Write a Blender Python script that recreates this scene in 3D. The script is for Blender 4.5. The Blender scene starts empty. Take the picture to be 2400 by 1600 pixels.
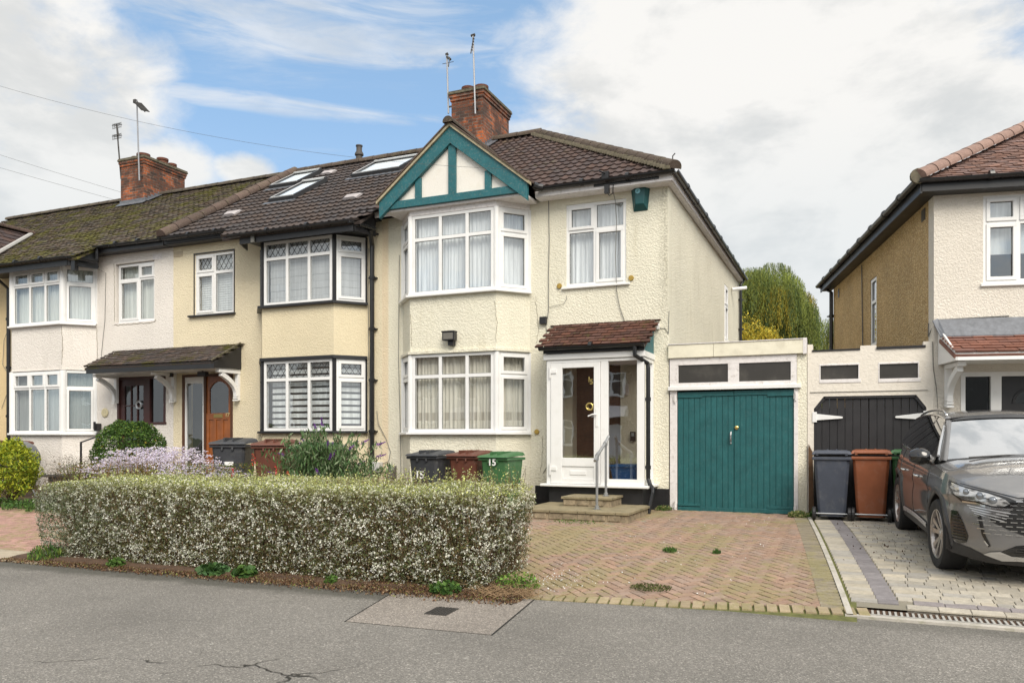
import bpy, bmesh, math, random
import numpy as np
from mathutils import Vector, Matrix, noise as mnoise
R = math.radians
SC = bpy.context.scene
COL = SC.collection
random.seed(7); RNG = np.random.default_rng(11)

# ---------------------------------------------------------------- camera
CY = -13.2; CZ = 1.5; YAW = 23.2
cam = bpy.data.cameras.new('camera'); cam.sensor_width = 36; cam.lens = 1850/2400*36
cam.shift_y = 222/2400; cam.clip_start = .1; cam.clip_end = 3000
camo = bpy.data.objects.new('camera', cam); COL.objects.link(camo)
camo.location = (0, CY, CZ); camo.rotation_euler = (R(90), 0, R(YAW)); SC.camera = camo
SC.view_settings.view_transform = 'Standard'; SC.view_settings.look = 'None'
SC.view_settings.gamma = 1; SC.view_settings.exposure = EXPOSURE = 0.46
SC.render.resolution_x = 1024; SC.render.resolution_y = 682
SC.cycles.max_bounces = 8; SC.cycles.transparent_max_bounces = 12
# ---------------------------------------------------------------- light
SUN_EL, SUN_AZ = 43, 140      # azimuth clockwise from +Y: behind the camera, to its right
sl = bpy.data.lights.new('sun', 'SUN'); sl.energy = 2.5; sl.angle = R(34); sl.color = (1, .92, .80)
so = bpy.data.objects.new('sun', sl); COL.objects.link(so)
sd = Vector((math.sin(R(SUN_AZ))*math.cos(R(SUN_EL)), math.cos(R(SUN_AZ))*math.cos(R(SUN_EL)), math.sin(R(SUN_EL))))
so.rotation_euler = sd.to_track_quat('Z', 'Y').to_euler(); so.location = (-10, -30, 30)
# ---------------------------------------------------------------- node helper
class NT:
    def __init__(s, tree): s.t = tree; s.n = tree.nodes; s.l = tree.links
    def new(s, ty, **k):
        n = s.n.new(ty)
        for a, b in k.items(): setattr(n, a, b)
        return n
    def put(s, sock, v):
        if v is None: return
        if isinstance(v, bpy.types.NodeSocket): s.l.new(v, sock)
        elif isinstance(v, (tuple, list)) and len(v) == 3 and sock.type == 'RGBA': sock.default_value = (*v, 1)
        else: sock.default_value = v
    def math(s, op, a, b=None, c=None, clamp=False):
        n = s.new('ShaderNodeMath', operation=op); n.use_clamp = clamp
        s.put(n.inputs[0], a); s.put(n.inputs[1], b); s.put(n.inputs[2], c); return n.outputs[0]
    def vmath(s, op, a, b=None):
        n = s.new('ShaderNodeVectorMath', operation=op); s.put(n.inputs[0], a); s.put(n.inputs[1], b); return n.outputs[0]
    def mix(s, f, a, b, bt='MIX'):
        n = s.new('ShaderNodeMix', data_type='RGBA', blend_type=bt); s.put(n.inputs[0], f); s.put(n.inputs[6], a); s.put(n.inputs[7], b); return n.outputs[2]
    def ramp(s, f, stops, interp='LINEAR'):
        n = s.new('ShaderNodeValToRGB'); cr = n.color_ramp; cr.interpolation = interp
        while len(cr.elements) < len(stops): cr.elements.new(.5)
        for e, (p, c) in zip(cr.elements, stops):
            e.position = p; e.color = (c, c, c, 1) if isinstance(c, (int, float)) else (*c, 1)
        s.put(n.inputs[0], f); return n.outputs[0]
    def sm(s, x, a, b):
        n = s.new('ShaderNodeMapRange', interpolation_type='SMOOTHSTEP'); s.put(n.inputs[0], x)
        n.inputs[1].default_value = a; n.inputs[2].default_value = b; return n.outputs[0]
    def noise(s, v, scale, detail=4, rough=.55, dist=0., out=0):
        n = s.new('ShaderNodeTexNoise'); s.put(n.inputs['Vector'], v); n.inputs['Scale'].default_value = scale
        n.inputs['Detail'].default_value = detail; n.inputs['Roughness'].default_value = rough; n.inputs['Distortion'].default_value = dist
        return n.outputs[out]
    def vor(s, v, scale, feature='F1', out='Distance', rnd=1.):
        n = s.new('ShaderNodeTexVoronoi', feature=feature); s.put(n.inputs['Vector'], v); n.inputs['Scale'].default_value = scale
        n.inputs['Randomness'].default_value = rnd; return n.outputs[out]
    def scale(s, v, k):
        n = s.new('ShaderNodeMapping'); s.put(n.inputs[0], v); n.inputs['Scale'].default_value = k; return n.outputs[0]
    def xyz(s, v): return s.new('ShaderNodeSeparateXYZ'), v
    def sep(s, v):
        n = s.new('ShaderNodeSeparateXYZ'); s.put(n.inputs[0], v); return n.outputs
    def bump(s, h, strength=.5, dist=.01, nrm=None):
        n = s.new('ShaderNodeBump'); s.put(n.inputs['Height'], h); n.inputs['Strength'].default_value = strength
        n.inputs['Distance'].default_value = dist; s.put(n.inputs['Normal'], nrm); return n.outputs[0]
# ---------------------------------------------------------------- sky with clouds (fixed directions in the world)
w = bpy.data.worlds.new('World'); SC.world = w; w.use_nodes = True
W = NT(w.node_tree); W.n.clear()
out = W.new('ShaderNodeOutputWorld'); bg = W.new('ShaderNodeBackground'); W.l.new(bg.outputs[0], out.inputs[0])
sky = W.new('ShaderNodeTexSky', sky_type='NISHITA'); sky.sun_disc = False; sky.sun_elevation = R(SUN_EL); sky.sun_rotation = R(SUN_AZ)
sky.air_density = 1.0; sky.dust_density = .6; sky.ozone_density = 2.0
tc = W.new('ShaderNodeTexCoord').outputs['Generated']
dx, dy, dz = W.sep(tc)
el = W.math('ARCSINE', dz)
az = W.math('ADD', W.math('ARCTAN2', dx, dy), R(YAW))           # clockwise from the view axis
def blob(u, v, wu, wv, wt=1.):
    o = (u-1200)/1850; a = math.atan(o); e = math.atan((1022-v)/1850*math.cos(a))
    p = W.math('MULTIPLY', W.math('SUBTRACT', az, a), 1850/wu); q = W.math('MULTIPLY', W.math('SUBTRACT', el, e), 1850/wv)
    r2 = W.math('ADD', W.math('MULTIPLY', p, p), W.math('MULTIPLY', q, q))
    return W.math('MULTIPLY', W.math('SUBTRACT', 1., W.math('MULTIPLY', r2, .5)), wt)
def mx(lst):
    r = lst[0]
    for b in lst[1:]: r = W.math('MAXIMUM', r, b)
    return r
comb = W.new('ShaderNodeCombineXYZ'); W.l.new(az, comb.inputs[0]); W.l.new(el, comb.inputs[1]); ae = comb.outputs[0]
nA = W.noise(W.scale(tc, (1, 1, 1.5)), 3.2, 9, .58, .25)
nB = W.noise(W.scale(tc, (1, 1, 2.0)), 9., 8, .6, .3)
nS = W.noise(W.scale(ae, (1., 6., 1.)), 5., 8, .62, .6)           # streaky high cloud
big = mx([blob(1830, 60, 500, 330), blob(2040, 330, 400, 230), blob(1600, 240, 380, 190, .9), blob(1760, 520, 560, 190), blob(1500, 380, 420, 130, .9), blob(2050, 560, 620, 260),
          blob(1800, 760, 900, 200), blob(1290, 350, 130, 45, .8)])
left = mx([blob(60, 140, 290, 170, .95), blob(70, 360, 250, 200), blob(200, 300, 130, 100, .9), blob(20, 520, 420, 170), blob(330, 300, 60, 60, .7), blob(370, 400, 130, 80, .8), blob(580, 400, 80, 38, .8), blob(430, 480, 220, 60, .8)])
cov = mx([big, left])
# away from the photographed part of the sky the cover follows the noise alone
far = W.math('MAXIMUM', W.sm(W.math('ABSOLUTE', W.math('ADD', az, 0.)), .68, .95), W.sm(el, .62, .85))
cov = W.math('MAXIMUM', W.math('MULTIPLY', cov, W.math('SUBTRACT', 1., far)), W.math('MULTIPLY', W.math('ADD', W.math('MULTIPLY', W.math('SUBTRACT', nA, .44), 2.6), .75), far))
cov = W.math('ADD', cov, W.math('ADD', W.math('MULTIPLY', W.math('SUBTRACT', nA, .5), 1.5), W.math('MULTIPLY', W.math('SUBTRACT', nB, .5), 1.0)))
mask = W.sm(cov, .20, .74)
wis = W.math('MULTIPLY', W.sm(nS, .50, .78), .7)
wis2 = W.math('MULTIPLY', W.sm(W.math('ADD', mx([blob(650, 40, 560, 90, 1.), blob(1000, 90, 320, 60, .8), blob(620, 246, 480, 22, 1.), blob(830, 110, 200, 60, .7)]), W.math('MULTIPLY', W.math('SUBTRACT', nS, .5), 2.6)), .35, 1.3), .75)
lowh = W.math('MULTIPLY', W.sm(W.math('MULTIPLY', el, -1), -.40, -.08), .42)   # paler towards the horizon
mask = W.math('MAXIMUM', mask, W.math('MAXIMUM', W.math('MULTIPLY', wis, .22), W.math('MULTIPLY', wis2, .8)))
mask = W.math('MAXIMUM', mask, lowh)
shade = W.math('ADD', W.math('MULTIPLY', W.noise(W.scale(tc, (1, 1, 2.2)), 4.6, 6, .55, .2), .65), W.math('MULTIPLY', nB, .35))
grey = W.math('ADD', W.sm(shade, .41, .57), W.math('MULTIPLY', W.math('SUBTRACT', 1., W.sm(cov, .3, 1.1)), .35), clamp=True)
sunv = W.new('ShaderNodeVectorMath', operation='DOT_PRODUCT'); W.l.new(tc, sunv.inputs[0]); sunv.inputs[1].default_value = sd
glow = W.math('ADD', 1., W.math('MULTIPLY', W.math('POWER', W.math('MAXIMUM', sunv.outputs['Value'], 0.), 2.), .9))
lowg = W.sm(el, .42, .12)
ccol = W.mix(grey, (5.1, 5.2, 5.2), (6.95, 6.85, 6.65))
ccol = W.mix(W.math('MULTIPLY', W.sm(W.math('MULTIPLY', el, -1), -.42, -.18), .5), ccol, (5.2, 5.7, 6.0))
ccol = W.vmath('SCALE', ccol); W.l.new(glow, ccol.node.inputs['Scale'])
blue = W.mix(.42, W.mix(1., sky.outputs[0], (1.05, 1.15, 1.2), 'MULTIPLY'), (3.4, 5.3, 7.4))
fin = W.mix(mask, blue, ccol)
W.l.new(fin, bg.inputs[0]); bg.inputs[1].default_value = .1
w.cycles.sampling_method = 'MANUAL'; w.cycles.sample_map_resolution = 512

# ---------------------------------------------------------------- mesh builder
def wmat(o):
    m = Matrix.LocRotScale(o.location, o.rotation_euler, o.scale)
    return wmat(o.parent) @ m if o.parent else m
class MB:
    def __init__(s, T=None): s.v = []; s.f = []; s.m = []; s.c = []; s.T = T; s.mi = 0; s.col = None
    def add(s, vs, fs, mi=None, col=None):
        b = len(s.v)
        if s.T is not None: vs = [s.T @ Vector(p) for p in vs]
        s.v += [tuple(p) for p in vs]; s.f += [tuple(i+b for i in f) for f in fs]
        s.m += [s.mi if mi is None else mi]*len(fs); s.c += [col if col else s.col]*len(fs); return s
    def box(s, x0, y0, z0, x1, y1, z1, **k):
        if x1 < x0: x0, x1 = x1, x0
        if y1 < y0: y0, y1 = y1, y0
        if z1 < z0: z0, z1 = z1, z0
        return s.add([(x0,y0,z0),(x1,y0,z0),(x1,y1,z0),(x0,y1,z0),(x0,y0,z1),(x1,y0,z1),(x1,y1,z1),(x0,y1,z1)],
              [(0,3,2,1),(4,5,6,7),(0,1,5,4),(1,2,6,5),(2,3,7,6),(3,0,4,7)], **k)
    def seg(s, p, q, o0, o1, z0, z1, **k):   # box along plan segment p->q; offsets o0..o1 to the left of it
        d = Vector((q[0]-p[0], q[1]-p[1])).normalized(); n = Vector((-d.y, d.x))
        P = [Vector(p)+n*o0, Vector(q)+n*o0, Vector(q)+n*o1, Vector(p)+n*o1]
        if o1 < o0: P = P[::-1]
        return s.prism([(a.x, a.y) for a in P], z0, z1, **k)
    def prism(s, poly, z0, z1, **k):
        n = len(poly); z0f = z0 if callable(z0) else (lambda x, y: z0)
        vs = [(x, y, z0f(x, y)) for x, y in poly] + [(x, y, z1) for x, y in poly]
        return s.add(vs, [tuple(range(n))[::-1], tuple(range(n, 2*n))] + [(i, (i+1) % n, n+(i+1) % n, n+i) for i in range(n)], **k)
    def extr(s, pts, vec, **k):
        n = len(pts); vec = Vector(vec); vs = [Vector(p) for p in pts] + [Vector(p)+vec for p in pts]
        return s.add(vs, [tuple(range(n)), tuple(range(2*n-1, n-1, -1))] + [((i+1) % n, i, n+i, n+(i+1) % n) for i in range(n)], **k)
    def quad(s, *p, **k): return s.add(p, [tuple(range(len(p)))], **k)
    def beam(s, p, q, w_, h_, up=(0, 0, 1), **k):   # bar between two points, width w_, height h_
        p, q, up = Vector(p), Vector(q), Vector(up); d = (q-p).normalized(); a = d.cross(up).normalized()*w_/2; b = a.cross(d).normalized()*h_/2
        vs = [p-a-b, p+a-b, p+a+b, p-a+b, q-a-b, q+a-b, q+a+b, q-a+b]
        return s.add(vs, [(0,3,2,1)[::-1],(4,5,6,7)[::-1],(0,1,5,4)[::-1],(1,2,6,5)[::-1],(2,3,7,6)[::-1],(3,0,4,7)[::-1]], **k)
    def tube(s, pts, r, n=8, caps=True, **k):
        pts = [Vector(p) for p in pts]; rs = r if isinstance(r, (list, tuple)) else [r]*len(pts); vs = []; ref = None
        for i, p in enumerate(pts):
            d = (pts[min(i+1, len(pts)-1)]-pts[max(i-1, 0)]).normalized()
            if ref is None: ref = Vector((0, 0, 1)) if abs(d.z) < .9 else Vector((1, 0, 0))
            a = d.cross(ref).normalized(); b = a.cross(d).normalized(); ref = b
            for j in range(n):
                t = 2*math.pi*j/n; vs.append(p+(a*math.cos(t)+b*math.sin(t))*rs[i])
        fs = [(i*n+j, i*n+(j+1) % n, (i+1)*n+(j+1) % n, (i+1)*n+j) for i in range(len(pts)-1) for j in range(n)]
        if caps: fs += [tuple(range(n))[::-1], tuple(range((len(pts)-1)*n, len(pts)*n))]
        return s.add(vs, fs, **k)
    def lathe(s, prof, c=(0, 0, 0), n=16, axis='Z', a0=0., a1=2*math.pi, **k):
        vs = []; full = abs(a1-a0-2*math.pi) < 1e-6; m = n if full else n+1
        for r_, h in prof:
            for j in range(m):
                t = a0+(a1-a0)*j/n; x, y, z_ = r_*math.cos(t), r_*math.sin(t), h
                if axis == 'Y': x, y, z_ = r_*math.cos(t), h, r_*math.sin(t)
                if axis == 'X': x, y, z_ = h, r_*math.cos(t), r_*math.sin(t)
                vs.append((c[0]+x, c[1]+y, c[2]+z_))
        fs = []
        for i in range(len(prof)-1):
            for j in range(n if full else n):
                j2 = (j+1) % m if full else j+1
                fs.append((i*m+j, i*m+j2, (i+1)*m+j2, (i+1)*m+j))
        return s.add(vs, fs, **k)
    def grid(s, rows, **k):
        n = len(rows[0]); vs = [p for r_ in rows for p in r_]
        return s.add(vs, [(i*n+j, i*n+j+1, (i+1)*n+j+1, (i+1)*n+j) for i in range(len(rows)-1) for j in range(n-1)], **k)
    def build(s, name, mats, parent=None, smooth=False, bevel=0., local=False, fix=True, auto=None, seg=2):
        me = bpy.data.meshes.new(name); vs = s.v
        if parent is not None and not local:
            iv = wmat(parent).inverted(); vs = [iv @ Vector(p) for p in vs]
        me.from_pydata([tuple(p) for p in vs], [], s.f)
        if not isinstance(mats, (list, tuple)): mats = [mats]
        for m_ in mats: me.materials.append(m_)
        if len(mats) > 1: me.polygons.foreach_set('material_index', s.m)
        if any(c is not None for c in s.c):
            at = me.color_attributes.new('Col', 'FLOAT_COLOR', 'CORNER'); arr = []
            for f, c in zip(s.f, s.c): arr += list((*(c or (1, 1, 1)), 1))*len(f)
            at.data.foreach_set('color', arr)
        if fix:
            b = bmesh.new(); b.from_mesh(me); bmesh.ops.recalc_face_normals(b, faces=b.faces); b.to_mesh(me); b.free()
        if smooth: me.polygons.foreach_set('use_smooth', [True]*len(me.polygons))
        me.update(); o = bpy.data.objects.new(name, me); COL.objects.link(o); o.parent = parent
        if bevel:
            md = o.modifiers.new('bevel', 'BEVEL'); md.width = bevel; md.segments = seg; md.limit_method = 'ANGLE'; md.angle_limit = R(40)
        if auto: 
            md = o.modifiers.new('es', 'EDGE_SPLIT'); md.split_angle = R(auto)
        return o
def thing(name, label, cat, loc=(0, 0, 0), rz=0., group=None):
    o = bpy.data.objects.new(name, None); COL.objects.link(o); o.location = loc; o.rotation_euler = (0, 0, rz)
    o.empty_display_size = .2; return tag(o, label, cat, group)
def tag(o, label, cat, group=None):
    o['label'] = label; o['category'] = cat
    if group: o['group'] = group
    return o
def struct(o): o['kind'] = 'structure'; return o
def part(name, parent, label=None):     # an empty part that carries sub-parts
    o = bpy.data.objects.new(name, None); COL.objects.link(o); o.parent = parent; o.empty_display_size = .1
    if label: o['label'] = label
    return o
def copy_tree(o, parent=None):
    c = o.copy(); COL.objects.link(c); c.parent = parent
    for ch in [x for x in bpy.data.objects if x.parent == o]: copy_tree(ch, c)
    return c
def text_mesh(txt, size, M, name, mat, parent, extrude=.004):
    cu = bpy.data.curves.new('t', 'FONT'); cu.body = txt; cu.size = size; cu.extrude = extrude; cu.offset = size*.02
    t = bpy.data.objects.new('t', cu); COL.objects.link(t); dg = bpy.context.evaluated_depsgraph_get(); dg.update()
    me = bpy.data.meshes.new_from_object(t.evaluated_get(dg)); bpy.data.objects.remove(t); bpy.data.curves.remove(cu)
    me.transform(wmat(parent).inverted() @ M); me.materials.clear(); me.materials.append(mat); me.name = name
    o = bpy.data.objects.new(name, me); COL.objects.link(o); o.parent = parent; return o
def front_M(x, y, z_, rz=0.):            # text facing -Y with its lower left corner here
    return Matrix.Translation((x, y, z_)) @ Matrix.Rotation(rz, 4, 'Z') @ Matrix.Rotation(R(90), 4, 'X')
# ---------------------------------------------------------------- materials
MATS = {}
def newmat(name):
    m = bpy.data.materials.new(name); m.use_nodes = True; N = NT(m.node_tree); b = m.node_tree.nodes['Principled BSDF']; return m, N, b
def pos(N, obj=False):
    return N.new('ShaderNodeTexCoord').outputs['Object'] if obj else N.new('ShaderNodeNewGeometry').outputs['Position']
def plain(name, col, rough=.5, metal=0., var=.12, scale=6., bump=0., bscale=60., coat=0., obj=False, dirt=None, spec=None):
    if name in MATS: return MATS[name]
    m, N, b = newmat(name); P = pos(N, obj)
    n = N.noise(P, scale, 5, .6)
    c = N.mix(1., col, N.ramp(n, [(.25, 1-var), (.75, 1+var*.6)]), 'MULTIPLY')
    if dirt: c = N.mix(N.math('MULTIPLY', N.sm(N.noise(P, dirt[1], 6, .65), .5, .72), dirt[2]), c, dirt[0])
    N.put(b.inputs['Base Color'], c); b.inputs['Roughness'].default_value = rough; b.inputs['Metallic'].default_value = metal
    b.inputs['Coat Weight'].default_value = coat
    if spec is not None: b.inputs['Specular IOR Level'].default_value = spec
    if bump: N.put(b.inputs['Normal'], N.bump(N.noise(P, bscale, 3, .6), bump, .01))
    N.put(b.inputs['Roughness'], N.math('ADD', N.math('MULTIPLY', N.math('SUBTRACT', n, .5), .2), rough))
    MATS[name] = m; return m
def render_mat(name, col, stain=(.45, .40, .28), amt=.35, bs=1., strength=.62, boundary=None, warm=None, corner=None):
    m, N, b = newmat(name); P = pos(N)
    h1 = N.noise(P, 33*bs, 3, .6, .5); h2 = N.noise(P, 75*bs, 3, .6, .4); v = N.vor(P, 50*bs, 'SMOOTH_F1')
    h = N.math('ADD', N.math('MULTIPLY', N.sm(h1, .38, .62), .9), N.math('ADD', N.math('MULTIPLY', h2, .6), N.math('MULTIPLY', v, .5)))
    big = N.noise(P, .8, 5, .6); st = N.noise(N.scale(P, (3.2, 3.2, .45)), 1.6, 6, .65)
    c = N.mix(1., col, N.ramp(big, [(.3, .93), (.7, 1.04)]), 'MULTIPLY')
    if warm:   # repainted strip next to a party line
        x = N.sep(P)[0]; k = N.math('MULTIPLY', N.sm(x, warm[0]-.03, warm[0]+.03), N.math('SUBTRACT', 1., N.sm(x, warm[1]-.03, warm[1]+.03)))
        c = N.mix(k, c, warm[2])
    c = N.mix(N.math('MULTIPLY', N.sm(st, .52, .80), amt), c, stain)
    c = N.mix(N.math('MULTIPLY', N.sm(h1, .50, .30), .14), c, stain)
    if corner:
        xx = N.sep(P)[0]; zz = N.sep(P)[2]; kk = N.math('MULTIPLY', N.math('MULTIPLY', N.math('SUBTRACT', 1., N.sm(xx, -2.83, -2.805)), N.sm(N.math('ADD', xx, N.math('MULTIPLY', st, .9)), corner-.10, corner+.25)), N.math('MULTIPLY', N.sm(h1, .40, .56), N.sm(zz, 2.9, 4.2))); c = N.mix(N.math('MULTIPLY', kk, .5), c, (.22, .20, .14))
    z_ = N.sep(P)[2]; low = N.math('MULTIPLY', N.sm(N.math('ADD', z_, N.math('MULTIPLY', st, .9)), 1.35, .35), .35)
    c = N.mix(low, c, stain)
    N.put(b.inputs['Base Color'], c); b.inputs['Roughness'].default_value = .85; b.inputs['Specular IOR Level'].default_value = .25
    N.put(b.inputs['Normal'], N.bump(h, strength, .013)); return m
def pebble_mat():
    m, N, b = newmat('golden pebbledash'); P = pos(N)
    n = N.new('ShaderNodeTexVoronoi'); N.put(n.inputs['Vector'], P); n.inputs['Scale'].default_value = 42
    r_ = N.sep(n.outputs['Color'])[0]
    c = N.ramp(r_, [(0, (.38, .23, .09)), (.25, (.60, .41, .18)), (.5, (.72, .53, .26)), (.75, (.76, .60, .34)), (1, (.86, .78, .60))], 'CONSTANT')
    c = N.mix(N.sm(n.outputs['Distance'], .32, .62), c, (.46, .31, .14))
    c = N.mix(1., c, N.ramp(N.noise(P, 1.3, 4), [(.3, .85), (.7, 1.1)]), 'MULTIPLY')
    N.put(b.inputs['Base Color'], c); b.inputs['Roughness'].default_value = .8
    N.put(b.inputs['Normal'], N.bump(n.outputs['Distance'], .8, -.02)); return m
def attr_mat(name, rough=.8, bump=.3, bscale=60, moss=None, transl=0., spec=.3, mossscale=2.2, base=None, lich=None):
    m, N, b = newmat(name); P = pos(N)
    a = N.new('ShaderNodeAttribute', attribute_name='Col').outputs['Color']
    c = N.mix(1., a, N.ramp(N.noise(P, 14, 5, .65), [(.25, .78), (.75, 1.18)]), 'MULTIPLY')
    hh = N.noise(P, bscale, 4, .65)
    if moss:
        k = N.math('ADD', N.noise(P, mossscale, 7, .68, .3), N.math('MULTIPLY', N.math('SUBTRACT', N.noise(P, mossscale*9, 4, .7), .5), .55))
        k = N.math('MULTIPLY', N.sm(k, moss[1], moss[1]+.14), moss[2]); mc = N.mix(N.noise(P, 5, 5, .7), moss[0], moss[3])
        c = N.mix(k, c, mc); hh = N.math('ADD', hh, N.math('MULTIPLY', k, .8))
    if lich: c = N.mix(N.math('MULTIPLY', N.sm(N.noise(P, 19, 5, .7), .60, .70), lich[1]), c, lich[0])
    N.put(b.inputs['Base Color'], c); b.inputs['Roughness'].default_value = rough; b.inputs['Specular IOR Level'].default_value = spec
    if bump: N.put(b.inputs['Normal'], N.bump(hh, bump, .015))
    if transl:
        t = N.new('ShaderNodeBsdfTranslucent'); N.put(t.inputs[0], c); ms = N.new('ShaderNodeMixShader'); ms.inputs[0].default_value = transl
        o = [n for n in m.node_tree.nodes if n.type == 'OUTPUT_MATERIAL'][0]
        N.l.new(b.outputs[0], ms.inputs[1]); N.l.new(t.outputs[0], ms.inputs[2]); N.l.new(ms.outputs[0], o.inputs[0])
    return m
def glass_mat(name, refl=1., tint=(.93, .95, .95), ripple=.0025, base=.09):
    m, N, b = newmat(name); m.node_tree.nodes.remove(b); P = pos(N)
    o = [n for n in m.node_tree.nodes if n.type == 'OUTPUT_MATERIAL'][0]
    nr = N.bump(N.noise(P, 2.2, 2, .5), 1., ripple*1.6) if ripple else N.new('ShaderNodeNewGeometry').outputs['Normal']
    dt = N.new('ShaderNodeVectorMath', operation='DOT_PRODUCT'); N.put(dt.inputs[0], N.new('ShaderNodeNewGeometry').outputs['Incoming']); N.put(dt.inputs[1], nr)
    fr = N.math('ADD', .04, N.math('MULTIPLY', .96, N.math('POWER', N.math('SUBTRACT', 1., N.math('ABSOLUTE', dt.outputs['Value']), clamp=True), 5.)))
    g = N.new('ShaderNodeBsdfGlossy'); g.inputs['Roughness'].default_value = .015; g.inputs[0].default_value = (.96, .98, 1, 1); N.put(g.inputs['Normal'], nr)
    t = N.new('ShaderNodeBsdfTransparent'); t.inputs[0].default_value = (*tint, 1)
    ms = N.new('ShaderNodeMixShader'); N.put(ms.inputs[0], N.math('ADD', N.math('MULTIPLY', fr, 1.7*refl), base*.6, clamp=True))
    N.l.new(t.outputs[0], ms.inputs[1]); N.l.new(g.outputs[0], ms.inputs[2]); N.l.new(ms.outputs[0], o.inputs[0]); return m
def brick_mat(name, c1, c2, mortar, sc=1., dark=.35, dirs='XZ'):
    m, N, b = newmat(name); P = pos(N); s_ = N.sep(P)
    cb = N.new('ShaderNodeCombineXYZ'); N.l.new(N.math('ADD', s_[0], s_[1]), cb.inputs[0]); N.l.new(s_[2], cb.inputs[1])
    br = N.new('ShaderNodeTexBrick'); N.l.new(cb.outputs[0], br.inputs[0]); br.inputs['Scale'].default_value = 1.
    br.inputs['Brick Width'].default_value = .225; br.inputs['Row Height'].default_value = .075; br.inputs['Mortar Size'].default_value = .008
    br.inputs['Mortar Smooth'].default_value = .2; br.inputs['Bias'].default_value = -.1
    br.inputs['Color1'].default_value = (*c1, 1); br.inputs['Color2'].default_value = (*c2, 1); br.inputs['Mortar'].default_value = (*mortar, 1)
    c = N.mix(1., br.outputs[0], N.ramp(N.noise(P, 9, 5, .7), [(.3, .6), (.7, 1.2)]), 'MULTIPLY')
    c = N.mix(N.math('MULTIPLY', N.sm(N.noise(P, 2.3, 6, .7), .36, .58), dark), c, (.04, .03, .025))
    N.put(b.inputs['Base Color'], c); b.inputs['Roughness'].default_value = .88
    N.put(b.inputs['Normal'], N.bump(N.math('ADD', N.math('MULTIPLY', br.outputs[1], -1.), N.math('MULTIPLY', N.noise(P, 60, 3), .4)), .7, .012)); return m
M_R15 = render_mat('pale lemon textured render', (.80, .765, .63), (.42, .37, .22), .34, corner=-2.55, warm=(-8.5, -8.28, (.78, .66, .47)))
M_R17 = render_mat('warm cream textured render', (.79, .70, .51), (.55, .42, .22), .12, bs=1.1, strength=.6)
M_R17B = render_mat('shaded cream bay render', (.74, .65, .46), (.55, .42, .22), .10, bs=1.2, strength=.5)  # the bay's soft shade is put into a slightly darker cream
M_R19 = render_mat('chalk white textured render', (.80, .755, .70), (.42, .38, .32), .18)
M_R21 = render_mat('yellow cream render', (.74, .58, .34), (.5, .38, .2), .15)
M_R13 = render_mat('soft white textured render', (.74, .69, .61), (.50, .44, .34), .14, bs=1.15)
M_GAR13 = render_mat('smooth off white render', (.74, .69, .61), (.33, .30, .24), .32, bs=.6, strength=.22)
M_GAR15 = plain('cream painted board', (.76, .72, .58), .6, var=.1, dirt=((.45, .40, .30), 5, .3), bump=.25, bscale=14)
M_PEB = pebble_mat()
M_UPVC = plain('white plastic frame', (.80, .80, .79), .32, var=.04, scale=2, dirt=((.5, .48, .42), 9, .12))
M_WOODW = plain('weathered white painted wood', (.74, .71, .70), .6, var=.1, scale=14, dirt=((.33, .28, .24), 16, .45), bump=.3, bscale=40)
M_BLACK = plain('black painted timber', (.018, .018, .02), .42, var=.25, scale=8)
M_GUT = plain('black plastic gutter', (.014, .014, .015), .3, var=.3, scale=5)
M_TEAL = plain('teal painted timber', (.013, .118, .138), .55, var=.22, scale=7, dirt=((.32, .30, .25), 26, .28), bump=.15, bscale=30)
M_TEALD = plain('dark green box plastic', (.006, .075, .08), .4, var=.1)
M_TIMB = plain('raw verge timber', (.42, .36, .24), .8, var=.3, scale=12, dirt=((.16, .14, .08), 9, .5))
M_CREAMP = plain('cream gable render', (.79, .76, .70), .85, var=.05, scale=3, bump=.5, bscale=45, dirt=((.55, .48, .35), 6, .2))
M_GLASS = glass_mat('window glass', base=.17, ripple=.001); M_GLASSD = glass_mat('door glass', 1.25, (.80, .79, .76), base=.44, ripple=.0007)
M_LEAD = plain('lead flashing', (.15, .16, .18), .5, var=.35, scale=14, metal=.2)
M_LATT = plain('lead lattice', (.03, .03, .032), .5)
M_DARK = plain('dark interior', (.035, .032, .03), .9)
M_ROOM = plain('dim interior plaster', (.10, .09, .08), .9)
M_BRK = brick_mat('red chimney brick', (.46, .12, .035), (.07, .04, .03), (.27, .22, .18), dark=.75)
M_BRKO = brick_mat('brown house brick', (.19, .075, .035), (.10, .042, .022), (.16, .12, .09), dark=.1)
M_POT = plain('terracotta pot', (.13, .045, .025), .85, var=.4, scale=12)
M_CEMENT = plain('mossy mortar', (.15, .13, .09), .9, var=.5, scale=14, bump=.6, bscale=50, dirt=((.05, .055, .02), 10, .7))
M_METAL = plain('galvanised steel', (.42, .43, .44), .42, metal=.75, var=.12, scale=14)
M_AER = plain('aluminium aerial', (.35, .35, .36), .4, metal=.6)
M_AERD = plain('tarnished aerial', (.07, .065, .06), .55, metal=.3)
M_WIRE = plain('black cable', (.10, .10, .10), .6); M_WIREG = plain('grey cable', (.16, .155, .14), .6)
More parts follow.
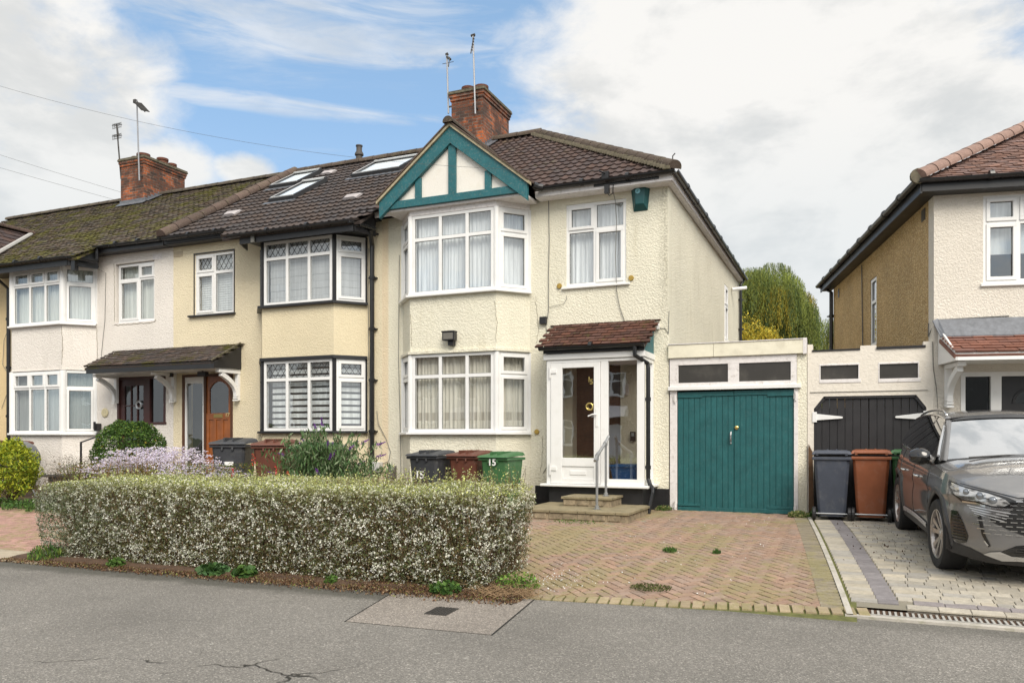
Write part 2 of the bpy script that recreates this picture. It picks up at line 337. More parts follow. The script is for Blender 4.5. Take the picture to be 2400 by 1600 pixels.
def net_mat(name, col, pleat=0., band=None):
    m, N, b = newmat(name); P = pos(N, False); c = N.mix(1., col, N.ramp(N.noise(N.scale(P, (9, 9, .35)), 2.2, 4, .6), [(.3, .72), (.7, 1.1)]), 'MULTIPLY')
    if band:
        z_ = N.sep(P)[2]; x = N.sep(P)[0]
        k = N.math('MULTIPLY', N.sm(z_, band[0], band[0]+.015), N.math('SUBTRACT', 1., N.sm(z_, band[1], band[1]+.015)))
        fx = N.math('FRACT', N.math('MULTIPLY', x, 7.)); sq = N.math('MULTIPLY', N.sm(fx, .2, .3), N.math('SUBTRACT', 1., N.sm(fx, .65, .75)))
        c = N.mix(N.math('MULTIPLY', k, N.math('ADD', .18, N.math('MULTIPLY', sq, .30))), c, (.25, .20, .14))
    N.put(b.inputs['Base Color'], c); b.inputs['Roughness'].default_value = .95; b.inputs['Specular IOR Level'].default_value = .1
    t = N.new('ShaderNodeBsdfTransparent'); ms = N.new('ShaderNodeMixShader'); ms.inputs[0].default_value = pleat
    o = [n for n in m.node_tree.nodes if n.type == 'OUTPUT_MATERIAL'][0]
    if pleat: N.l.new(b.outputs[0], ms.inputs[1]); N.l.new(t.outputs[0], ms.inputs[2]); N.l.new(ms.outputs[0], o.inputs[0])
    return m
M_NET = net_mat('white net curtain', (.80, .82, .84)); M_NETB = net_mat('beige net curtain', (.80, .76, .67), .04, band=(1.78, 1.93))
M_NETC = net_mat('pale net curtain', (.72, .74, .70), .08); M_BLIND = net_mat('pale blind', (.78, .80, .80)); M_BLINDG = net_mat('grey blind', (.52, .53, .54))
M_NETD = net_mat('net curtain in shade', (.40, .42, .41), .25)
# ---------------------------------------------------------------- shared builders
def plan_T(p, q):
    d = Vector((q[0]-p[0], q[1]-p[1], 0)).normalized(); n = Vector((-d.y, d.x, 0))
    return Matrix(((d.x, n.x, 0, p[0]), (d.y, n.y, 0, p[1]), (0, 0, 1, 0), (0, 0, 0, 1)))
def clip_line(a, b, x0, x1, z0, z1):
    t0, t1 = 0., 1.; dx_, dz_ = b[0]-a[0], b[1]-a[1]
    for pp, qq in ((-dx_, a[0]-x0), (dx_, x1-a[0]), (-dz_, a[1]-z0), (dz_, z1-a[1])):
        if abs(pp) < 1e-9:
            if qq < 0: return None
            continue
        t = qq/pp
        if pp < 0: t0 = max(t0, t)
        else: t1 = min(t1, t)
    if t0 >= t1: return None
    return (a[0]+dx_*t0, a[1]+dz_*t0), (a[0]+dx_*t1, a[1]+dz_*t1)
def pleats(mb, x0, x1, z0, z1, y, amp=.02, per=.07, gather=0.):
    n = max(8, int((x1-x0)/per*6)); rows = []
    ph = random.random()*6
    for zz, k in ((z0, 1.25), ((z0+z1)/2, 1.), (z1, .7)):
        rows.append([(x0+(x1-x0)*i/n, y+amp*k*(math.sin(i*math.pi/3+ph+math.sin(i*.21+ph)*1.3)+.5*math.sin(i*.37+ph*2)), zz) for i in range(n+1)])
    mb.grid(rows)
def window(parent, p, q, z0, z1, mull=(), tz=None, sash=(), lattice=(), curtain='net', cmat=None, frame=None, fw=.058, mw=.062, name='window', label=None, sill=None, glass=None, depth=.07, tz2=None):
    frame = frame or M_UPVC; T = plan_T(p, q); L = math.dist(p, q); W_ = part(name, parent, label)
    f = MB(T); f.box(0, 0, z0, L, depth, z0+fw); f.box(0, 0, z1-fw, L, depth, z1); f.box(0, .001, z0+fw, fw, depth, z1-fw); f.box(L-fw, .001, z0+fw, L, depth, z1-fw)
    xs = [fw]+[m_ for m_ in mull]+[L-fw]
    for m_ in mull: f.box(m_-mw/2, .002, z0+fw, m_+mw/2, depth-.002, z1-fw)
    cells = []
    for i in range(len(xs)-1):
        a = xs[i]+(mw/2 if i else 0); b = xs[i+1]-(mw/2 if i < len(xs)-2 else 0)
        if tz:
            f.box(a, .004, tz-mw/2, b, depth-.004, tz+mw/2); cells += [(i, 0, a, b, z0+fw, tz-mw/2), (i, 1, a, b, tz+mw/2, z1-fw)]
        else: cells.append((i, 0, a, b, z0+fw, z1-fw))
    g = MB(T); la = MB(T)
    for i, r_, a, b, c, d in cells:
        if sash == 'all' or (i, r_) in sash:
            s_ = .052; o0, o1 = -.016, .05
            f.box(a-.012, o0, c-.012, b+.012, o1, c+s_-.012); f.box(a-.012, o0, d-s_+.012, b+.012, o1, d+.012)
            f.box(a-.012, o0+.001, c+s_-.012, a+s_-.012, o1, d-s_+.012); f.box(b-s_+.012, o0+.001, c+s_-.012, b+.012, o1, d-s_+.012)
            a += s_-.012; b -= s_-.012; c += s_-.012; d -= s_-.012
        # dark gasket round every pane
        for u0, v0, u1, v1 in ((a, c, b, c+.007), (a, d-.007, b, d), (a, c+.007, a+.007, d-.007), (b-.007, c+.007, b, d-.007)): la.box(u0, .020, v0, u1, .024, v1)
        g.quad((a, .03, c), (b, .03, c), (b, .03, d), (a, .03, d))
        if lattice == 'all' or (i, r_) in lattice:
            cw, ch = (b-a)/3.5, (b-a)/3.5*1.45
            for k in range(-12, 14):
                for sg in (1, -1):
                    x_ = a+(k+.5)*cw; t = clip_line((x_-sg*6*cw, c-6*ch+0.), (x_+sg*6*cw, c+6*ch), a, b, c, d)
                    if t: la.beam((t[0][0], .026, t[0][1]), (t[1][0], .026, t[1][1]), .006, .007, up=(0, 1, 0))
    f.build('frame', frame, W_, bevel=.004); g.build('glass', glass or M_GLASS, W_, fix=False); la.build('lead_lattice' if lattice else 'gasket', M_LATT, W_)
    c = MB(T)
    if curtain == 'net': pleats(c, .03, L-.03, z0+.03, z1-.02, .15, .016, .075); c.build('curtain', cmat or M_NET, W_, smooth=True)
    elif curtain == 'thin': pleats(c, .03, L-.03, z0+.03, z1-.02, .15, .010, .06); c.build('curtain', cmat or M_NET, W_, smooth=True)
    elif curtain == 'roller':
        n = 9
        for k in range(n):
            a, b = z0+.03+(z1-z0-.05)*k/n, z0+.03+(z1-z0-.05)*(k+1)/n; c.box(.06, .13+.005*(k % 2), a, L-.06, .137+.005*(k % 2), b-.004)
        c.build('blind', cmat or M_BLINDG, W_)
    elif curtain == 'zebra':
        step = .125; z_ = z0+.02
        while z_ < z1-.05:
            c.box(.11, .13, z_, L-.04, .133, min(z_+.082, z1-.02)); z_ += step
        c.build('blind', cmat or M_BLIND, W_)
    elif curtain == 'slats':
        z_ = z0+.05
        while z_ < z1-.06:
            c.quad((.06, .12, z_), (L-.06, .12, z_), (L-.06, .135, z_+.052), (.06, .135, z_+.052)); z_ += .05
        c.build('blind', cmat or M_BLIND, W_)
    if sill:
        s_ = MB(T); s_.box(-sill[0], -sill[1], z0-sill[2], L+sill[0], .08, z0-.002); s_.build('sill', sill[3], W_, bevel=.008)
    return W_
def wall_panel(mb, x0, x1, z0, z1, y0, y1, holes=(), T=None):
    old = mb.T; mb.T = T if T is not None else old
    xs = sorted({x0, x1, *[min(max(h[0], x0), x1) for h in holes], *[min(max(h[1], x0), x1) for h in holes]})
    zs = sorted({z0, z1, *[min(max(h[2], z0), z1) for h in holes], *[min(max(h[3], z0), z1) for h in holes]})
    def ish(x, z_): return any(h[0] < x < h[1] and h[2] < z_ < h[3] for h in holes)
    for i in range(len(xs)-1):
        for j in range(len(zs)-1):
            a, b, c, d = xs[i], xs[i+1], zs[j], zs[j+1]
            if ish((a+b)/2, (c+d)/2): continue
            mb.add([(a, y0, c), (b, y0, c), (b, y0, d), (a, y0, d)], [(0, 1, 2, 3)]); mb.add([(a, y1, c), (b, y1, c), (b, y1, d), (a, y1, d)], [(3, 2, 1, 0)])
    for h in holes:
        a, b, c, d = max(h[0], x0), min(h[1], x1), max(h[2], z0), min(h[3], z1)
        if h[0] > x0: mb.quad((a, y0, c), (a, y0, d), (a, y1, d), (a, y1, c))
        if h[1] < x1: mb.quad((b, y0, c), (b, y1, c), (b, y1, d), (b, y0, d))
        mb.quad((a, y0, c), (a, y1, c), (b, y1, c), (b, y0, c)); mb.quad((a, y0, d), (b, y0, d), (b, y1, d), (a, y1, d))
    mb.quad((x0, y0, z0), (x0, y0, z1), (x0, y1, z1), (x0, y1, z0)); mb.quad((x1, y0, z0), (x1, y1, z0), (x1, y1, z1), (x1, y0, z1))
    mb.quad((x0, y0, z1), (x1, y0, z1), (x1, y1, z1), (x0, y1, z1)); mb.T = old
def bay(mb, pts, z0, z1, th=.2, out=0.):
    """wall strip following the plan of a splayed bay"""
    o = [Vector(p) for p in pts]; off = []
    def offs(d_):
        res = []
        for i, p in enumerate(o):
            a = (o[i]-o[i-1]).normalized() if i else (o[1]-o[0]).normalized(); b = (o[i+1]-o[i]).normalized() if i < len(o)-1 else a
            n = (Vector((-a.y, a.x))+Vector((-b.y, b.x))).normalized(); k = 1/max(.4, n.dot(Vector((-a.y, a.x)))); res.append(p+n*d_*k)
        return res
    A, B = offs(-out), offs(th); poly = [(p.x, p.y) for p in A]+[(p.x, p.y) for p in B[::-1]]
    mb.prism(poly, z0, z1)
def tiles(O, A, B, w_, l_, gauge, tw, style, clips=(), c0=(.1, .07, .06), cv=.3, mats=None, parent=None, name='roof', lip=.03, wave=.022, odd=.1, slab=True, smooth=False, label=None):
    O, A, B = Vector(O), Vector(A).normalized(), Vector(B).normalized(); N_ = A.cross(B).normalized()
    if N_.z < 0: N_ = -N_
    mb = MB(); nc = int(math.ceil(l_/gauge)); nt = int(math.ceil(w_/tw))
    rnd = random.Random(int(abs(O.x*100)+abs(O.z*10)))
    for k in range(nc):
        b0, b1 = k*gauge, min(l_, (k+1)*gauge+.01)
        sh = (k % 2)*.5*tw if style == 'plain' else 0
        for t in range(-1, nt+1):
            a0 = t*tw+sh
            if a0 > w_ or a0+tw < 0: continue
            q = 1+rnd.uniform(-cv, cv); hu = rnd.uniform(-.1, .1); col = (c0[0]*q*(1+hu), c0[1]*q, c0[2]*q*(1-hu)); j = rnd.uniform(-.4, .4)*lip*odd*4
            if style == 'plain': prof = [(0.004, 0), (tw-.004, rnd.uniform(-.25, .25)*lip)]
            else: prof = [(tw*f, wave*h) for f, h in ((0, .15), (.12, .9), (.24, 1.), (.36, .75), (.46, .1), (.52, -.12), (.94, -.12), (1., .15))]
            lo, hi, ri = [], [], []
            for a, h in prof:
                lo.append(O+A*(a0+a)+B*(b0)+N_*(lip+h+j)); hi.append(O+A*(a0+a)+B*(b1)+N_*(h+.004+j)); ri.append(O+A*(a0+a)+B*(b0+.006)+N_*(-.012))
            mb.grid([lo, hi], col=col); mb.grid([ri, lo], col=tuple(x*.5 for x in col) if False else col)
    if slab:
        P = [O-N_*.04, O+A*w_-N_*.04, O+A*w_+B*l_-N_*.04, O+B*l_-N_*.04]; mb.extr([tuple(p) for p in P], -N_*.05, col=c0)
    o = mb.build(name, mats, parent, fix=False)
    if label: o['label'] = label
    if clips:
        b = bmesh.new(); b.from_mesh(o.data); iv = wmat(parent).inverted() if parent else Matrix()
        for pt, no in clips:
            bmesh.ops.bisect_plane(b, geom=list(b.verts)+list(b.edges)+list(b.faces), dist=1e-5, plane_co=iv @ Vector(pt), plane_no=(iv.to_3x3() @ Vector(no)), clear_outer=True)
        b.to_mesh(o.data); b.free()
    return o
def ridge(p, q, r_=.12, mat=None, parent=None, name='ridge_tiles', n=None, c0=(.095, .072, .056), cv=.25):
    p, q = Vector(p), Vector(q); d = (q-p); L = d.length; d.normalize(); n = n or max(2, int(L/.42)); side = d.cross(Vector((0, 0, 1))).normalized(); up = side.cross(d).normalized()
    mb = MB(); rnd = random.Random(int(abs(p.x*31)))
    for k in range(n):
        a, b = p+d*(L*k/n), p+d*(L*(k+1)/n-.012); qv = 1+rnd.uniform(-cv, cv); col = tuple(c*qv for c in c0); rows = []
        for c, rr in ((a, r_*1.0), (b, r_*.94)): rows.append([c+side*math.cos(t)*rr+up*(math.sin(t)*rr*.95) for t in [math.pi*i/10-.15 for i in range(11)]+[math.pi+.15]])
        mb.grid(rows, col=col); mb.add(rows[0], [tuple(range(12))], col=col); mb.add(rows[1], [tuple(range(12))[::-1]], col=(.03, .025, .02))
    return mb.build(name, mat, parent, fix=False)
def gutter(mb, p, q, r_=.055):
    p, q = Vector(p), Vector(q); d = (q-p).normalized(); s_ = d.cross(Vector((0, 0, 1))).normalized(); rows = []
    for c in (p, q): rows.append([c+s_*math.cos(t)*r_-Vector((0, 0, math.sin(t)*r_)) for t in [math.pi*i/8 for i in range(9)]]+[c-s_*r_*.9, c-Vector((0, 0, r_*.9)), c+s_*r_*.9, c+s_*r_])
    mb.grid(rows); mb.add(rows[0], [tuple(range(13))]); mb.add(rows[1], [tuple(range(13))[::-1]])
    L = (q-p).length
    for k in range(1, int(L/1.0)+1):
        c = p+d*(L*k/(int(L/1.)+1)); mb.tube([c-d*.03, c+d*.03], r_*1.15, 10)
def downpipe(mb, pts, r_=.034, clips=()):
    mb.tube(pts, r_, 10)
    for z_ in clips:
        x, y = pts[1][0], pts[1][1]; mb.tube([(x, y, z_-.03), (x, y, z_+.03)], r_*1.35, 10); mb.box(x-r_*2, y, z_-.012, x+r_*2, y+.07, z_+.012)
def bracket(parent, M, name='bracket', mat=None, h=.62, dpt=.62):
    """curved timber gallows bracket; local x = outwards from wall, z up, 0,0 = wall foot"""
    mb = MB(M); t = .045
    mb.box(0, -t, 0, .07, t, h+.0); mb.box(.0, -t*1.15, h-.065, dpt, t*1.15, h)
    pts = []
    for i in range(13):
        a = i/12; x = .07+(dpt-.16)*(a**1.55); z_ = .08+(h-.17)*(a**.62); pts.append((x, z_))
    for (x0, z0), (x1, z1) in zip(pts[:-1], pts[1:]):
        d = Vector((x1-x0, z1-z0)).normalized()*.048; n = (-d.y, d.x)
        mb.extr([(x0-n[0], -t*.9, z0-n[1]), (x1-n[0], -t*.9, z1-n[1]), (x1+n[0], -t*.9, z1+n[1]), (x0+n[0], -t*.9, z0+n[1])], (0, t*1.8, 0))
    for k in range(3): mb.box(.055, -t*1.1, -.012+k*.05, .115-k*.012+.02, t*1.1, .018+k*.05)
    return mb.build(name, mat or M_UPVC, parent, bevel=.005)
def zg(x, y):
    t = min(max(-y/6.3, 0), 1); k = min(max((x+1.)/1.5, 0), 1); g = min(max((-8.8-x)/1.2, 0), 1)
    return (.268+.006*k+.10*g)*(1-t*t)
def chimney(parent, x0, x1, y0, y1, zb, zt, pots, roofz):
    C_ = MB(); C_.box(x0, y0, zb, x1, y1, zt-.42)
    for k, (a, b, e) in enumerate(((zt-.42, zt-.30, .0), (zt-.30, zt-.225, .0), (zt-.225, zt-.15, .025), (zt-.15, zt-.075, .045))): C_.box(x0-e, y0-e, a, x1+e, y1+e, b)
    ch = C_.build('chimney', M_BRK, parent, bevel=.006)
    c = MB(); c.box(x0-.07, y0-.07, zt-.075, x1+.07, y1+.07, zt-.02)
    c.extr([(x0-.06, y0-.06, zt-.02), (x1+.06, y0-.06, zt-.02), (x1+.06, y1+.06, zt-.02), (x0-.06, y1+.06, zt-.02)], (0, 0, .03)); c.build('chimney_cap', M_CEMENT, ch, bevel=.015)
    for px, py, r_, h in pots:
        p = MB(); p.lathe([(r_*1.15, zt), (r_*1.05, zt+.05), (r_, zt+.08), (r_*.97, zt+h-.07), (r_*1.12, zt+h-.06), (r_*1.12, zt+h), (r_*.85, zt+h), (r_*.8, zt+h-.2)], (px, py, 0), 16)
        p.build('chimney_pot', M_POT, ch, smooth=True, auto=40)
    f = MB(); e = .012    # stepped lead flashing along the visible right side and the front apron
    zf = roofz(y0); f.extr([(x0-.03, y0-.16, roofz(y0-.16)+.05), (x1+.12, y0-.16, roofz(y0-.16)+.05), (x1+.12, y0-e, zf+.06), (x0-.03, y0-e, zf+.06)], (0, 0, .015)); f.box(x0-.02, y0-e-.004, zf, x1+.03, y0-.003, zf+.15)
    y = y0
    while y < min(y1, 4.1):
        f.box(x1+.003, y, roofz(y)+.02, x1+e, y+.12, roofz(y)+.17); f.extr([(x1+e, y, roofz(y)+.05), (x1+.16, y, roofz(y)+.05), (x1+.16, y+.12, roofz(y+.12)+.05), (x1+e, y+.12, roofz(y+.12)+.05)], (0, 0, .012)); y += .12
    f.build('flashing', M_LEAD, ch); return ch
ML_ = .6156; E0 = -.3; Z0 = 5.85; YR = 4.2; ZR = Z0+(YR-E0)*ML_
rz_ = lambda y: Z0+(y-E0)*ML_
UP = (0, 1, ML_); SL = math.hypot(1, ML_)
M_T15 = attr_mat('brown interlocking tile', .72, .35, 55, moss=((.075, .075, .03), .58, .4, (.14, .13, .05)), mossscale=3)
M_T17 = attr_mat('grey brown interlocking tile', .7, .35, 55, moss=((.085, .085, .04), .62, .35, (.12, .12, .06)), mossscale=2.6)
M_T19 = attr_mat('mossy plain tile', .9, .8, 42, moss=((.075, .072, .018), .46, .85, (.19, .18, .03)), mossscale=1.5, lich=((.22, .20, .17), .35))
M_TRED = attr_mat('old red plain tile', .85, .5, 50, moss=((.07, .075, .015), .58, .9, (.13, .14, .02)), mossscale=4)
M_TR13 = attr_mat('terracotta plain tile', .8, .3, 50)
M_RIDGE = attr_mat('weathered ridge tile', .9, .8, 50, moss=((.14, .12, .07), .52, .5, (.22, .19, .12)), mossscale=6, lich=((.30, .27, .22), .5))
# ================================================================ HOUSE 15 (right end of the terrace)
BK = 8.9
h15 = thing('terraced_house', 'pale lemon rendered end house with teal timbered gable and brick chimney', 'house', (-5.6, 0, .25), 0, 'houses along the street')
mb = MB()
BA = [(-7.95, 0), (-7.5, -.5), (-5.75, -.5), (-5.31, 0)]
wall_panel(mb, -8.42, -2.80, -.1, 5.74, 0, .25, [(-7.95, -5.31, -.2, 5.70), (-4.62, -3.53, 4.13, 5.58), (-4.5, -3.63, .3, 2.75)])
wall_panel(mb, -2.80, -2.80+BK-.25, -.1, 5.74, 0, .25, [], None) if False else None
mb.box(-3.05, .2505, -.1, -2.803, 6.40+0-.0, 5.74); mb.box(-3.05, 6.97, -.1, -2.803, BK, 5.74); mb.box(-3.05, 6.40, -.1, -2.803, 6.97, 3.80); mb.box(-3.05, 6.40, 5.2, -2.803, 6.97, 5.74)
rw = MB(); rw.box(-8.42, BK, -.1, -2.80, BK+.25, 5.74); rw.build('rear_wall', M_R15, h15)
bay(mb, BA, -.1, 1.53); bay(mb, BA, 3.06, 4.06)
bay(mb, BA, 3.01, 3.058, .2, .045)
mb.build('wall', M_R15, h15)
b = MB(); bay(b, BA, 5.56, 5.735, .12, .012); bay(b, BA, 5.735, 5.80, .2, .0); b.build('bay_header', M_WOODW, h15, bevel=.004)
b = MB(); b.box(-3.03, -.012, -.1, -2.79, -.002, .62); b.box(-3.2, -.012, -.1, -3.03, -.002, .60); b.box(-5.2, -.012, -.1, -4.7, -.002, .62); b.build('plinth', M_BLACK, h15)
def bay_windows(parent, B, z0, z1, tz, mull, sash_mid, sash_side, curtain, cmat, post=M_UPVC, sillm=M_UPVC, lattice_top=False, sill=True, framem=None, pw=.05):
    """three lights: left cant, front, right cant, with corner posts"""
    A_, B_, C_, D_ = [Vector(p) for p in B]; g = .0
    lt = lambda n: [(i, 1) for i in range(n)] if lattice_top else ()
    f = lambda p, q, a, b: (tuple(p+(q-p).normalized()*a), tuple(q-(q-p).normalized()*b))
    p, q = f(A_, B_, .01, .045); window(parent, p, q, z0, z1, (), tz, sash_side, lt(1), curtain, cmat, name='bay_window', frame=framem)
    p, q = f(B_, C_, .045, .045); window(parent, p, q, z0, z1, mull, tz, sash_mid, lt(3), curtain, cmat, name='bay_window', frame=framem)
    p, q = f(C_, D_, .045, .01); window(parent, p, q, z0, z1, (), tz, sash_side, lt(1), curtain, cmat, name='bay_window', frame=framem)
    m_ = MB()
    for c in (B_, C_): m_.lathe([(pw, z0), (pw, z1)], (c.x, c.y+.03, 0), 10); m_.box(c.x-pw*.6, c.y-.012, z0, c.x+pw*.6, c.y+.06, z1-.001)
    e_ = pw*.55; m_.box(A_.x-e_, -.02, z0, A_.x+e_, .04, z1); m_.box(D_.x-e_, -.02, z0, D_.x+e_, .04, z1)
    m_.build('window_post', post, parent)
    if sill: s_ = MB(); bay(s_, B, z0-.045, z0-.002, .1, .085); s_.build('window_sill', sillm, parent, bevel=.008)
bay_windows(h15, BA, 4.10, 5.56, 5.115, (.585, 1.13), (), 'all', 'net', M_NET)
bay_windows(h15, BA, 1.575, 3.005, 2.592, (.585, 1.13), (), 'all', 'net', M_NETB)
window(h15, (-4.62, .02), (-3.53, .02), 4.13, 5.58, (.53,), 5.105, ((0, 1), (1, 0)), (), 'net', M_NET, sill=(.07, .07, .04, M_UPVC), label='first floor window over the porch with net curtains')
window(h15, (-2.80, 6.42), (-2.80, 6.95), 3.82, 5.18, (), 4.7, 'all', (), 'thin', M_NET, sill=(.05, .1, .05, M_UPVC), label='narrow side window')
# mastic blobs at the sill ends
b = MB()
for x, z_ in ((-4.74, 4.16), (-3.44, 4.20), (-7.78, 1.56), (-5.17, 1.58)):
    b.lathe([(0, -.02), (.045, -.018), (.05, .0)], (x, -.01, z_), 8, 'Y')
b.build('sealant', plain('ochre foam', (.40, .27, .06), .9, var=.4, scale=40), h15)
# roof
rf = part('roof', h15)
hipd = Vector((-6.75+2.64, YR-E0, ZR-Z0)); hn = hipd.cross(Vector((0, 0, 1)))  # plane through hip line
if hn.x < 0: hn = -hn
gz = lambda x: 7.03-abs(x+6.57)*.80
cl = [((-2.64, E0, Z0), hn), ((0, YR, 0), (0, 1, 0))]
# vertical plane of the valley between the gable roof and the main slope, right side
vy = lambda x: (gz(x)-Z0)/ML_+E0
v1, v0 = Vector((-6.57, vy(-6.57), 0)), Vector((-5.05, vy(-5.05), 0)); vd = v0-v1; vn = Vector((vd.y, -vd.x, 0)); vn = -vn if vn.x > 0 else vn
tiles((-6.55, E0, Z0), (1, 0, 0), UP, 4.1, 4.5*SL, .30, .165, 'roll', cl+[(v1, vn)], (.078, .052, .045), .2, [M_T15], rf, 'roof_tiles', lip=.03, wave=.016, odd=.015)
v0b = Vector((-8.09, vy(-8.09), 0)); vd = v0b-v1; vn2 = Vector((vd.y, -vd.x, 0)); vn2 = -vn2 if vn2.x < 0 else vn2
tiles((-8.42, E0, Z0), (1, 0, 0), UP, 1.9, 4.5*SL, .30, .165, 'roll', [((0, YR, 0), (0, 1, 0)), (v1, vn2), ((-6.55, 0, 0), (1, 0, 0))], (.078, .052, .045), .2, [M_T15], rf, 'roof_tiles', lip=.03, wave=.016, odd=.015)
b = MB(); b.add([(-2.64, E0, Z0-.06), (-2.64, BK+.3, Z0-.06), (-6.75, BK-4.2, ZR-.05), (-6.75, YR, ZR-.05)], [(0, 1, 2, 3)]); b.add([(-8.42, BK+.3, Z0-.06), (-2.64, BK+.3, Z0-.06), (-6.75, BK-4.2, ZR-.05), (-8.42, BK-4.2, ZR-.05)], [(0, 1, 2, 3)]); b.add([(-8.42, YR, ZR-.04), (-6.75, YR, ZR-.04), (-6.75, BK-4.2, ZR-.04), (-8.42, BK-4.2, ZR-.04)], [(0, 1, 2, 3)])
b.build('rear_slope', M_BLACK, rf, fix=False)
ridge((-2.63, E0-.03, Z0+.03), (-6.80, YR+.02, ZR+.04), .125, M_RIDGE, rf, 'hip_tiles'); ridge((-6.70, YR, ZR+.03), (-7.9, YR, ZR+.03), .12, M_RIDGE, rf)
b = MB()
for k in range(60):   # mortar bedding under the hip
    t = (k+.5)/60; c = Vector((-2.63, E0-.03, Z0-.0)).lerp(Vector((-6.80, YR+.02, ZR+.0)), t); b.box(c.x-.15, c.y-.13, c.z-.03, c.x-.03, c.y+.0, c.z+.035+random.uniform(-.010, .010))
b.build('mortar_bedding', M_CEMENT, rf, bevel=.01)
# gable over the bay
gp = lambda x, y, dz=0: (x, y, gz(x)+dz)
b = MB()
b.extr([(-8.02, -.60, 5.80), (-5.12, -.60, 5.80), (-6.57, -.60, 6.98)], (0, .08, 0)); b.build('gable_panel', M_CREAMP, h15)
b = MB(); YB = -.685
def rake(x0, x1, th0, th1, y0, y1, m_, dz=0):     # board parallel to the rake between x0,x1 hanging th below the roof line
    m_.extr([(x0, y0, gz(x0)-th0+dz), (x1, y0, gz(x1)-th0+dz), (x1, y0, gz(x1)-th1+dz), (x0, y0, gz(x0)-th1+dz)], (0, y1-y0, 0))
rake(-8.055, -6.57, .0, .30, YB, -.605, b); rake(-6.57, -5.085, .0, .30, YB, -.605, b)
b.build('bargeboard', M_TEAL, h15, bevel=.006)
b = MB(); b.box(-7.84, -.655, 5.70, -5.30, -.603, 5.835)
b.box(-6.625, -.650, 5.835, -6.475, -.602, 6.72)
b.box(-7.31, -.648, 5.835, -7.185, -.602, 6.20); b.box(-5.905, -.648, 5.835, -5.78, -.602, 6.16); b.build('gable_timber', M_TEAL, h15, bevel=.005)
b = MB()
for x0, x1 in ((-8.10, -6.57), (-6.57, -5.04)):
    b.extr([(x0, -.72, gz(x0)), (x1, -.72, gz(x1)), (x1, -.72, gz(x1)+.055), (x0, -.72, gz(x0)+.055)], (0, .12, 0))
b.build('verge', M_TIMB, h15)
b = MB()   # gable roof slopes
for sx in (-1, 1):
    xe = -6.57+sx*1.52; b.extr([(-6.57, -.74, gz(-6.57)+.06), (xe, -.74, gz(xe)+.06), (xe, vy(xe)+.05, gz(xe)+.06), (-6.57, vy(-6.57)+.05, gz(-6.57)+.06)], (0, 0, .03), col=(.10, .07, .055))
b.build('gable_roof', M_T15, rf); ridge((-6.57, -.78, gz(-6.57)+.06), (-6.57, 1.2, gz(-6.57)+.06), .10, M_RIDGE, rf)
b = MB(); b.box(-7.98, -.60, 5.66, -5.15, -.02, 5.695); b.build('soffit', M_WOODW, h15)
# eaves on the right of the gable and on the side wall
b = MB(); b.box(-5.10, -.27, 5.70, -2.68, -.25, 5.825); b.box(-5.10, -.25, 5.69, -2.70, -.003, 5.705); b.box(-8.42, -.27, 5.70, -8.06, -.25, 5.825); b.box(-2.70, -.269, 5.70, -2.68, BK+.25, 5.825); b.box(-2.795, .0, 5.69, -2.70, BK+.25, 5.705)
b.build('fascia', M_WOODW, h15, bevel=.004)
b = MB(); gutter(b, (-5.02, -.33, 5.835), (-2.62, -.33, 5.84)); gutter(b, (-2.62, -.33, 5.84), (-2.62, BK+.3, 5.80)); b.box(-4.02, -.285, 5.745, -2.90, -.272, 5.785)
b.tube([(-5.06, -.46, 5.86), (-5.0, -.40, 5.83), (-4.92, -.36, 5.82)], .06, 10)
downpipe(b, [(-2.66, BK+.12, 5.75), (-2.74, BK+.05, 5.6), (-2.74, BK+.05, .2)], .04, (5.2, 4.4, 3.6, 2.8)); b.build('gutter', M_GUT, h15, smooth=False)
b = MB()  # hip irons / cable hook
b.tube([(-2.66, E0-.05, 5.9), (-2.66, E0-.05, 6.06), (-2.62, E0-.05, 6.10)], .01, 6); b.build('hip_iron', M_AERD, h15)
chimney(rf, -8.78, -7.95, 3.6, 5.15, 7.9, 9.72, [(-8.5, 3.95, .15, .2), (-8.17, 4.0, .15, .2), (-8.2, 4.5, .12, .12), (-8.2, 4.82, .12, .12)], rz_)
# telephone bracket on the fascia + cable down the wall
b = MB(); b.box(-3.86, -.36, 5.80, -3.74, -.28, 5.96); b.box(-3.82, -.34, 5.60, -3.74, -.27, 5.74); b.tube([(-3.80, -.34, 5.93), (-3.86, -.5, 5.93)], .012, 6)
b.tube([(-3.78, -.31, 5.62), (-3.74, -.30, 5.56), (-3.69, -.27, 5.60), (-3.68, -.27, 5.78)], .01, 6); b.build('cable_bracket', M_GUT, h15)
b = MB(); b.tube([(-3.71, -.28, 5.75), (-3.71, -.05, 5.55), (-3.69, -.03, 5.2), (-3.71, -.03, 4.6), (-3.69, -.03, 4.0), (-3.64, -.02, 3.72), (-3.55, -.02, 3.46)], .006, 5)
b.tube([(-4.94, -.02, 5.70), (-4.925, -.02, 5.0), (-4.94, -.02, 4.4), (-4.94, -.02, 3.75), (-4.96, -.02, 3.60), (-5.02, -.02, 3.56)], .007, 5)
b.tube([(-4.94, -.02, 3.80), (-4.8, -.02, 3.82), (-4.66, -.02, 3.83), (-4.60, -.02, 3.92), (-4.60, -.02, 3.98)], .004, 5)
b.tube([(-8.02, -.02, 5.0), (-8.04, -.02, 3.0), (-8.0, -.02, 1.7), (-7.98, -.02, .3)], .006, 5)
b.tube([(-8.53, -.02, 2.0), (-8.5, -.02, 1.75), (-8.32, -.02, 1.45), (-8.22, -.02, 1.2), (-8.26, -.02, 1.02), (-8.42, -.02, .96)], .006, 5)
b.tube([(-4.99, -.01, 3.55), (-4.97, -.01, 2.4), (-4.975, -.01, .95), (-5.05, -.01, .84)], .006, 5)
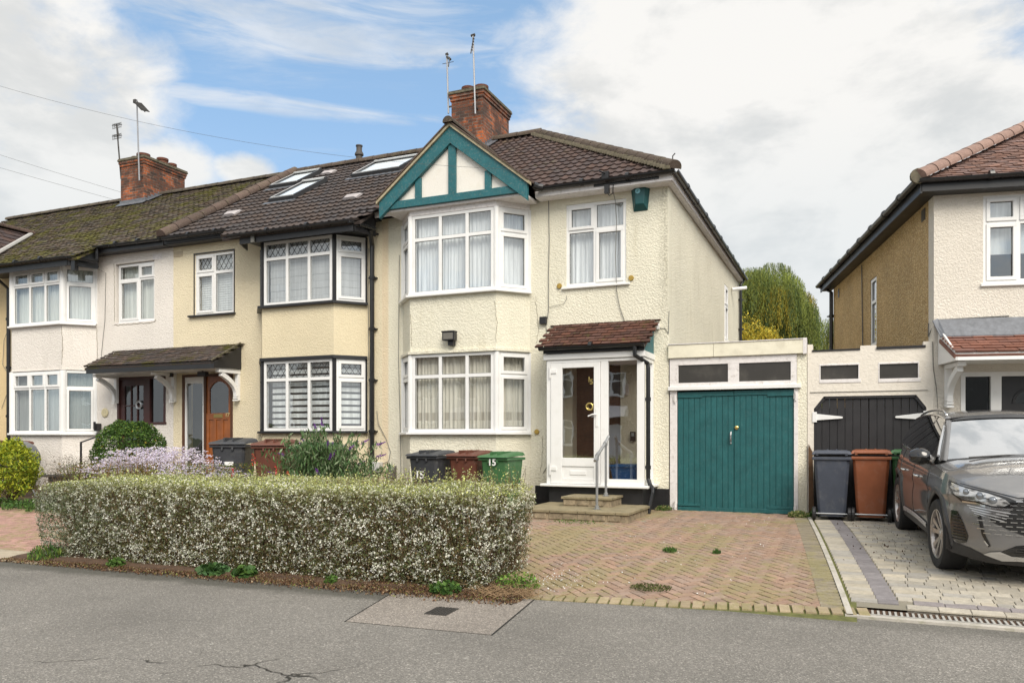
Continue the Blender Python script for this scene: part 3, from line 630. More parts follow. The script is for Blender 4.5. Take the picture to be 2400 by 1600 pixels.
b.tube([(-2.97, -.01, 3.32), (-2.86, -.01, 3.31), (-2.80, -.01, 3.22), (-2.79, -.01, 3.6)], .005, 5)
b.build('wall_cable', M_WIREG, h15)
b = MB(); b.box(-5.10, -.07, 3.50, -4.97, -.003, 3.63); b.build('junction_box', M_BLACK, h15, bevel=.008)
b = MB(); b.box(-2.99, -.06, 3.3, -2.95, -.003, 3.4); b.tube([(-2.78, 7.55, 5.25), (-2.45, 7.75, 5.30)], .045, 8); b.build('wall_fitting', M_UPVC, h15)
def crack(parent, pts, r_=.0035, amp=.012):
    rnd = random.Random(int(abs(pts[0][0]*100))); b_ = MB(); P_ = []
    for p, q in zip(pts[:-1], pts[1:]):
        n = max(2, int(math.dist(p, q)/.06)); P_ += [tuple(p[i]+(q[i]-p[i])*k/n+(rnd.uniform(-amp, amp) if i != 1 else 0) for i in range(3)) for k in range(n)]
    b_.tube(P_, r_, 4, caps=False); b_.build('wall_crack', plain('dirt filled crack', (.20, .17, .11), 1.), parent)
crack(h15, [(-7.48, -.503, 3.75), (-7.46, -.503, 3.1)]); crack(h15, [(-5.78, -.503, 3.9), (-5.73, -.503, 3.5), (-5.76, -.503, 3.1)], .003); crack(h15, [(-5.2, -.003, 4.0), (-5.14, -.003, 3.4), (-5.2, -.003, 3.1)], .003); crack(h15, [(-5.05, -.003, 1.5), (-5.1, -.003, .8)], .003)
# ================================================================ HOUSE 17
h17 = thing('terraced_house', 'warm cream rendered house with black trimmed lattice windows and skylights in its roof', 'house', (-11.1, 0, .35), 0, 'houses along the street')
BB = [(-11.4, 0), (-10.95, -.5), (-9.2, -.5), (-8.78, 0)]
mb = MB(); wall_panel(mb, -13.868, -8.422, -.1, 5.74, 0, .25, [(-11.4, -8.78, -.2, 5.70), (-13.24, -12.14, 4.15, 5.48), (-13.60, -12.17, .55, 2.86)])
rw = MB(); rw.box(-13.868, BK, -.1, -8.422, BK+.25, 5.74); rw.build('rear_wall', M_R17, h17)
mb.build('wall', M_R17, h17)
b = MB(); bay(b, BB, -.1, 1.57); b.build('bay_wall', M_R17B, h17); b = MB(); bay(b, BB, 3.08, 4.10); b.build('bay_wall', M_R17B, h17)
b = MB(); bay(b, BB, 3.01, 3.075, .15, .05); bay(b, BB, 4.075, 4.125, .1, .09); bay(b, BB, 1.56, 1.60, .1, .09); bay(b, BB, 5.41, 5.45, .2, .01)
b.box(-13.39, -.07, 4.11, -12.09, .05, 4.148); b.box(-13.27, -.012, 4.15, -13.242, .02, 5.50); b.box(-12.14, -.012, 4.15, -12.115, .02, 5.50); b.box(-13.27, -.015, 5.482, -12.115, .02, 5.51)
b.build('black_trim', M_BLACK, h17, bevel=.004)
BBk = dict(post=M_BLACK, lattice_top=True, sill=False, pw=.036)
bay_windows(h17, BB, 4.13, 5.41, 5.065, (.575, 1.11), (), 'all', 'roller', M_BLINDG, **BBk)
bay_windows(h17, BB, 1.605, 3.01, 2.63, (.575, 1.11), (), 'all', 'zebra', M_BLIND, **BBk)
window(h17, (-13.24, .02), (-12.14, .02), 4.15, 5.48, (.545,), 5.06, ((0, 1), (0, 0)), ((0, 1), (1, 1)), 'slats', M_BLIND, label='first floor window with lattice top lights')
# door with side panel
M_OAK = plain('orange stained oak', (.28, .085, .018), .42, var=.35, scale=5, coat=.2); M_OAKD = plain('dark stained oak', (.09, .035, .014), .5, var=.3)
d = part('front_door', h17, 'orange oak front door with arched glass')
b = MB(); b.box(-13.60, -.015, .62, -13.53, .08, 2.86); b.box(-13.53, -.014, 2.80, -12.23, .08, 2.86); b.box(-12.23, -.015, .62, -12.17, .08, 2.86); b.box(-12.98, -.013, .62, -12.92, .08, 2.80); b.build('door_frame', M_OAKD, d)
b = MB(); b.box(-13.53, .0, .62, -13.49, .05, 2.80); b.box(-13.02, .0, .62, -12.98, .05, 2.80); b.box(-13.49, .0, 2.66, -13.02, .05, 2.80); b.build('side_panel_frame', M_UPVC, d)
b = MB(); b.quad((-13.49, .03, .62), (-13.02, .03, .62), (-13.02, .03, 2.66), (-13.49, .03, 2.66)); b.build('side_panel_glass', glass_mat('etched glass', 1.3, (.55, .58, .58), base=.1), d)
b = MB(); b.box(-12.92, .02, .62, -12.23, .06, 1.98); b.box(-12.92, .02, 1.98, -12.84, .06, 2.80); b.box(-12.31, .02, 1.98, -12.23, .06, 2.80); b.box(-12.84, .02, 2.69, -12.31, .06, 2.80)
for k in range(8):
    a0, a1 = k/8, (k+1)/8; f_ = lambda a: 2.69-.16*(abs(2*a-1)**2.2)
    b.extr([(-12.84+.53*a0, .02, 2.69), (-12.84+.53*a1, .02, 2.69), (-12.84+.53*a1, .02, f_(a1)), (-12.84+.53*a0, .02, f_(a0))], (0, .04, 0))
for k in range(4): x = -12.92+.035+k*.2; b.box(x-.03, .004, .70, x+.045, .02, 1.86)
b.box(-12.92, .003, 1.86, -12.23, .02, 2.0); b.build('door_leaf', M_OAK, d, bevel=.005)
b = MB(); b.quad((-12.84, .04, 1.99), (-12.31, .04, 1.99), (-12.31, .04, 2.69), (-12.84, .04, 2.69)); b.build('door_glass', glass_mat('textured glass', 1.2, (.5, .52, .52), ripple=.006), d)
b = MB(); b.box(-12.70, -.008, 2.03-.13, -12.45, .003, 2.11-.13); b.build('letterbox', plain('aged brass', (.33, .25, .09), .4, metal=.6), d, bevel=.004)
text_mesh('17', .12, front_M(-12.38, -.003, 1.92), 'house_number', plain('bright brass', (.62, .50, .25), .35, metal=.5), d)
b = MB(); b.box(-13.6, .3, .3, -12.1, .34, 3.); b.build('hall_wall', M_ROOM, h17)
# roof: main slope, forward slope over the bay
rf = part('roof', h17); cg = (.076, .061, .056)
tiles((-13.87, E0, Z0+.0), (1, 0, 0), UP, 5.45, 4.5*SL, .325, .165, 'roll', [((-8.43, 0, 0), (1, 0, 0)), ((0, YR, 0), (0, 1, 0)), (v1, vn2)], cg, .16, [M_T17], rf, 'roof_tiles', lip=.04, wave=.017, odd=.015)
tiles((-11.75, -.80, rz_(-.80)), (1, 0, 0), UP, 3.33, .5*SL, .325, .165, 'roll', [((-11.75, -.8, 0), (-1, -.55, 0)), ((-8.42, -.8, 0), (.9, -.5, 0))], cg, .16, [M_T17], rf, 'bay_roof_tiles', lip=.04, wave=.017, odd=.015)
b = MB(); b.add([(-13.87, BK+.3, Z0-.06), (-8.42, BK+.3, Z0-.06), (-8.42, BK-4.2, ZR-.05), (-13.87, BK-4.2, ZR-.05)], [(0, 1, 2, 3)]); b.add([(-13.87, YR, ZR-.04), (-8.42, YR, ZR-.04), (-8.42, BK-4.2, ZR-.04), (-13.87, BK-4.2, ZR-.04)], [(0, 1, 2, 3)]); b.build('rear_slope', M_BLACK, rf, fix=False)
ridge((-7.9, YR, ZR+.03), (-13.9, YR, ZR+.03), .12, M_RIDGE, rf); ridge((-13.87, E0-.04, Z0+.05), (-13.87, YR+.02, ZR+.09), .13, M_RIDGE, rf, 'party_ridge_tiles', c0=(.12, .085, .07))
b = MB(); b.extr([(-13.80, E0, Z0-.07), (-8.43, E0, Z0-.07), (-8.43, YR, ZR-.07), (-13.80, YR, ZR-.07)], (0, 0, -.03)); 
b.box(-13.86, -.27, 5.72, -11.6, -.24, 5.83); b.box(-13.86, -.24, 5.70, -8.43, -.003, 5.72)
b.extr([(-11.30, -.76, 5.36), (-8.55, -.76, 5.36), (-8.55, -.76, 5.50), (-11.30, -.76, 5.50)], (0, .03, 0)); b.box(-11.30, -.73, 5.44, -8.50, -.0, 5.47)
b.extr([(-11.55, -.27, 5.36), (-11.30, -.76, 5.36), (-11.30, -.76, 5.52), (-11.55, -.27, 5.80)], (.02, .01, 0)); b.extr([(-8.55, -.76, 5.36), (-8.44, -.2, 5.36), (-8.44, -.2, 5.80), (-8.55, -.76, 5.52)], (-.02, 0, 0))
b.build('fascia', M_BLACK, h17)
b = MB(); gutter(b, (-13.83, -.33, 5.83), (-11.62, -.33, 5.83)); gutter(b, (-11.50, -.84, 5.535), (-8.62, -.84, 5.535)); gutter(b, (-8.62, -.84, 5.535), (-8.40, -.30, 5.50)); gutter(b, (-8.85, -.33, 5.84), (-8.1, -.33, 5.84))
b.tube([(-8.50, -.33, 5.80), (-8.50, -.33, 5.68), (-8.56, -.36, 5.60), (-8.52, -.40, 5.50)], .035, 8)
downpipe(b, [(-8.45, -.38, 5.46), (-8.61, -.07, 5.22), (-8.61, -.07, .3)], .045, (4.6, 3.6, 2.6, 1.6)); b.build('gutter', M_GUT, h17)
b = MB(); b.tube([(-8.73, -.02, 5.2), (-8.73, -.02, 4.0), (-8.71, -.02, 2.0), (-8.72, -.02, 1.0)], .006, 5); b.box(-10.98, -.80, 5.36, -10.90, -.77, 5.52); b.build('wall_cable', M_WIREG, h17)
M_SKYF = plain('grey aluminium skylight frame', (.06, .062, .066), .4, metal=.3); M_SKYW = plain('pale skylight trim', (.55, .55, .54), .4)
M_SKYG = glass_mat('skylight glass', .35, base=-.02)
def slope_T(x, y, dz=0): 
    up = Vector(UP).normalized(); n = Vector((1, 0, 0)).cross(up)
    return Matrix(((1, up.x, n.x, x), (0, up.y, n.y, y), (0, up.z, n.z, rz_(y)+dz), (0, 0, 0, 1)))
def skylight(x, y, w_, l_, label):
    s_ = part('skylight', rf, label); T = slope_T(x, y, .04); b = MB(T)
    b.box(0, 0, 0, w_, .075, .085); b.box(0, l_-.09, 0, w_, l_, .115); b.box(0, .075, 0, .055, l_-.09, .095); b.box(w_-.055, .075, 0, w_, l_-.09, .095); b.build('frame', M_SKYF, s_)
    b = MB(T); b.box(.03, l_-.10, .095, w_-.03, l_-.035, .125); b.box(.01, .06, .085, .04, l_-.05, .10); b.box(.03, .055, .085, w_-.03, .085, .10); b.build('trim', M_SKYW, s_)
    b = MB(T); b.quad((.055, .075, .075), (w_-.055, .075, .075), (w_-.055, l_-.09, .075), (.055, l_-.09, .075)); b.build('pane', M_SKYG, s_, fix=False)
    b = MB(T); b.box(.02, .04, -.02, w_-.02, l_-.04, .05); b.build('blind', plain('reflected cloud white', (.8, .82, .84), .5, var=.03), s_)  # white panel under the pane; its colour stands in for reflected cloud
    b = MB(T); b.box(-.12, -.14, -.0, w_+.05, -.0, .012); b.build('flashing', M_LEAD, s_)
skylight(-13.43, 2.66, .86, 1.20, 'upper of two narrow skylights'); skylight(-12.28, 1.28, .70, 1.50, 'lower of two narrow skylights'); skylight(-10.85, 2.48, 1.32, 1.22, 'wide skylight near the ridge')
def vent(x, y):
    b = MB(slope_T(x, y, .045)); prof = [(0, 0), (.0, .05), (.14, .075), (.28, .045), (.34, 0)]
    rows = [[(-.17+i*.34/6, py, pz*(1 if 0 < i < 6 else .55)) for py, pz in prof] for i in range(7)]; b.grid(rows); b.extr(rows[0], (-.002, 0, 0)); b.extr(rows[-1], (.002, 0, 0)); b.build('roof_vent', plain('pale grey vent', (.40, .37, .37), .7), rf, smooth=False)
vent(-12.85, .60); vent(-12.2, 3.30); vent(-9.58, .56)
b = MB(); b.lathe([(.085, 8.60), (.085, 8.84), (.115, 8.86), (.115, 8.90), (.075, 8.97), (.075, 9.08), (.09, 9.09), (.09, 9.12), (.06, 9.12)], (-11.84, 4.25, 0), 14); b.build('ridge_vent_pipe', M_POT if False else plain('grey vent pipe', (.07, .062, .055), .7), rf, smooth=True, auto=35)
# ================================================================ HOUSE 19
h19 = thing('terraced_house', 'chalk white rendered house under a mossy tiled roof beside the cream house', 'house', (-16.6, 0, .35), 0, 'houses along the street')
BC = [(-18.98, 0), (-18.53, -.5), (-16.78, -.5), (-16.29, 0)]
mb = MB(); wall_panel(mb, -19.25, -13.872, -.1, 5.74, 0, .25, [(-18.98, -16.29, -.2, 5.70), (-15.66, -14.44, 4.10, 5.48), (-15.60, -14.60, .55, 2.86), (-14.60, -14.10, 1.80, 2.86)]); rw = MB(); rw.box(-19.25, BK, -.1, -13.872, BK+.25, 5.74); rw.build('rear_wall', M_R19, h19)
bay(mb, BC, -.1, 1.54); bay(mb, BC, 3.06, 4.09); bay(mb, BC, 3.04, 3.058, .2, .02); bay(mb, BC, 5.43, 5.46, .2, .0); mb.build('wall', M_R19, h19)
bay_windows(h19, BC, 4.13, 5.43, 5.06, (.60, 1.13), ((0, 1), (1, 1), (2, 1)), ((0, 0),), 'net', M_NETC, pw=.075)
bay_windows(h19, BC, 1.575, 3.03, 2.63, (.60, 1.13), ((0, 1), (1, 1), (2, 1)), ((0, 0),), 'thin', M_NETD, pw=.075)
window(h19, (-15.62, .05), (-14.46, .05), 4.12, 5.46, (.66,), 5.10, ((1, 1), (0, 0)), (), 'net', M_NETC, sill=(.06, .05, .03, M_WOODW), label='first floor window with net curtains')
M_MAH = plain('mahogany stained door', (.055, .018, .016), .45, var=.3)
d = part('front_door', h19, 'dark mahogany door with small panes')
b = MB(); b.box(-15.60, -.01, .62, -15.53, .1, 2.86); b.box(-15.53, -.009, 2.80, -14.12, .1, 2.86); b.box(-14.66, -.01, .62, -14.58, .1, 2.80); b.box(-14.16, -.01, 1.80, -14.10, .1, 2.80); b.box(-14.58, -.02, 1.77, -14.08, .1, 1.82); b.build('door_frame', M_MAH, d)
b = MB(); x0, x1, z0, z1 = -15.53, -14.66, .62, 2.80
b.box(x0, .02, z0, x0+.14, .07, z1); b.box(x1-.14, .02, z0, x1, .07, z1); b.box(x0+.14, .02, z1-.14, x1-.14, .07, z1); b.box(x0+.14, .02, z0, x1-.14, .07, z0+.2)
for k in range(1, 3): x = x0+.14+(x1-x0-.28)*k/3; b.box(x-.013, .021, z0+.2, x+.013, .069, z1-.14)
for k in range(1, 4): z_ = z0+.2+(z1-z0-.34)*k/4; b.box(x0+.14, .022, z_-.013, x1-.14, .068, z_+.013)
b.build('door_leaf', M_MAH, d); b = MB(); b.quad((x0+.14, .045, z0+.2), (x1-.14, .045, z0+.2), (x1-.14, .045, z1-.14), (x0+.14, .045, z1-.14)); b.quad((-14.58, .045, 1.82), (-14.16, .045, 1.82), (-14.16, .045, 2.80), (-14.58, .045, 2.80)); b.build('door_glass', glass_mat('obscure glass', 1.2, (.42, .42, .42), ripple=.006), d)
b = MB(); b.lathe([(.05, 0), (.075, .012), (.1, 0)], (-14.93, -.0, 2.22), 16, 'Y'); b.build('door_knocker', M_METAL, d)
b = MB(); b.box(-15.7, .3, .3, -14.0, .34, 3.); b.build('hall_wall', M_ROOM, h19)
b = MB(); b.lathe([(0, -.02), (.085, -.022), (.105, -.012), (.11, 0)], (-15.99, -.01, 2.05), 20, 'Y'); b.build('number_plaque', plain('cream ceramic plaque', (.62, .55, .35), .4, var=.3, scale=30), h19)
rf = part('roof', h19); c19 = (.12, .095, .075)
tiles((-25.6, E0, Z0), (1, 0, 0), UP, 11.7, 4.5*SL, .10, .17, 'plain', [((-13.89, 0, 0), (1, 0, 0)), ((0, YR, 0), (0, 1, 0))], c19, .35, [M_T19], rf, 'roof_tiles', lip=.016, odd=.4, label='mossy plain tiles')
tiles((-19.55, -.80, rz_(-.80)), (1, 0, 0), UP, 3.6, .5*SL, .10, .17, 'plain', [((-15.95, -.8, 0), (.9, -.5, 0))], c19, .35, [M_T19], rf, 'bay_roof_tiles', lip=.016, odd=.4)
b = MB(); b.add([(-25.6, BK+.3, Z0-.06), (-13.89, BK+.3, Z0-.06), (-13.89, BK-4.2, ZR-.05), (-25.6, BK-4.2, ZR-.05)], [(0, 1, 2, 3)]); b.add([(-25.6, YR, ZR-.04), (-13.89, YR, ZR-.04), (-13.89, BK-4.2, ZR-.04), (-25.6, BK-4.2, ZR-.04)], [(0, 1, 2, 3)]); b.build('rear_slope', M_BLACK, rf, fix=False)
ridge((-13.95, YR, ZR+.02), (-25.6, YR, ZR+.02), .10, M_RIDGE, rf, c0=(.09, .075, .06))
b = MB(); b.box(-15.9, -.27, 5.70, -13.89, -.24, 5.84); b.box(-19.25, -.24, 5.70, -13.89, -.003, 5.715)
b.box(-19.6, -.77, 5.36, -16.25, -.74, 5.52); b.box(-19.6, -.74, 5.455, -16.2, -.0, 5.475); b.extr([(-16.25, -.77, 5.36), (-15.98, -.2, 5.36), (-15.98, -.2, 5.80), (-16.25, -.77, 5.52)], (-.02, 0, 0)); b.build('fascia', M_BLACK, h19)
b = MB(); gutter(b, (-15.95, -.33, 5.845), (-13.89, -.33, 5.835)); gutter(b, (-19.6, -.84, 5.55), (-16.2, -.84, 5.55)); gutter(b, (-16.2, -.84, 5.55), (-15.85, -.3, 5.52)); b.tube([(-15.86, -.33, 5.80), (-15.86, -.33, 5.55)], .035, 8); b.box(-16.18, -.74, 5.25, -16.06, -.64, 5.62)
downpipe(b, [(-19.1, -.6, 5.42), (-19.20, -.12, 5.15), (-19.20, -.12, .3)], .045, (4.4, 3.2, 2.0)); b.build('gutter', M_GUT, h19)
b = MB(); b.tube([(-16.05, -.3, 5.42), (-15.95, -.02, 5.3), (-15.98, -.02, 4.2), (-16.1, -.02, 3.4), (-16.08, -.02, 3.3)], .006, 5); b.build('wall_cable', M_WIREG, h19)
for xx, nm in ((-14.35, 0), (-13.72, 1)):
    b = MB(); b.box(xx-.13, -.008, 5.48, xx+.13, -.001, 5.60); 
    for k in range(5): b.box(xx-.11+k*.045, -.012, 5.49, xx-.085+k*.045, -.008, 5.59)
    b.build('air_brick', M_WOODW if nm == 0 else plain('buff air brick', (.5, .42, .3), .8), h19 if nm == 0 else h17)
chimney(rf, -19.72, -18.78, 3.6, 5.12, 8.0, 9.62, [(-19.50, 4.0, .15, .16), (-19.2, 3.95, .17, .20), (-18.98, 4.45, .15, .2), (-18.98, 4.8, .13, .15)], rz_)
crack(h19, [(-16.80, -.503, 4.05), (-16.76, -.503, 3.6), (-16.80, -.503, 3.1)], .005); crack(h19, [(-16.27, -.003, 4.05), (-16.24, -.003, 3.5), (-16.27, -.003, 3.1)], .005); crack(h19, [(-15.70, -.003, 5.5), (-15.69, -.003, 4.1)], .006); crack(h19, [(-15.70, -.003, 4.07), (-14.42, -.003, 4.07), (-14.41, -.003, 4.2)], .006)
# ================================================================ HOUSE 21 (cut by the left edge)
h21 = thing('terraced_house', 'yellow cream house cut off by the left edge of the photo', 'house', (-22.4, 0, .35), 0, 'houses along the street')
mb = MB(); mb.box(-25.4, 0, -.1, -19.252, .25, 5.74); rw = MB(); rw.box(-25.4, BK, -.1, -19.252, BK+.25, 5.74); rw.build('rear_wall', M_R21, h21); mb.build('wall', M_R21, h21)
rf = part('roof', h21); XW = -20.9; zw = lambda x: 7.05-.86*(x-XW)
vyw = lambda x: (zw(x)-Z0)/ML_+E0
va, vb = Vector((XW, vyw(XW), 0)), Vector((-19.55, vyw(-19.55), 0)); vd = vb-va; vn = Vector((-vd.y, vd.x, 0)); vn = -vn if vn.y < 0 else vn
tiles((XW, 1.75, 7.05+.04), (0, -1, 0), (-1, 0, .86), 2.9, .01, .1, .17, 'plain', (), c19, .3, [M_T19], rf, 'x') if False else None
tiles((-19.45, -.95, zw(-19.45)+.03), (0, 1, 0), (-1, 0, .86), 2.7, 1.45*math.hypot(1, .86), .20, .25, 'plain', [(va, vn)], (.075, .05, .045), .2, [M_T17], rf, 'wing_tiles', lip=.02)
ridge((XW, -.95, 7.12), (XW, va.y+.1, 7.12), .1, M_RIDGE, rf, c0=(.09, .06, .05))
b = MB(); b.tube([(va.x+.05, va.y, 7.1), (-19.60, vyw(-19.60)-.03, zw(-19.60)+.09)], .05, 6); b.build('valley_flashing', plain('pale valley flashing', (.45, .44, .42), .6), rf)
b = MB(); b.tube([(XW+.02, .75, 7.24), (-20.5, .25, 6.8), (-20.2, -.1, 6.5), (-19.9, -.5, 6.25), (-19.6, -.9, 6.02)], .02, 6); b.build('roof_cable', plain('white cable', (.6, .6, .58), .5), rf)
b = MB(); b.box(-25.4, -.30, 5.6, -19.45, -.26, 5.78); gutter(b, (-25.4, -.36, 5.75), (-19.7, -.36, 5.75)); b.build('gutter', M_GUT, h21)
b = MB(); b.tube([(-19.28, -.03, 4.3), (-19.5, -.03, 3.9), (-19.55, -.03, 3.3), (-19.3, -.03, 3.0)], .006, 5); b.tube([(-19.28, -.02, 2.8), (-19.6, -.02, 2.2)], .006, 5); b.build('wall_cable', M_WIREG, h21)
# ================================================================ shared porch canopy 17/19
cn = thing('door_canopy', 'long moss topped tiled canopy on white brackets over two front doors', 'canopy', (-13.8, 0, 2.9))
ud = Vector((0, .8, .44)).normalized()
tiles((-15.66, -.83, 3.045), (1, 0, 0), (0, .83, .43), 3.72, .93, .12, .17, 'plain', [((-15.66, -.83, 0), (-1, -.0, 0))], (.09, .07, .062), .3, [attr_mat('canopy tile', .85, .6, 45, moss=((.065, .065, .012), .50, .95, (.11, .10, .02)), mossscale=1.6, lich=((.3, .28, .26), .4))], cn, 'canopy_tiles', lip=.022)
b = MB(); b.box(-15.62, -.80, 2.89, -11.93, -.775, 3.03)
for x in (-15.60, -11.96): b.extr([(x, -.79, 2.90), (x, -.79, 3.02), (x, -.003, 3.42), (x, -.003, 2.93)], (.025, 0, 0))
b.build('fascia', M_BLACK, cn); b = MB(); b.box(-15.57, -.775, 2.895, -11.965, -.005, 2.92); b.build('soffit', M_UPVC, cn)
b = MB(); b.extr([(-11.955, -.84, 3.04), (-11.955, -.02, 3.47), (-11.93, -.02, 3.47), (-11.93, -.84, 3.04)], (0, 0, .035)); b.build('verge_mortar', M_CEMENT, cn)
for x in (-15.62, -13.85, -12.04): bracket(cn, Matrix.Translation((x+.03, -.0, 2.26)) @ Matrix.Rotation(R(-90), 4, 'Z'), h=.63, dpt=.62)
fl = MB(); fl.box(-12.83, -.35, 2.78, -12.60, -.25, 2.88); fl.tube([(-12.72, -.3, 2.87), (-12.72, -.3, 2.92)], .02, 6); tag(fl.build('security_light', M_BLACK, bevel=.01), 'small black light under the canopy above the orange door', 'light')
fl = MB(); fl.lathe([(0, -.05), (.05, -.05), (.055, .03), (0, .04)], (-13.78, -.15, 2.86), 12); tag(fl.build('security_light', M_BLACK), 'tiny round black light under the canopy between the doors', 'light')
fl = MB(); fl.box(-16.20, -.14, 1.62, -16.10, -.01, 1.80); fl.box(-16.17, -.18, 1.66, -16.12, -.14, 1.84); tag(fl.build('wall_lamp', M_BLACK, bevel=.01), 'small black lamp on the white wall by the bay window', 'light')
# ================================================================ enclosed porch of house 15
po = thing('enclosed_porch', 'white glazed lean-to porch with red tiled roof and house number on its door', 'porch', (-3.87, -.35, .27))
PY = -.70; XL, XR = -4.72, -3.05
b = MB(); b.box(XL+.03, PY+.04, .1, XR-.03, -.003, .66); b.build('base', M_BLACK, po)
b = MB(); b.box(XL-.10, PY-.07, .66, XR+.09, -.003, .705); b.build('sill', M_UPVC, po, bevel=.012)
b = MB(); zt = 2.78
b.box(XL, PY, .705, XL+.075, PY+.08, zt); b.box(XR-.115, PY, .705, XR, PY+.08, zt); b.box(XL+.075, PY+.001, zt-.05, XR-.115, PY+.079, zt); b.box(-3.77, PY+.001, .705, -3.65, PY+.079, zt-.05)
b.box(-3.65, PY+.002, .705, XR-.115, PY+.078, .80)
b.box(XR-.075, PY+.081, .705, XR, -.003, .79); b.box(XR-.075, PY+.081, zt-.06, XR, -.003, zt); b.box(XR-.075, -.08, .79, XR, -.003, zt-.06)
b.box(XL, PY+.081, .705, XL+.075, -.003, .79); b.box(XL, PY+.081, zt-.06, XL+.075, -.003, zt); b.box(XL, -.08, .79, XL+.075, -.003, zt-.06)
b.build('frame', M_UPVC, po, bevel=.005)
b = MB(); b.box(XL-.05, PY-.03, 2.785, XR+.02, PY+.05, 2.88); b.box(XR-.06, PY+.05, 2.785, XR+.018, -.003, 2.88); b.build('header', M_UPVC, po, bevel=.004)
b = MB(); b.quad((-3.65, PY+.04, .80), (XR-.115, PY+.04, .80), (XR-.115, PY+.04, zt-.05), (-3.65, PY+.04, zt-.05)); b.build('side_light', M_GLASSD, po); b = MB(); b.quad((XR-.035, PY+.08, .79), (XR-.035, -.08, .79), (XR-.035, -.08, zt-.06), (XR-.035, PY+.08, zt-.06)); b.build('side_light', M_GLASSD, po); b = MB(); b.quad((XL+.035, PY+.08, .79), (XL+.035, -.08, .79), (XL+.035, -.08, zt-.06), (XL+.035, PY+.08, zt-.06)); b.build('side_light', M_GLASSD, po)
d = part('porch_door', po); dx0, dx1 = XL+.08, -3.775; b = MB()
gx0, gx1, gz0, gz1 = -4.44, -3.885, 1.14, 2.64
b.box(dx0, PY-.018, .71, gx0, PY+.05, zt-.055); b.box(gx1, PY-.018, .71, dx1, PY+.05, zt-.055); b.box(gx0, PY-.017, gz1, gx1, PY+.05, zt-.055); b.box(gx0, PY-.017, 1.0, gx1, PY+.05, gz0); b.box(gx0, PY-.017, .71, gx1, PY+.05, .80); b.box(gx0, PY+.0, .80, gx1, PY+.05, 1.0)
b.build('door_leaf', M_UPVC, d, bevel=.006)
b = MB(); b.quad((gx0, PY+.01, gz0), (gx1, PY+.01, gz0), (gx1, PY+.01, gz1), (gx0, PY+.01, gz1)); b.build('door_glass', M_GLASSD, d)
b = MB(); b.box(-4.30, PY-.012, .86, -4.02, PY, .93); b.build('letterbox', M_UPVC, d, bevel=.005)
b = MB(); b.box(-3.85, PY-.03, 1.66, -3.81, PY-.018, 1.95); b.tube([(-3.83, PY-.05, 1.86), (-3.90, PY-.06, 1.86), (-3.97, PY-.06, 1.83)], .012, 8); b.build('door_handle', M_UPVC, d)
M_BRASS = plain('polished brass', (.75, .58, .2), .25, metal=.9)
b = MB(); b.lathe([(.055+.011*math.cos(t), .011*math.sin(t)) for t in [2*math.pi*i/8 for i in range(9)]], (-3.955, PY-.03, 1.99), 20, 'Y'); b.build('door_knocker', M_BRASS, d, smooth=True)
text_mesh('1', .12, front_M(-4.00, PY-.001, 2.40), 'house_number', M_BRASS, d); text_mesh('5', .12, front_M(-3.96, PY-.001, 2.36), 'house_number', M_BRASS, d)
for z_ in (2.56, .93):
    b = MB(); b.box(dx0+.0, PY-.035, z_, dx0+.10, PY-.018, z_+.06); b.tube([(dx0-.01, PY-.03, z_-.08), (dx0-.01, PY-.03, z_+.12)], .012, 8); b.build('hinge', M_UPVC, d)
M_PT = M_TRED
tiles((XL-.02, PY-.09, 3.00), (1, 0, 0), (0, .79, .47), 1.72, .92, .11, .165, 'plain', (), (.095, .044, .032), .36, [M_PT], po, 'roof_tiles', lip=.018, odd=.10)
b = MB(); b.extr([(XR+.0, PY-.04, 2.885), (XR+.0, PY-.04, 3.0), (XR+.0, -.003, 3.42), (XR+.0, -.003, 2.885)], (-.03, 0, 0)); b.build('cheek', M_TEAL, po)
b = MB(); b.box(XL-.04, PY-.06, 2.885, XR+.02, PY-.035, 2.99); gutter(b, (XL-.09, PY-.12, 2.985), (XR+.04, PY-.12, 2.985)); b.extr([(XL+.0, PY-.04, 2.885), (XL+.0, PY-.04, 3.0), (XL+.0, -.003, 3.42), (XL+.0, -.003, 2.885)], (.03, 0, 0)); b.build('gutter', M_GUT, po)
b = MB(); downpipe(b, [(XR-.12, PY-.12, 2.93), (XR-.12, PY-.10, 2.83)]); b.tube([(XR-.12, PY-.12, 2.95), (XR-.12, PY-.12, 2.80), (XR+.035, PY+.10, 2.68), (XR+.045, PY+.10, 2.6), (XR+.045, PY+.10, .82), (XR+.085, PY+.06, .72), (XR+.14, PY+.02, .66), (XR+.14, PY+.0, .60), (XR+.09, PY-.08, .27)], .036, 10)
for z_ in (2.1, 1.0): b.tube([(XR+.045, PY+.10, z_-.03), (XR+.045, PY+.10, z_+.03)], .046, 10); b.box(XR-.03, PY+.09, z_-.01, XR+.045, PY+.11, z_+.01)
b.build('downpipe', M_GUT, po, smooth=False)
b = MB(); b.box(-4.6, .24, .3, -3.5, .30, 2.76); b.build('inner_back', plain('brown inner door', (.12, .06, .035), .5, var=.4), po)
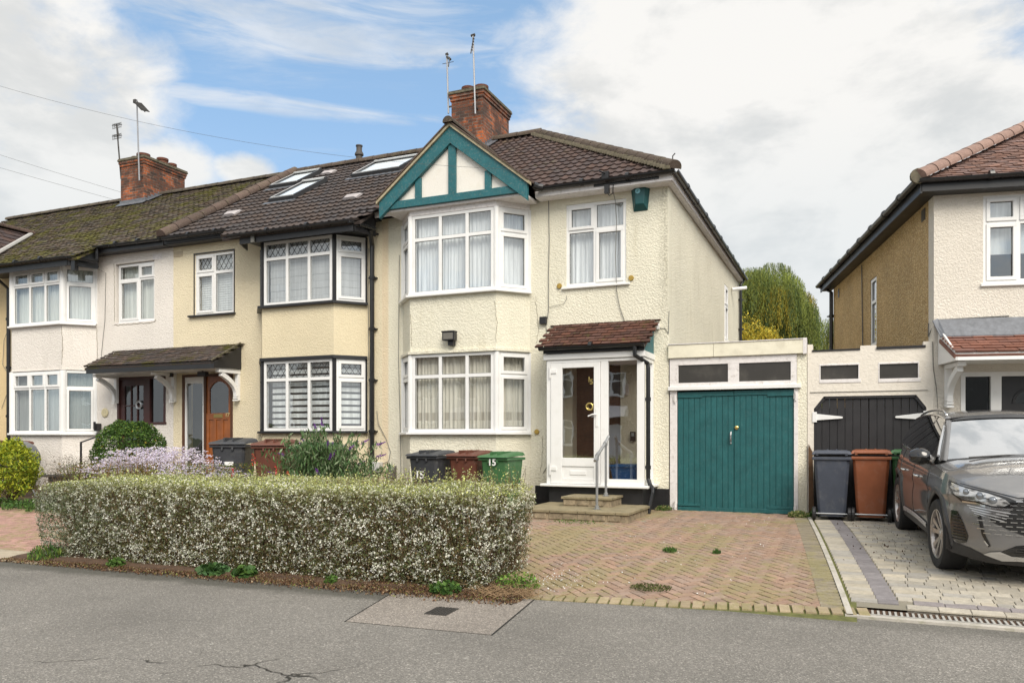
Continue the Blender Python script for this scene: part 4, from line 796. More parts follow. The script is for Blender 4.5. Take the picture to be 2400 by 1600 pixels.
# blue recycling tub and door phone seen through the porch glass
b = MB(); rows = [[(-3.60, -.52, .72), (-3.22, -.52, .72), (-3.22, -.15, .72), (-3.60, -.15, .72), (-3.60, -.52, .72)], [(-3.66, -.56, 1.03), (-3.16, -.56, 1.03), (-3.16, -.10, 1.03), (-3.66, -.10, 1.03), (-3.66, -.56, 1.03)]]
b.grid(rows); b.add(rows[0][:4], [(3, 2, 1, 0)]); b.box(-3.68, -.585, 1.0, -3.14, -.56, 1.035); b.box(-3.68, -.10, 1.0, -3.14, -.08, 1.035)
tag(b.build('recycling_tub', plain('blue plastic', (.015, .12, .38), .45)), 'blue plastic tub on the floor inside the glazed porch', 'tub')
b = MB(); b.box(-3.45, -.04, 1.42, -3.36, -.003, 1.58); b.box(-3.43, -.045, 1.50, -3.38, -.04, 1.56, mi=1); tag(b.build('entry_phone', [M_BLACK, plain('phone display', (.35, .38, .4), .4)], bevel=.005), 'small grey entry phone on the wall inside the porch', 'entry phone')
b = MB()
for k in range(5): b.tube([(-3.52+.035*math.cos(t)*(1 if k in (0,) else 1), -.05, 2.30+k*0+.10*math.sin(t)) for t in [2*math.pi*i/14 for i in range(15)]], .006, 5) if k == 0 else b.tube([(-3.55+k*.013, -.05, 2.21), (-3.55+k*.013, -.05, 2.39)], .003, 4)
b.box(-3.56, -.04, 2.21, -3.48, -.003, 2.39); tag(b.build('bulkhead_lamp', M_WOODW), 'oval caged lamp on the wall behind the porch glass', 'light')
# steps and handrail
st = thing('porch_steps', 'two shallow stone slab steps in front of the white porch', 'steps', (-3.8, -1.4, .25))
M_SLAB = plain('mossy paving slab', (.26, .215, .13), .9, var=.3, scale=6, bump=.5, bscale=50, dirt=((.10, .10, .05), 7, .6)); M_SST = plain('rough cream block', (.30, .24, .16), .95, var=.5, scale=11, bump=.9, bscale=22, dirt=((.09, .08, .05), 9, .7))
for nm, x0, x1, y0, y1, z0, z1, n in (('lower_step', -4.68, -2.93, -2.08, -.66, .1, .395, 4), ('upper_step', -4.24, -3.40, -1.34, -.66, .3, .545, 2)):
    s_ = part(nm, st); b = MB(); b.box(x0+.03, y0+.03, z0, x1-.03, y1, z1-.035)
    for k in range(int((x1-x0)/.23)): b.box(x0+.04+k*.23, y0+.018, z1-.135, x0+.235+k*.23, y0+.05, z1-.045)
    b.build('block_course', M_SST, s_, bevel=.008); b = MB(); wds = [.30, .55, .62, .88, 1.] if n == 4 else [.5, 1.]; a = 0
    for e in wds: b.box(x0+(x1-x0)*a+.004, y0, z1-.04, x0+(x1-x0)*e-.004, y1, z1+random.uniform(-.003, .003)); a = e
    b.build('slab', M_SLAB, s_, bevel=.006)
hr = thing('handrail', 'grey steel handrail with two posts on the porch steps', 'handrail', (-3.55, -1.4, .39))
b = MB()
for x, y, z0, z1 in ((-3.535, -1.68, .395, 1.19), (-3.60, -.98, .545, 1.40)):
    b = MB(); b.tube([(x, y, z0), (x, y, z1)], .021, 12); b.tube([(x, y, z0), (x, y, z0+.05)], .034, 12); b.tube([(x, y, z0-.0), (x, y, z0+.012)], .055, 12); b.tube([(x, y, z1-.05), (x, y, z1+.02)], .03, 12); b.build('post', M_METAL, hr, smooth=False)
b = MB(); b.tube([(-3.53, -1.80, 1.13), (-3.535, -1.68, 1.20), (-3.60, -.98, 1.41), (-3.59, -.86, 1.50)], .023, 12); b.tube([(-3.54, -1.66, 1.205), (-3.55, -1.56, 1.235)], .031, 12); b.tube([(-3.59, -1.08, 1.38), (-3.60, -.98, 1.41)], .031, 12); b.build('rail', M_METAL, hr)
# ================================================================ garages
g15 = thing('garage', 'flat roofed garage with teal plank doors beside the lemon house', 'garage', (-1.7, 0, .27), 0, 'garages between the houses')
mb = MB(); mb.box(-.80+.03, .0, -.1, -.625, .20, 2.795); mb.box(-.80, .2, -.1, -.62, 6., 2.75); mb.box(-2.795, 5.8, -.1, -.62, 6., 2.75); mb.build('wall', M_R15, g15)
b = MB(); b.box(-2.80, .05, 2.72, -.62, 6., 2.98); b.build('flat_roof', plain('grey roofing felt', (.10, .10, .10), .9), g15)
b = MB(); b.box(-2.795, -.06, 2.80, -2.06, .06, 3.02); b.box(-2.055, -.06, 2.80, -.68, .06, 3.025); b.build('fascia_board', M_GAR15, g15, bevel=.004)
b = MB(); b.box(-.679, -.065, 2.79, -.625, .08, 3.04); b.box(-2.8, -.075, 3.022, -.68, .05, 3.035); b.build('fascia_end', M_WOODW, g15)
b = MB(); b.box(-2.78, -.02, 2.68, -.775, .05, 2.798); b.box(-2.78, -.02, 2.385, -2.635, .05, 2.68); b.box(-.865, -.02, 2.375, -.775, .05, 2.68); b.box(-1.83, -.02, 2.38, -1.655, .05, 2.68); b.box(-2.78, -.02, 2.315, -.775, .05, 2.385)
b.box(-2.78, .0, .24, -2.66, .06, 2.26); b.box(-.817, -.012, .26, -.755, .06, 2.26); b.build('frame', M_WOODW, g15, bevel=.004)
b = MB(); b.box(-2.80, -.065, 2.262, -.71, .02, 2.325); b.build('drip_board', M_UPVC, g15, bevel=.006)
M_SMOKE = plain('dusty dark glass', (.045, .042, .038), .35, var=.15, scale=3, dirt=((.14, .13, .11), 3, .25))
b = MB(); b.box(-2.635, .0, 2.385, -1.83, .02, 2.68); b.box(-1.655, .0, 2.38, -.865, .02, 2.68); b.build('fanlight', M_SMOKE, g15)
M_TDOOR = plain('teal painted planks', (.010, .098, .105), .5, var=.24, scale=5, dirt=((.16, .24, .24), 34, .16), bump=.1, bscale=22)
def plank_door(parent, x0, x1, z0, z1, n, y=.02, mat=None, name='door', top=None):
    d = MB(); w_ = (x1-x0)/n
    for k in range(n):
        a, c = x0+k*w_, x0+(k+1)*w_; zt_ = [z1, z1]
        if top: zt_ = [top(a), top(c)]
        d.extr([(a+.0035, y, z0), (c-.0035, y, z0), (c-.0035, y, zt_[1]), (a+.0035, y, zt_[0])], (0, .02, 0))
    d.box(x0, y+.012, z0, x1, y+.03, (z1 if not top else min(top(x0), top(x1))))
    return d.build(name, mat, parent, bevel=.003)
L_ = plank_door(g15, -2.65, -1.742, .255, 2.235, 10, mat=M_TDOOR); R_ = plank_door(g15, -1.736, -.815, .27, 2.24, 10, mat=M_TDOOR)
b = MB(); b.box(-2.65, .002, 2.14, -2.25, .018, 2.235); b.box(-2.65, .004, 2.16, -1.742, .018, 2.235); b.box(-2.65, .002, .255, -1.742, .018, .33); b.box(-2.65, -.002, .345, -2.28, .018, .385); b.build('rail', M_TDOOR, L_, bevel=.003)
b = MB(); b.box(-1.736, .004, 2.165, -.815, .018, 2.24); b.box(-1.22, -.002, 2.14, -.815, .018, 2.22); b.box(-1.736, .002, .27, -.815, .018, .34); b.box(-1.22, -.002, .345, -.83, .018, .385); b.build('rail', M_TDOOR, R_, bevel=.003)
b = MB(); b.tube([(-1.785, .0, 1.42), (-1.785, -.03, 1.46), (-1.785, -.035, 1.52), (-1.785, -.0, 1.57)], .014, 8); b.lathe([(0, -.01), (.014, -.008), (.014, .02)], (-1.785, 0, 1.39), 8, 'Y'); b.build('handle', M_METAL, L_)
b = MB(); b.lathe([(0, -.012), (.02, -.01), (.03, -.004), (.03, .02)], (-1.695, 0, 1.64), 14, 'Y'); b.build('lock', M_BRASS, R_)
for x in (-2.69, -.79):
    for z_ in (2.13, .35): b = MB(); b.box(x-.03, -.02, z_-.04, x+.03, .0, z_+.04); b.tube([(x, -.025, z_-.07), (x, -.025, z_+.07)], .014, 8); b.build('hinge', M_WOODW, g15)
g13 = thing('garage', 'flat roofed garage with black cut corner door and white strap hinges', 'garage', (.26, 0, .3), 0, 'garages between the houses')
mb = MB(); XG = 1.17
wall_panel(mb, -.618, XG, 2.12, 2.82, .01, .2, [(-.445, .13, 2.37, 2.61), (.39, .945, 2.36, 2.605)])
mb.box(-.618, .01, -.1, -.525, .2, 2.12); mb.box(1.04, .01, -.1, XG, .2, 2.12)
mb.extr([(-.525, .01, 1.93), (-.38, .01, 2.12), (-.525, .01, 2.12)], (0, .19, 0)); mb.extr([(1.04, .01, 1.93), (1.04, .01, 2.12), (.905, .01, 2.12)], (0, .19, 0))
mb.box(-.618, .01, 2.82, -.54, .2, 2.935); mb.box(.14, .01, 2.82, .365, .2, 2.885); mb.box(1.0, .01, 2.82, XG, .2, 2.91)
mb.box(-.62, .2, -.1, -.60, 6, 2.7); mb.build('wall', M_GAR13, g13)
b = MB(); b.box(-.55, -.005, 2.822, .14, .18, 2.845); b.box(.365, -.012, 2.822, 1.03, .18, 2.855); b.box(-.6, .2, 2.7, 1.0, 6., 2.8); b.build('roofing_felt', M_BLACK, g13)
b = MB(); b.box(-.46, .03, 2.36, .145, .06, 2.62, mi=0); b.box(.38, .03, 2.35, .955, .06, 2.615, mi=0); b.build('fanlight', M_SMOKE, g13)
b = MB()
for x0, x1, z0, z1 in ((-.445, .13, 2.37, 2.61), (.39, .945, 2.36, 2.605)):
    b.box(x0, -.0, z0-.045, x1+.02, .03, z0+.012); b.box(x0, .005, z0+.012, x0+.018, .03, z1); b.box(x1-.018, .005, z0+.012, x1, .03, z1); b.box(x0, .003, z1-.015, x1, .03, z1+.012)
b.build('fanlight_frame', M_WOODW, g13, bevel=.006)
M_BDOOR = plain('charcoal painted planks', (.022, .021, .023), .5, var=.2, scale=5)
tp = lambda x: min(2.12, 1.93+(x+.525)*1.31, 1.93+(1.04-x)*1.41)
D1 = plank_door(g13, -.52, .257, .30, 2.12, 7, y=.05, mat=M_BDOOR, top=tp); D2 = plank_door(g13, .263, 1.035, .30, 2.12, 7, y=.05, mat=M_BDOOR, top=tp)
b = MB(); b.box(-.38, .02, 2.085, .905, .05, 2.12); b.extr([(-.525, .02, 1.93), (-.38, .02, 2.12), (-.355, .02, 2.085), (-.495, .02, 1.90)], (0, .03, 0)); b.extr([(1.04, .02, 1.93), (1.01, .02, 1.90), (.88, .02, 2.085), (.905, .02, 2.12)], (0, .03, 0)); b.box(-.525, .02, .3, -.50, .05, 1.93); b.box(1.015, .02, .3, 1.04, .05, 1.93); b.build('door_frame', M_BDOOR, g13)
for sx, x, D in ((1, -.515, D1), (-1, 1.03, D2)):
    b = MB(); b.box(x-.03, -.006, 1.72, x+.035, .045, 1.88); b.extr([(x+sx*.03, .01, 1.75), (x+sx*.03, .01, 1.85), (x+sx*.40, .01, 1.805), (x+sx*.41, .01, 1.79), (x+sx*.40, .01, 1.775)], (0, .03, 0)); b.build('strap_hinge', M_UPVC, D, bevel=.003)
b = MB(); b.tube([(1.12, -.01, 2.9), (1.13, -.01, 2.5), (1.17, -.02, 2.2), (1.20, -.02, 1.7)], .006, 5); b.box(-.58, -.004, 2.185, 1.06, .01, 2.19); b.build('wall_cable', M_WIREG, g13)
# ================================================================ HOUSE 13 (turned with the bend of the street)
A13 = 11.5; F13 = Matrix.Translation((1.14, 0, 0)) @ Matrix.Rotation(R(A13), 4, 'Z')
def w13(x, y): v_ = F13 @ Vector((x, y, 0)); return (v_.x, v_.y)
h13 = thing('semi_detached_house', 'house with soft white front, golden pebbledash side wall and red tiled roof', 'house', (1.14, 0, .3), R(A13), 'houses along the street')
LS = 7.6
mb = MB(F13); wall_panel(mb, 0, 6.2, -.1, 5.08, 0, .25, [(.66, 1.92, 3.73, 5.02), (.36, 2.6, .3, 2.44)]); mb.box(6.0, .25, -.1, 6.2, LS, 5.08); mb.box(0.2, LS-.2, -.1, 6.2, LS, 5.08); mb.build('wall', M_R13, h13)
mb = MB(F13); mb.box(0.002, .2505, -.1, .25, 3.42, 5.08); mb.box(.002, 3.92, -.1, .25, LS, 5.08); mb.box(.002, 3.42, -.1, .25, 3.92, 3.25); mb.box(.002, 3.42, 4.56, .25, 3.92, 5.08); mb.build('side_wall', M_PEB, h13)
mb = MB(F13); mb.box(-.004, -.004, 2.9, .03, .25, 5.08); mb.build('quoin_edge', M_R13, h13)
mb = MB(F13); mb.extr([(-.014, .26, 2.6), (-.014, LS-.0, 2.6), (-.014, LS-.0, 3.0), (-.014, .26, 3.0)], (.012, 0, 0)) if False else None
window(h13, w13(.66, .02), w13(1.92, .02), 3.73, 5.02, (.47, .80), 4.62, ((0, 1), (1, 1), (2, 1), (0, 0)), (), None, sill=(.04, .06, .045, M_UPVC), label='first floor front window with half drawn blind')
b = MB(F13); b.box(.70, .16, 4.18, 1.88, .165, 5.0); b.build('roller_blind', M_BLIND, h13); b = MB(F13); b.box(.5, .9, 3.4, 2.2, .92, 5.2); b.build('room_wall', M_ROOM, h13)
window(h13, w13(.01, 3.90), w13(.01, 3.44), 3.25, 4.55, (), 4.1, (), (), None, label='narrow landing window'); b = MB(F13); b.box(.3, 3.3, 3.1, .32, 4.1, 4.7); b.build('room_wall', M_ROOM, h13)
b = MB(F13); b.box(.36, -.01, .3, .42, .09, 2.44); b.box(.42, -.009, 2.375, 2.6, .09, 2.44); b.box(.76, -.01, .3, .90, .09, 2.375); b.box(1.86, -.01, .3, 2.0, .09, 2.375); b.build('door_frame', M_UPVC, h13)
b = MB(F13); b.box(.42, .04, .3, .76, .06, 2.375); b.build('side_light', glass_mat('black glass', .8, (.03, .03, .03), base=.02), h13)
b = MB(F13); b.box(.90, .03, .3, 1.86, .075, 2.375); b.box(1.02, .02, 1.45, 1.2, .03, 1.75)
for k in range(12):
    a0, a1 = math.pi*k/12, math.pi*(k+1)/12; c = (1.38, 1.98); b.extr([(c[0]+.33*math.cos(a0), .018, c[1]+.26*math.sin(a0)), (c[0]+.33*math.cos(a1), .018, c[1]+.26*math.sin(a1)), (c[0]+.29*math.cos(a1), .018, c[1]+.22*math.sin(a1)), (c[0]+.29*math.cos(a0), .018, c[1]+.22*math.sin(a0))], (0, .012, 0))
b.build('front_door', M_BLACK, h13, bevel=.004)
b = MB(F13); pts = [(1.38+.29*math.cos(math.pi*k/14), .028, 1.98+.22*math.sin(math.pi*k/14)) for k in range(15)]; b.add(pts, [tuple(range(15))]); b.build('door_glass', glass_mat('fan glass', 1.2, (.2, .2, .2)), h13)
rf = part('roof', h13); K13 = .62; e0 = -.28; zE = 5.20
fz = lambda v: tuple(F13 @ Vector(v)); fr = F13.to_3x3(); RH = 3.1
hp, hq = Vector((-.28, e0, zE)), Vector((-.28+3.9, e0+3.9, zE+3.9*K13)); hn = (hq-hp).cross(Vector((0, 0, 1))); hn = -hn if hn.x > 0 else hn
tiles(fz((-.28, e0, zE)), fr @ Vector((1, 0, 0)), fr @ Vector((0, 1, K13)), 6.6, 4.5, .10, .165, 'plain', [(fz(hp), fr @ hn), (fz((0, 3.62, 0)), fr @ Vector((0, 1, 0)))], (.20, .125, .105), .28, [M_TR13], rf, 'roof_tiles', lip=.016, odd=.3)
hn2 = -hn
tiles(fz((-.28, LS+.28, zE)), fr @ Vector((0, -1, 0)), fr @ Vector((1, 0, K13)), LS+.56, 4.4, .10, .165, 'plain', [(fz(hp), fr @ hn2)], (.20, .12, .10), .28, [M_TR13], rf, 'side_roof_tiles', lip=.016, odd=.3)
ridge(fz((-.30, e0-.02, zE+.05)), fz((3.62, e0+3.92, zE+3.92*K13+.04)), .125, attr_mat('pink ridge tile', .75, .4, 40), rf, 'hip_tiles', n=17, c0=(.29, .19, .155), cv=.16)
b = MB(F13); b.lathe([(0, -.02), (.11, -.02), (.115, .02)], (-.30, e0-.03, zE+.07), 14, 'Y'); b.build('hip_end_mortar', M_CEMENT, rf)
b = MB(F13); b.box(-.25, -.26, 5.055, 6.4, -.235, 5.215); b.box(-.25, -.235, 5.055, 6.4, -.003, 5.075); b.box(-.26, -.26, 5.03, -.235, LS+.25, 5.215); b.box(-.235, 0, 5.055, -.003, LS+.25, 5.075); b.build('fascia', M_BLACK, h13)
b = MB(F13); gutter(b, (-.30, -.315, 5.22), (6.4, -.315, 5.23)); gutter(b, (-.315, -.32, 5.22), (-.315, LS+.3, 5.20)); b.build('gutter', M_GUT, h13)
b = MB(F13); downpipe(b, [(-.30, LS+.10, 5.15), (-.06, LS-.05, 4.98), (-.06, LS-.05, .3)], .045, (4.4, 3.4)); b.build('downpipe', M_GUT, h13)
b = MB(F13); b.tube([(-.02, 4.55, 5.0), (-.02, 4.50, 4.0), (-.02, 4.45, 2.9)], .012, 5); b.tube([(-.02, .2, 3.2), (-.02, .21, 3.0), (.02, -.01, 3.22), (1.0, -.01, 3.25)], .008, 5); b.build('wall_cable', M_WIREG, h13)
b = MB(F13); b.box(-.008, .42, 4.82, .0, .60, 5.0)
for k in range(5): b.box(-.014, .43+k*.033, 4.83, -.006, .447+k*.033, 4.99)
b.build('air_brick', plain('grey air brick', (.13, .12, .10), .8), h13); b = MB(F13); b.box(-.01, 6.9, 4.75, 0, 7.0, 4.95); b.build('air_brick', M_BLACK, h13)
c13 = thing('door_canopy', 'clean red tiled canopy with lead flashing and white bracket', 'canopy', (1.14, 0, 2.5), R(A13))
tiles(fz((.03, -.79, 2.665)), fr @ Vector((1, 0, 0)), fr @ Vector((0, .66, .30)), 3.2, .70, .115, .27, 'plain', [(fz((.03, 0, 0)), fr @ Vector((-1, 0, 0)))], (.21, .10, .075), .14, [attr_mat('clean terracotta tile', .7, .2, 50)], c13, 'roof_tiles', lip=.02, odd=.1)
b = MB(F13); b.extr([(.02, -.20, 2.94), (.02, -.01, 3.21), (3.3, -.01, 3.21), (3.3, -.20, 2.94)], (0, 0, .02)); b.extr([(-.03, -.03, 3.19), (.02, -.22, 2.93), (.08, -.26, 2.94), (.05, -.01, 3.22)], (0, 0, .02)); b.build('lead_flashing', M_LEAD, c13)
b = MB(F13); b.box(.06, -.76, 2.55, 3.3, -.735, 2.665); b.extr([(.05, -.76, 2.55), (.05, -.76, 2.66), (.05, -.003, 3.12), (.05, -.003, 2.55)], (.025, 0, 0)); b.box(.08, -.735, 2.555, 3.3, -.003, 2.58); b.build('fascia', M_UPVC, c13, bevel=.004)
bracket(c13, F13 @ Matrix.Translation((.18, 0, 1.93)) @ Matrix.Rotation(R(-90), 4, 'Z'), h=.62, dpt=.62)
# ================================================================ fittings on house 15
al = thing('alarm_box', 'dark teal alarm box with round pale badge high on the lemon wall', 'alarm box', (-3.27, 0, 5.3))
b = MB(); zf = .11; a_, c_ = [(-3.45, 5.73), (-3.11, 5.73), (-3.15, 5.32), (-3.40, 5.32)], [(-3.36, 5.71), (-3.18, 5.71), (-3.20, 5.42), (-3.34, 5.42)]
vs = [(x, -.003, z_) for x, z_ in a_]+[(x, -zf, z_) for x, z_ in c_]; b.add(vs, [(3, 2, 1, 0), (4, 5, 6, 7), (0, 1, 5, 4), (1, 2, 6, 5), (2, 3, 7, 6), (3, 0, 4, 7)]); b.build('cover', M_TEALD, al, bevel=.008)
b = MB(); b.lathe([(0, -.006), (.043, -.005), (.045, 0)], (-3.30, -zf, 5.64), 20, 'Y'); bd = b.build('badge', plain('pale blue badge', (.22, .52, .60), .4), al)
b = MB(); b.tube([(-3.312, -zf-.008, 5.615), (-3.305, -zf-.008, 5.645), (-3.285, -zf-.008, 5.65)], .005, 5); b.build('emblem', M_TEALD, bd)
fl = thing('floodlight', 'black floodlight above the lower bay window of the lemon house', 'light', (-6.62, -.5, 3.15))
b = MB(); b.box(-6.745, -.66, 3.22, -6.50, -.54, 3.38); b.box(-6.755, -.675, 3.365, -6.49, -.54, 3.39); b.box(-6.66, -.60, 3.13, -6.55, -.503, 3.22); b.build('housing', M_BLACK, fl, bevel=.008); b = MB(); b.box(-6.72, -.664, 3.24, -6.525, -.658, 3.355); b.build('lens', plain('floodlight lens', (.16, .15, .13), .2), fl)
# meter boxes by the downpipe
b = MB(); b.box(-8.55, -.16, .80, -8.40, -.003, 1.0); tag(b.build('meter_box', plain('white meter box', (.55, .55, .53), .5, dirt=((.25, .25, .22), 12, .4)), bevel=.01), 'small white meter box on the wall beside the black drainpipe', 'meter box')
b = MB(); b.extr([(-8.24, -.003, .70), (-8.24, -.003, .93), (-8.24, -.07, .93), (-8.24, -.12, .85), (-8.24, -.12, .70)], (.15, 0, 0)); tag(b.build('wall_vent', plain('grey vent cowl', (.14, .13, .12), .6), bevel=.008), 'grey plastic vent cowl low on the wall by the meter box', 'vent')
# ================================================================ aerials
def aerial(name, label, base, top, parts_, mat=M_AERD, chim=None):
    t = thing(name, label, 'aerial', base, 0, 'television aerials on the chimneys'); b = MB(); b.tube([base, top], .021, 8); b.build('mast', mat, t)
    b = MB(); parts_(b, Vector(top)); b.build('antenna', M_AERD, t); b = MB()
    for z_ in (.15, .42): b.box(base[0]-.02, base[1]-.0, base[2]+z_, chim[0], base[1]+.03 if abs(chim[1]-base[1]) < .05 else chim[1], base[2]+z_+.03)
    b.build('bracket', M_AERD, t)
def a1(b, t): b.tube([t+Vector((0, 0, -.05)), t+Vector((.12, -.05, -.16))], .03, 6); b.tube([t+Vector((.1, -.05, -.1)), t+Vector((.20, -.3, -.45))], .012, 6); b.tube([t+Vector((-.12, 0, -.2)), t+Vector((.18, 0, -.2))], .007, 5); b.tube([t+Vector((-.03, -.0, 0)), t+Vector((.03, 0, .02))], .035, 6)
def a2(b, t): b.tube([t+Vector((-.05, 0, .02)), t+Vector((.05, 0, .03))], .03, 6); b.tube([t+Vector((.02, 0, 0)), t+Vector((.09, -.3, -.55))], .014, 6); [b.tube([t+Vector((.02+k*.012, -k*.05-.02, -k*.09)), t+Vector((.04+k*.012, -k*.05+.02, -k*.09))], .012, 5) for k in range(6)]
def a3(b, t):
    for dz_ in (0, -.32):
        for dy_ in (-.03, .03): b.tube([t+Vector((-.16, dy_, dz_)), t+Vector((.18, dy_, dz_))], .01, 5)
        for dz2 in (-.08, .04): b.tube([t+Vector((-.16, 0, dz_+dz2)), t+Vector((.18, 0, dz_+dz2))], .008, 5)
        for k in range(5): b.tube([t+Vector((-.16+k*.085, 0, dz_-.1)), t+Vector((-.16+k*.085, 0, dz_+.06))], .007, 5)
        b.tube([t+Vector((.02, 0, dz_)), t+Vector((.26, -.15, dz_-.42))], .014, 6)
def a4(b, t):
    b.tube([t+Vector((-.08, 0, 0)), t+Vector((.62, -.25, -.48))], .014, 6)
    for k in range(9): c = t+Vector((.02+k*.07, -.03*k, -.05-k*.052)); b.tube([c+Vector((0, -.13, -.02)), c+Vector((.03, .13, .02))], .016, 5); b.tube([c+Vector((0, 0, -.035)), c+Vector((.01, 0, .035))], .016, 5)
    b.box(t.x-.11, t.y-.04, t.z-.05, t.x-.02, t.y+.04, t.z+.05)
aerial('tv_aerial', 'thin short aerial on the left side of the chimney above the teal gable', (-8.87, 3.62, 9.24), (-8.91, 3.62, 10.66), a1, M_AER, (-8.78, 3.62))
aerial('tv_aerial', 'tallest aerial in front of the chimney above the teal gable', (-8.08, 3.47, 9.05), (-8.14, 3.47, 10.88), a2, M_AER, (-8.06, 3.59))
aerial('tv_aerial', 'double grid aerial on the left side of the mossy roof chimney', (-19.82, 3.70, 9.10), (-20.0, 3.70, 10.72), a3, M_AERD, (-19.72, 3.70))
aerial('tv_aerial', 'tall mast with toothed aerial in front of the mossy roof chimney', (-18.80, 3.45, 8.85), (-18.90, 3.45, 11.15), a4, M_AER, (-18.85, 3.59))
# overhead telephone wires
def wire(label, p, q, sag, r_=.0026):
    p, q = Vector(p), Vector(q); b = MB(); b.tube([p.lerp(q, t/24)-Vector((0, 0, 4*sag*(t/24)*(1-t/24))) for t in range(25)], r_, 5); tag(b.build('telephone_wire', M_WIRE), label, 'wire', 'telephone wires overhead')
wire('uppermost overhead wire, running across the sky to the lemon house', (-15.2, -4.6, 8.15), (-3.86, -.5, 5.93), .50)
wire('middle of the three overhead wires at the upper left', (-15.3, -4.7, 7.0), (-10.94, -.8, 5.62), .06); wire('lowest of the three overhead wires at the upper left', (-15.4, -4.7, 6.75), (-10.94, -.8, 5.5), .05)
# ================================================================ wheelie bins
def make_bin(col_mat, label, group):
    t = thing('wheelie_bin', label, 'bin', (0, 0, 0), 0, group); H = 1.0
    b = MB(); rr = []
    for z_, w_, d0, d1 in ((.06, .21, -.24, .26), (.55, .245, -.285, .30), (.88, .27, -.32, .33), (.93, .28, -.335, .34)):
        rr.append([(-w_+.04, d0, z_), (w_-.04, d0, z_), (w_, d0+.04, z_), (w_, d1-.04, z_), (w_-.04, d1, z_), (-w_+.04, d1, z_), (-w_, d1-.04, z_), (-w_, d0+.04, z_), (-w_+.04, d0, z_)])
    b.grid(rr, mi=0); b.add(rr[0][:8], [tuple(range(8))[::-1]]); b.box(-.295, -.35, .885, .295, .355, .93); b.box(-.10, -.36, .84, -.07, -.30, .89); b.box(.07, -.36, .84, .10, -.30, .89)
    b.build('body', col_mat, t, bevel=.010)
    b = MB(); b.add([(-.305, -.385, .935), (.305, -.385, .935), (.305, .33, .965), (-.305, .33, .965), (-.285, -.36, .965), (.285, -.36, .965), (.275, .30, 1.015), (-.275, .30, 1.015), (-.23, -.24, .985), (.23, -.24, .985), (.22, .22, 1.03), (-.22, .22, 1.03)],
          [(0, 1, 5, 4), (1, 2, 6, 5), (2, 3, 7, 6), (3, 0, 4, 7), (4, 5, 9, 8), (5, 6, 10, 9), (6, 7, 11, 10), (7, 4, 8, 11), (8, 9, 10, 11), (3, 2, 1, 0)])
    b.tube([(-.24, .36, .98), (.24, .36, .98)], .016, 8)
    for s_ in (-.22, .22): b.box(s_-.02, .30, .95, s_+.02, .37, 1.0)
    for s_ in (-.07, .07): b.box(s_-.012, -.30, .97, s_+.012, .2, 1.035)
    b.build('lid', col_mat, t, bevel=.012)
    for s_ in (-1, 1): b = MB(); b.lathe([(.03, -.028), (.085, -.03), (.10, -.018), (.10, .018), (.085, .03), (.03, .028), (.03, -.028)], (s_*.265, .27, .10), 20, 'X'); b.build('wheel', M_BLACK, t)
    b = MB(); b.tube([(-.25, .27, .10), (.25, .27, .10)], .012, 8); b.build('axle', M_METAL, t); return t
def binmat(n, c): return plain(n, c, .5, var=.18, scale=5, bump=.15, bscale=90, obj=True, dirt=((.35, .34, .3), 8, .12))
B_BLK, B_BRN, B_GRN, B_BLU, B_ORG = binmat('charcoal bin plastic', (.045, .048, .055)), binmat('brown bin plastic', (.13, .045, .028)), binmat('green bin plastic', (.05, .15, .055)), binmat('slate blue bin plastic', (.055, .065, .09)), binmat('rust brown bin plastic', (.24, .075, .03))
proto = make_bin(B_BLK, 'charcoal wheelie bin numbered 15 below the lemon bay window', 'bins in front of house fifteen')
def bin_at(x, y, rz, mat_, label, group, sx=1., sy=1., sz=1., first=False, z_=None):
    t = proto if first else copy_tree(proto0); t.location = (x, y, zg(x, y) if z_ is None else z_); t.rotation_euler = (0, 0, rz); t.scale = (sx, sy, sz); t['label'] = label; t['group'] = group
    for c in [o for o in bpy.data.objects if o.parent == t and o.name.split('.')[0] in ('body', 'lid')]: c.material_slots[0].link = 'OBJECT'; c.material_slots[0].material = mat_
    return t
proto0 = copy_tree(proto); GA, GB, GC_ = 'bins in front of the lemon house', 'bins in front of the cream house', 'bins by the black garage door'
b1 = bin_at(-6.57, -1.35, 0, B_BLK, 'charcoal wheelie bin numbered 15 below the lemon bay window', GA, 1.0, 1, .98, True)
b2 = bin_at(-5.93, -1.15, 0, B_BRN, 'brown wheelie bin between the charcoal and green bins', GA, .95, 1, .975); b3 = bin_at(-5.30, -1.25, R(-2), B_GRN, 'green wheelie bin numbered 15, right end of the row', GA, .90, 1, .96)
b4 = bin_at(-9.60, -2.75, R(22), B_BLK, 'charcoal wheelie bin with white sticker before the cream house', GB, 1.02, .95, 1.1, z_=.34)
b5 = bin_at(-8.90, -2.55, R(20), B_BRN, 'brown wheelie bin beside the purple flowering shrub', GB, 1, .95, 1.08, z_=.34); b6 = bin_at(-8.08, -2.50, R(14), B_GRN, 'green wheelie bin half hidden behind the purple flowering shrub', GB, 1.1, 1, 1.04, z_=.33)
b7 = bin_at(-.25, -.50, R(180), B_BLU, 'slate blue wheelie bin beside the teal garage', GC_, .90, .9, 1.0); b8 = bin_at(.275, -.48, R(180), B_ORG, 'rust brown wheelie bin in the middle before the black garage door', GC_, .90, .9, 1.01)
b9 = bin_at(.78, -.40, R(180), B_GRN, 'green wheelie bin mostly hidden behind the parked car', GC_, .85, .7, 1.01); b10 = bin_at(-17.3, -1.35, R(4), B_BRN, 'brown wheelie bin under the white bay window', 'bins on the left', 1., 1, 1.03, z_=.34)
b11 = bin_at(-18.05, -1.3, 0, B_GRN, 'green wheelie bin at the left edge of the photo', 'bins on the left', 1., 1, 1.03, z_=.34)
for o in [x for x in bpy.data.objects if x.parent == proto0]: bpy.data.objects.remove(o)
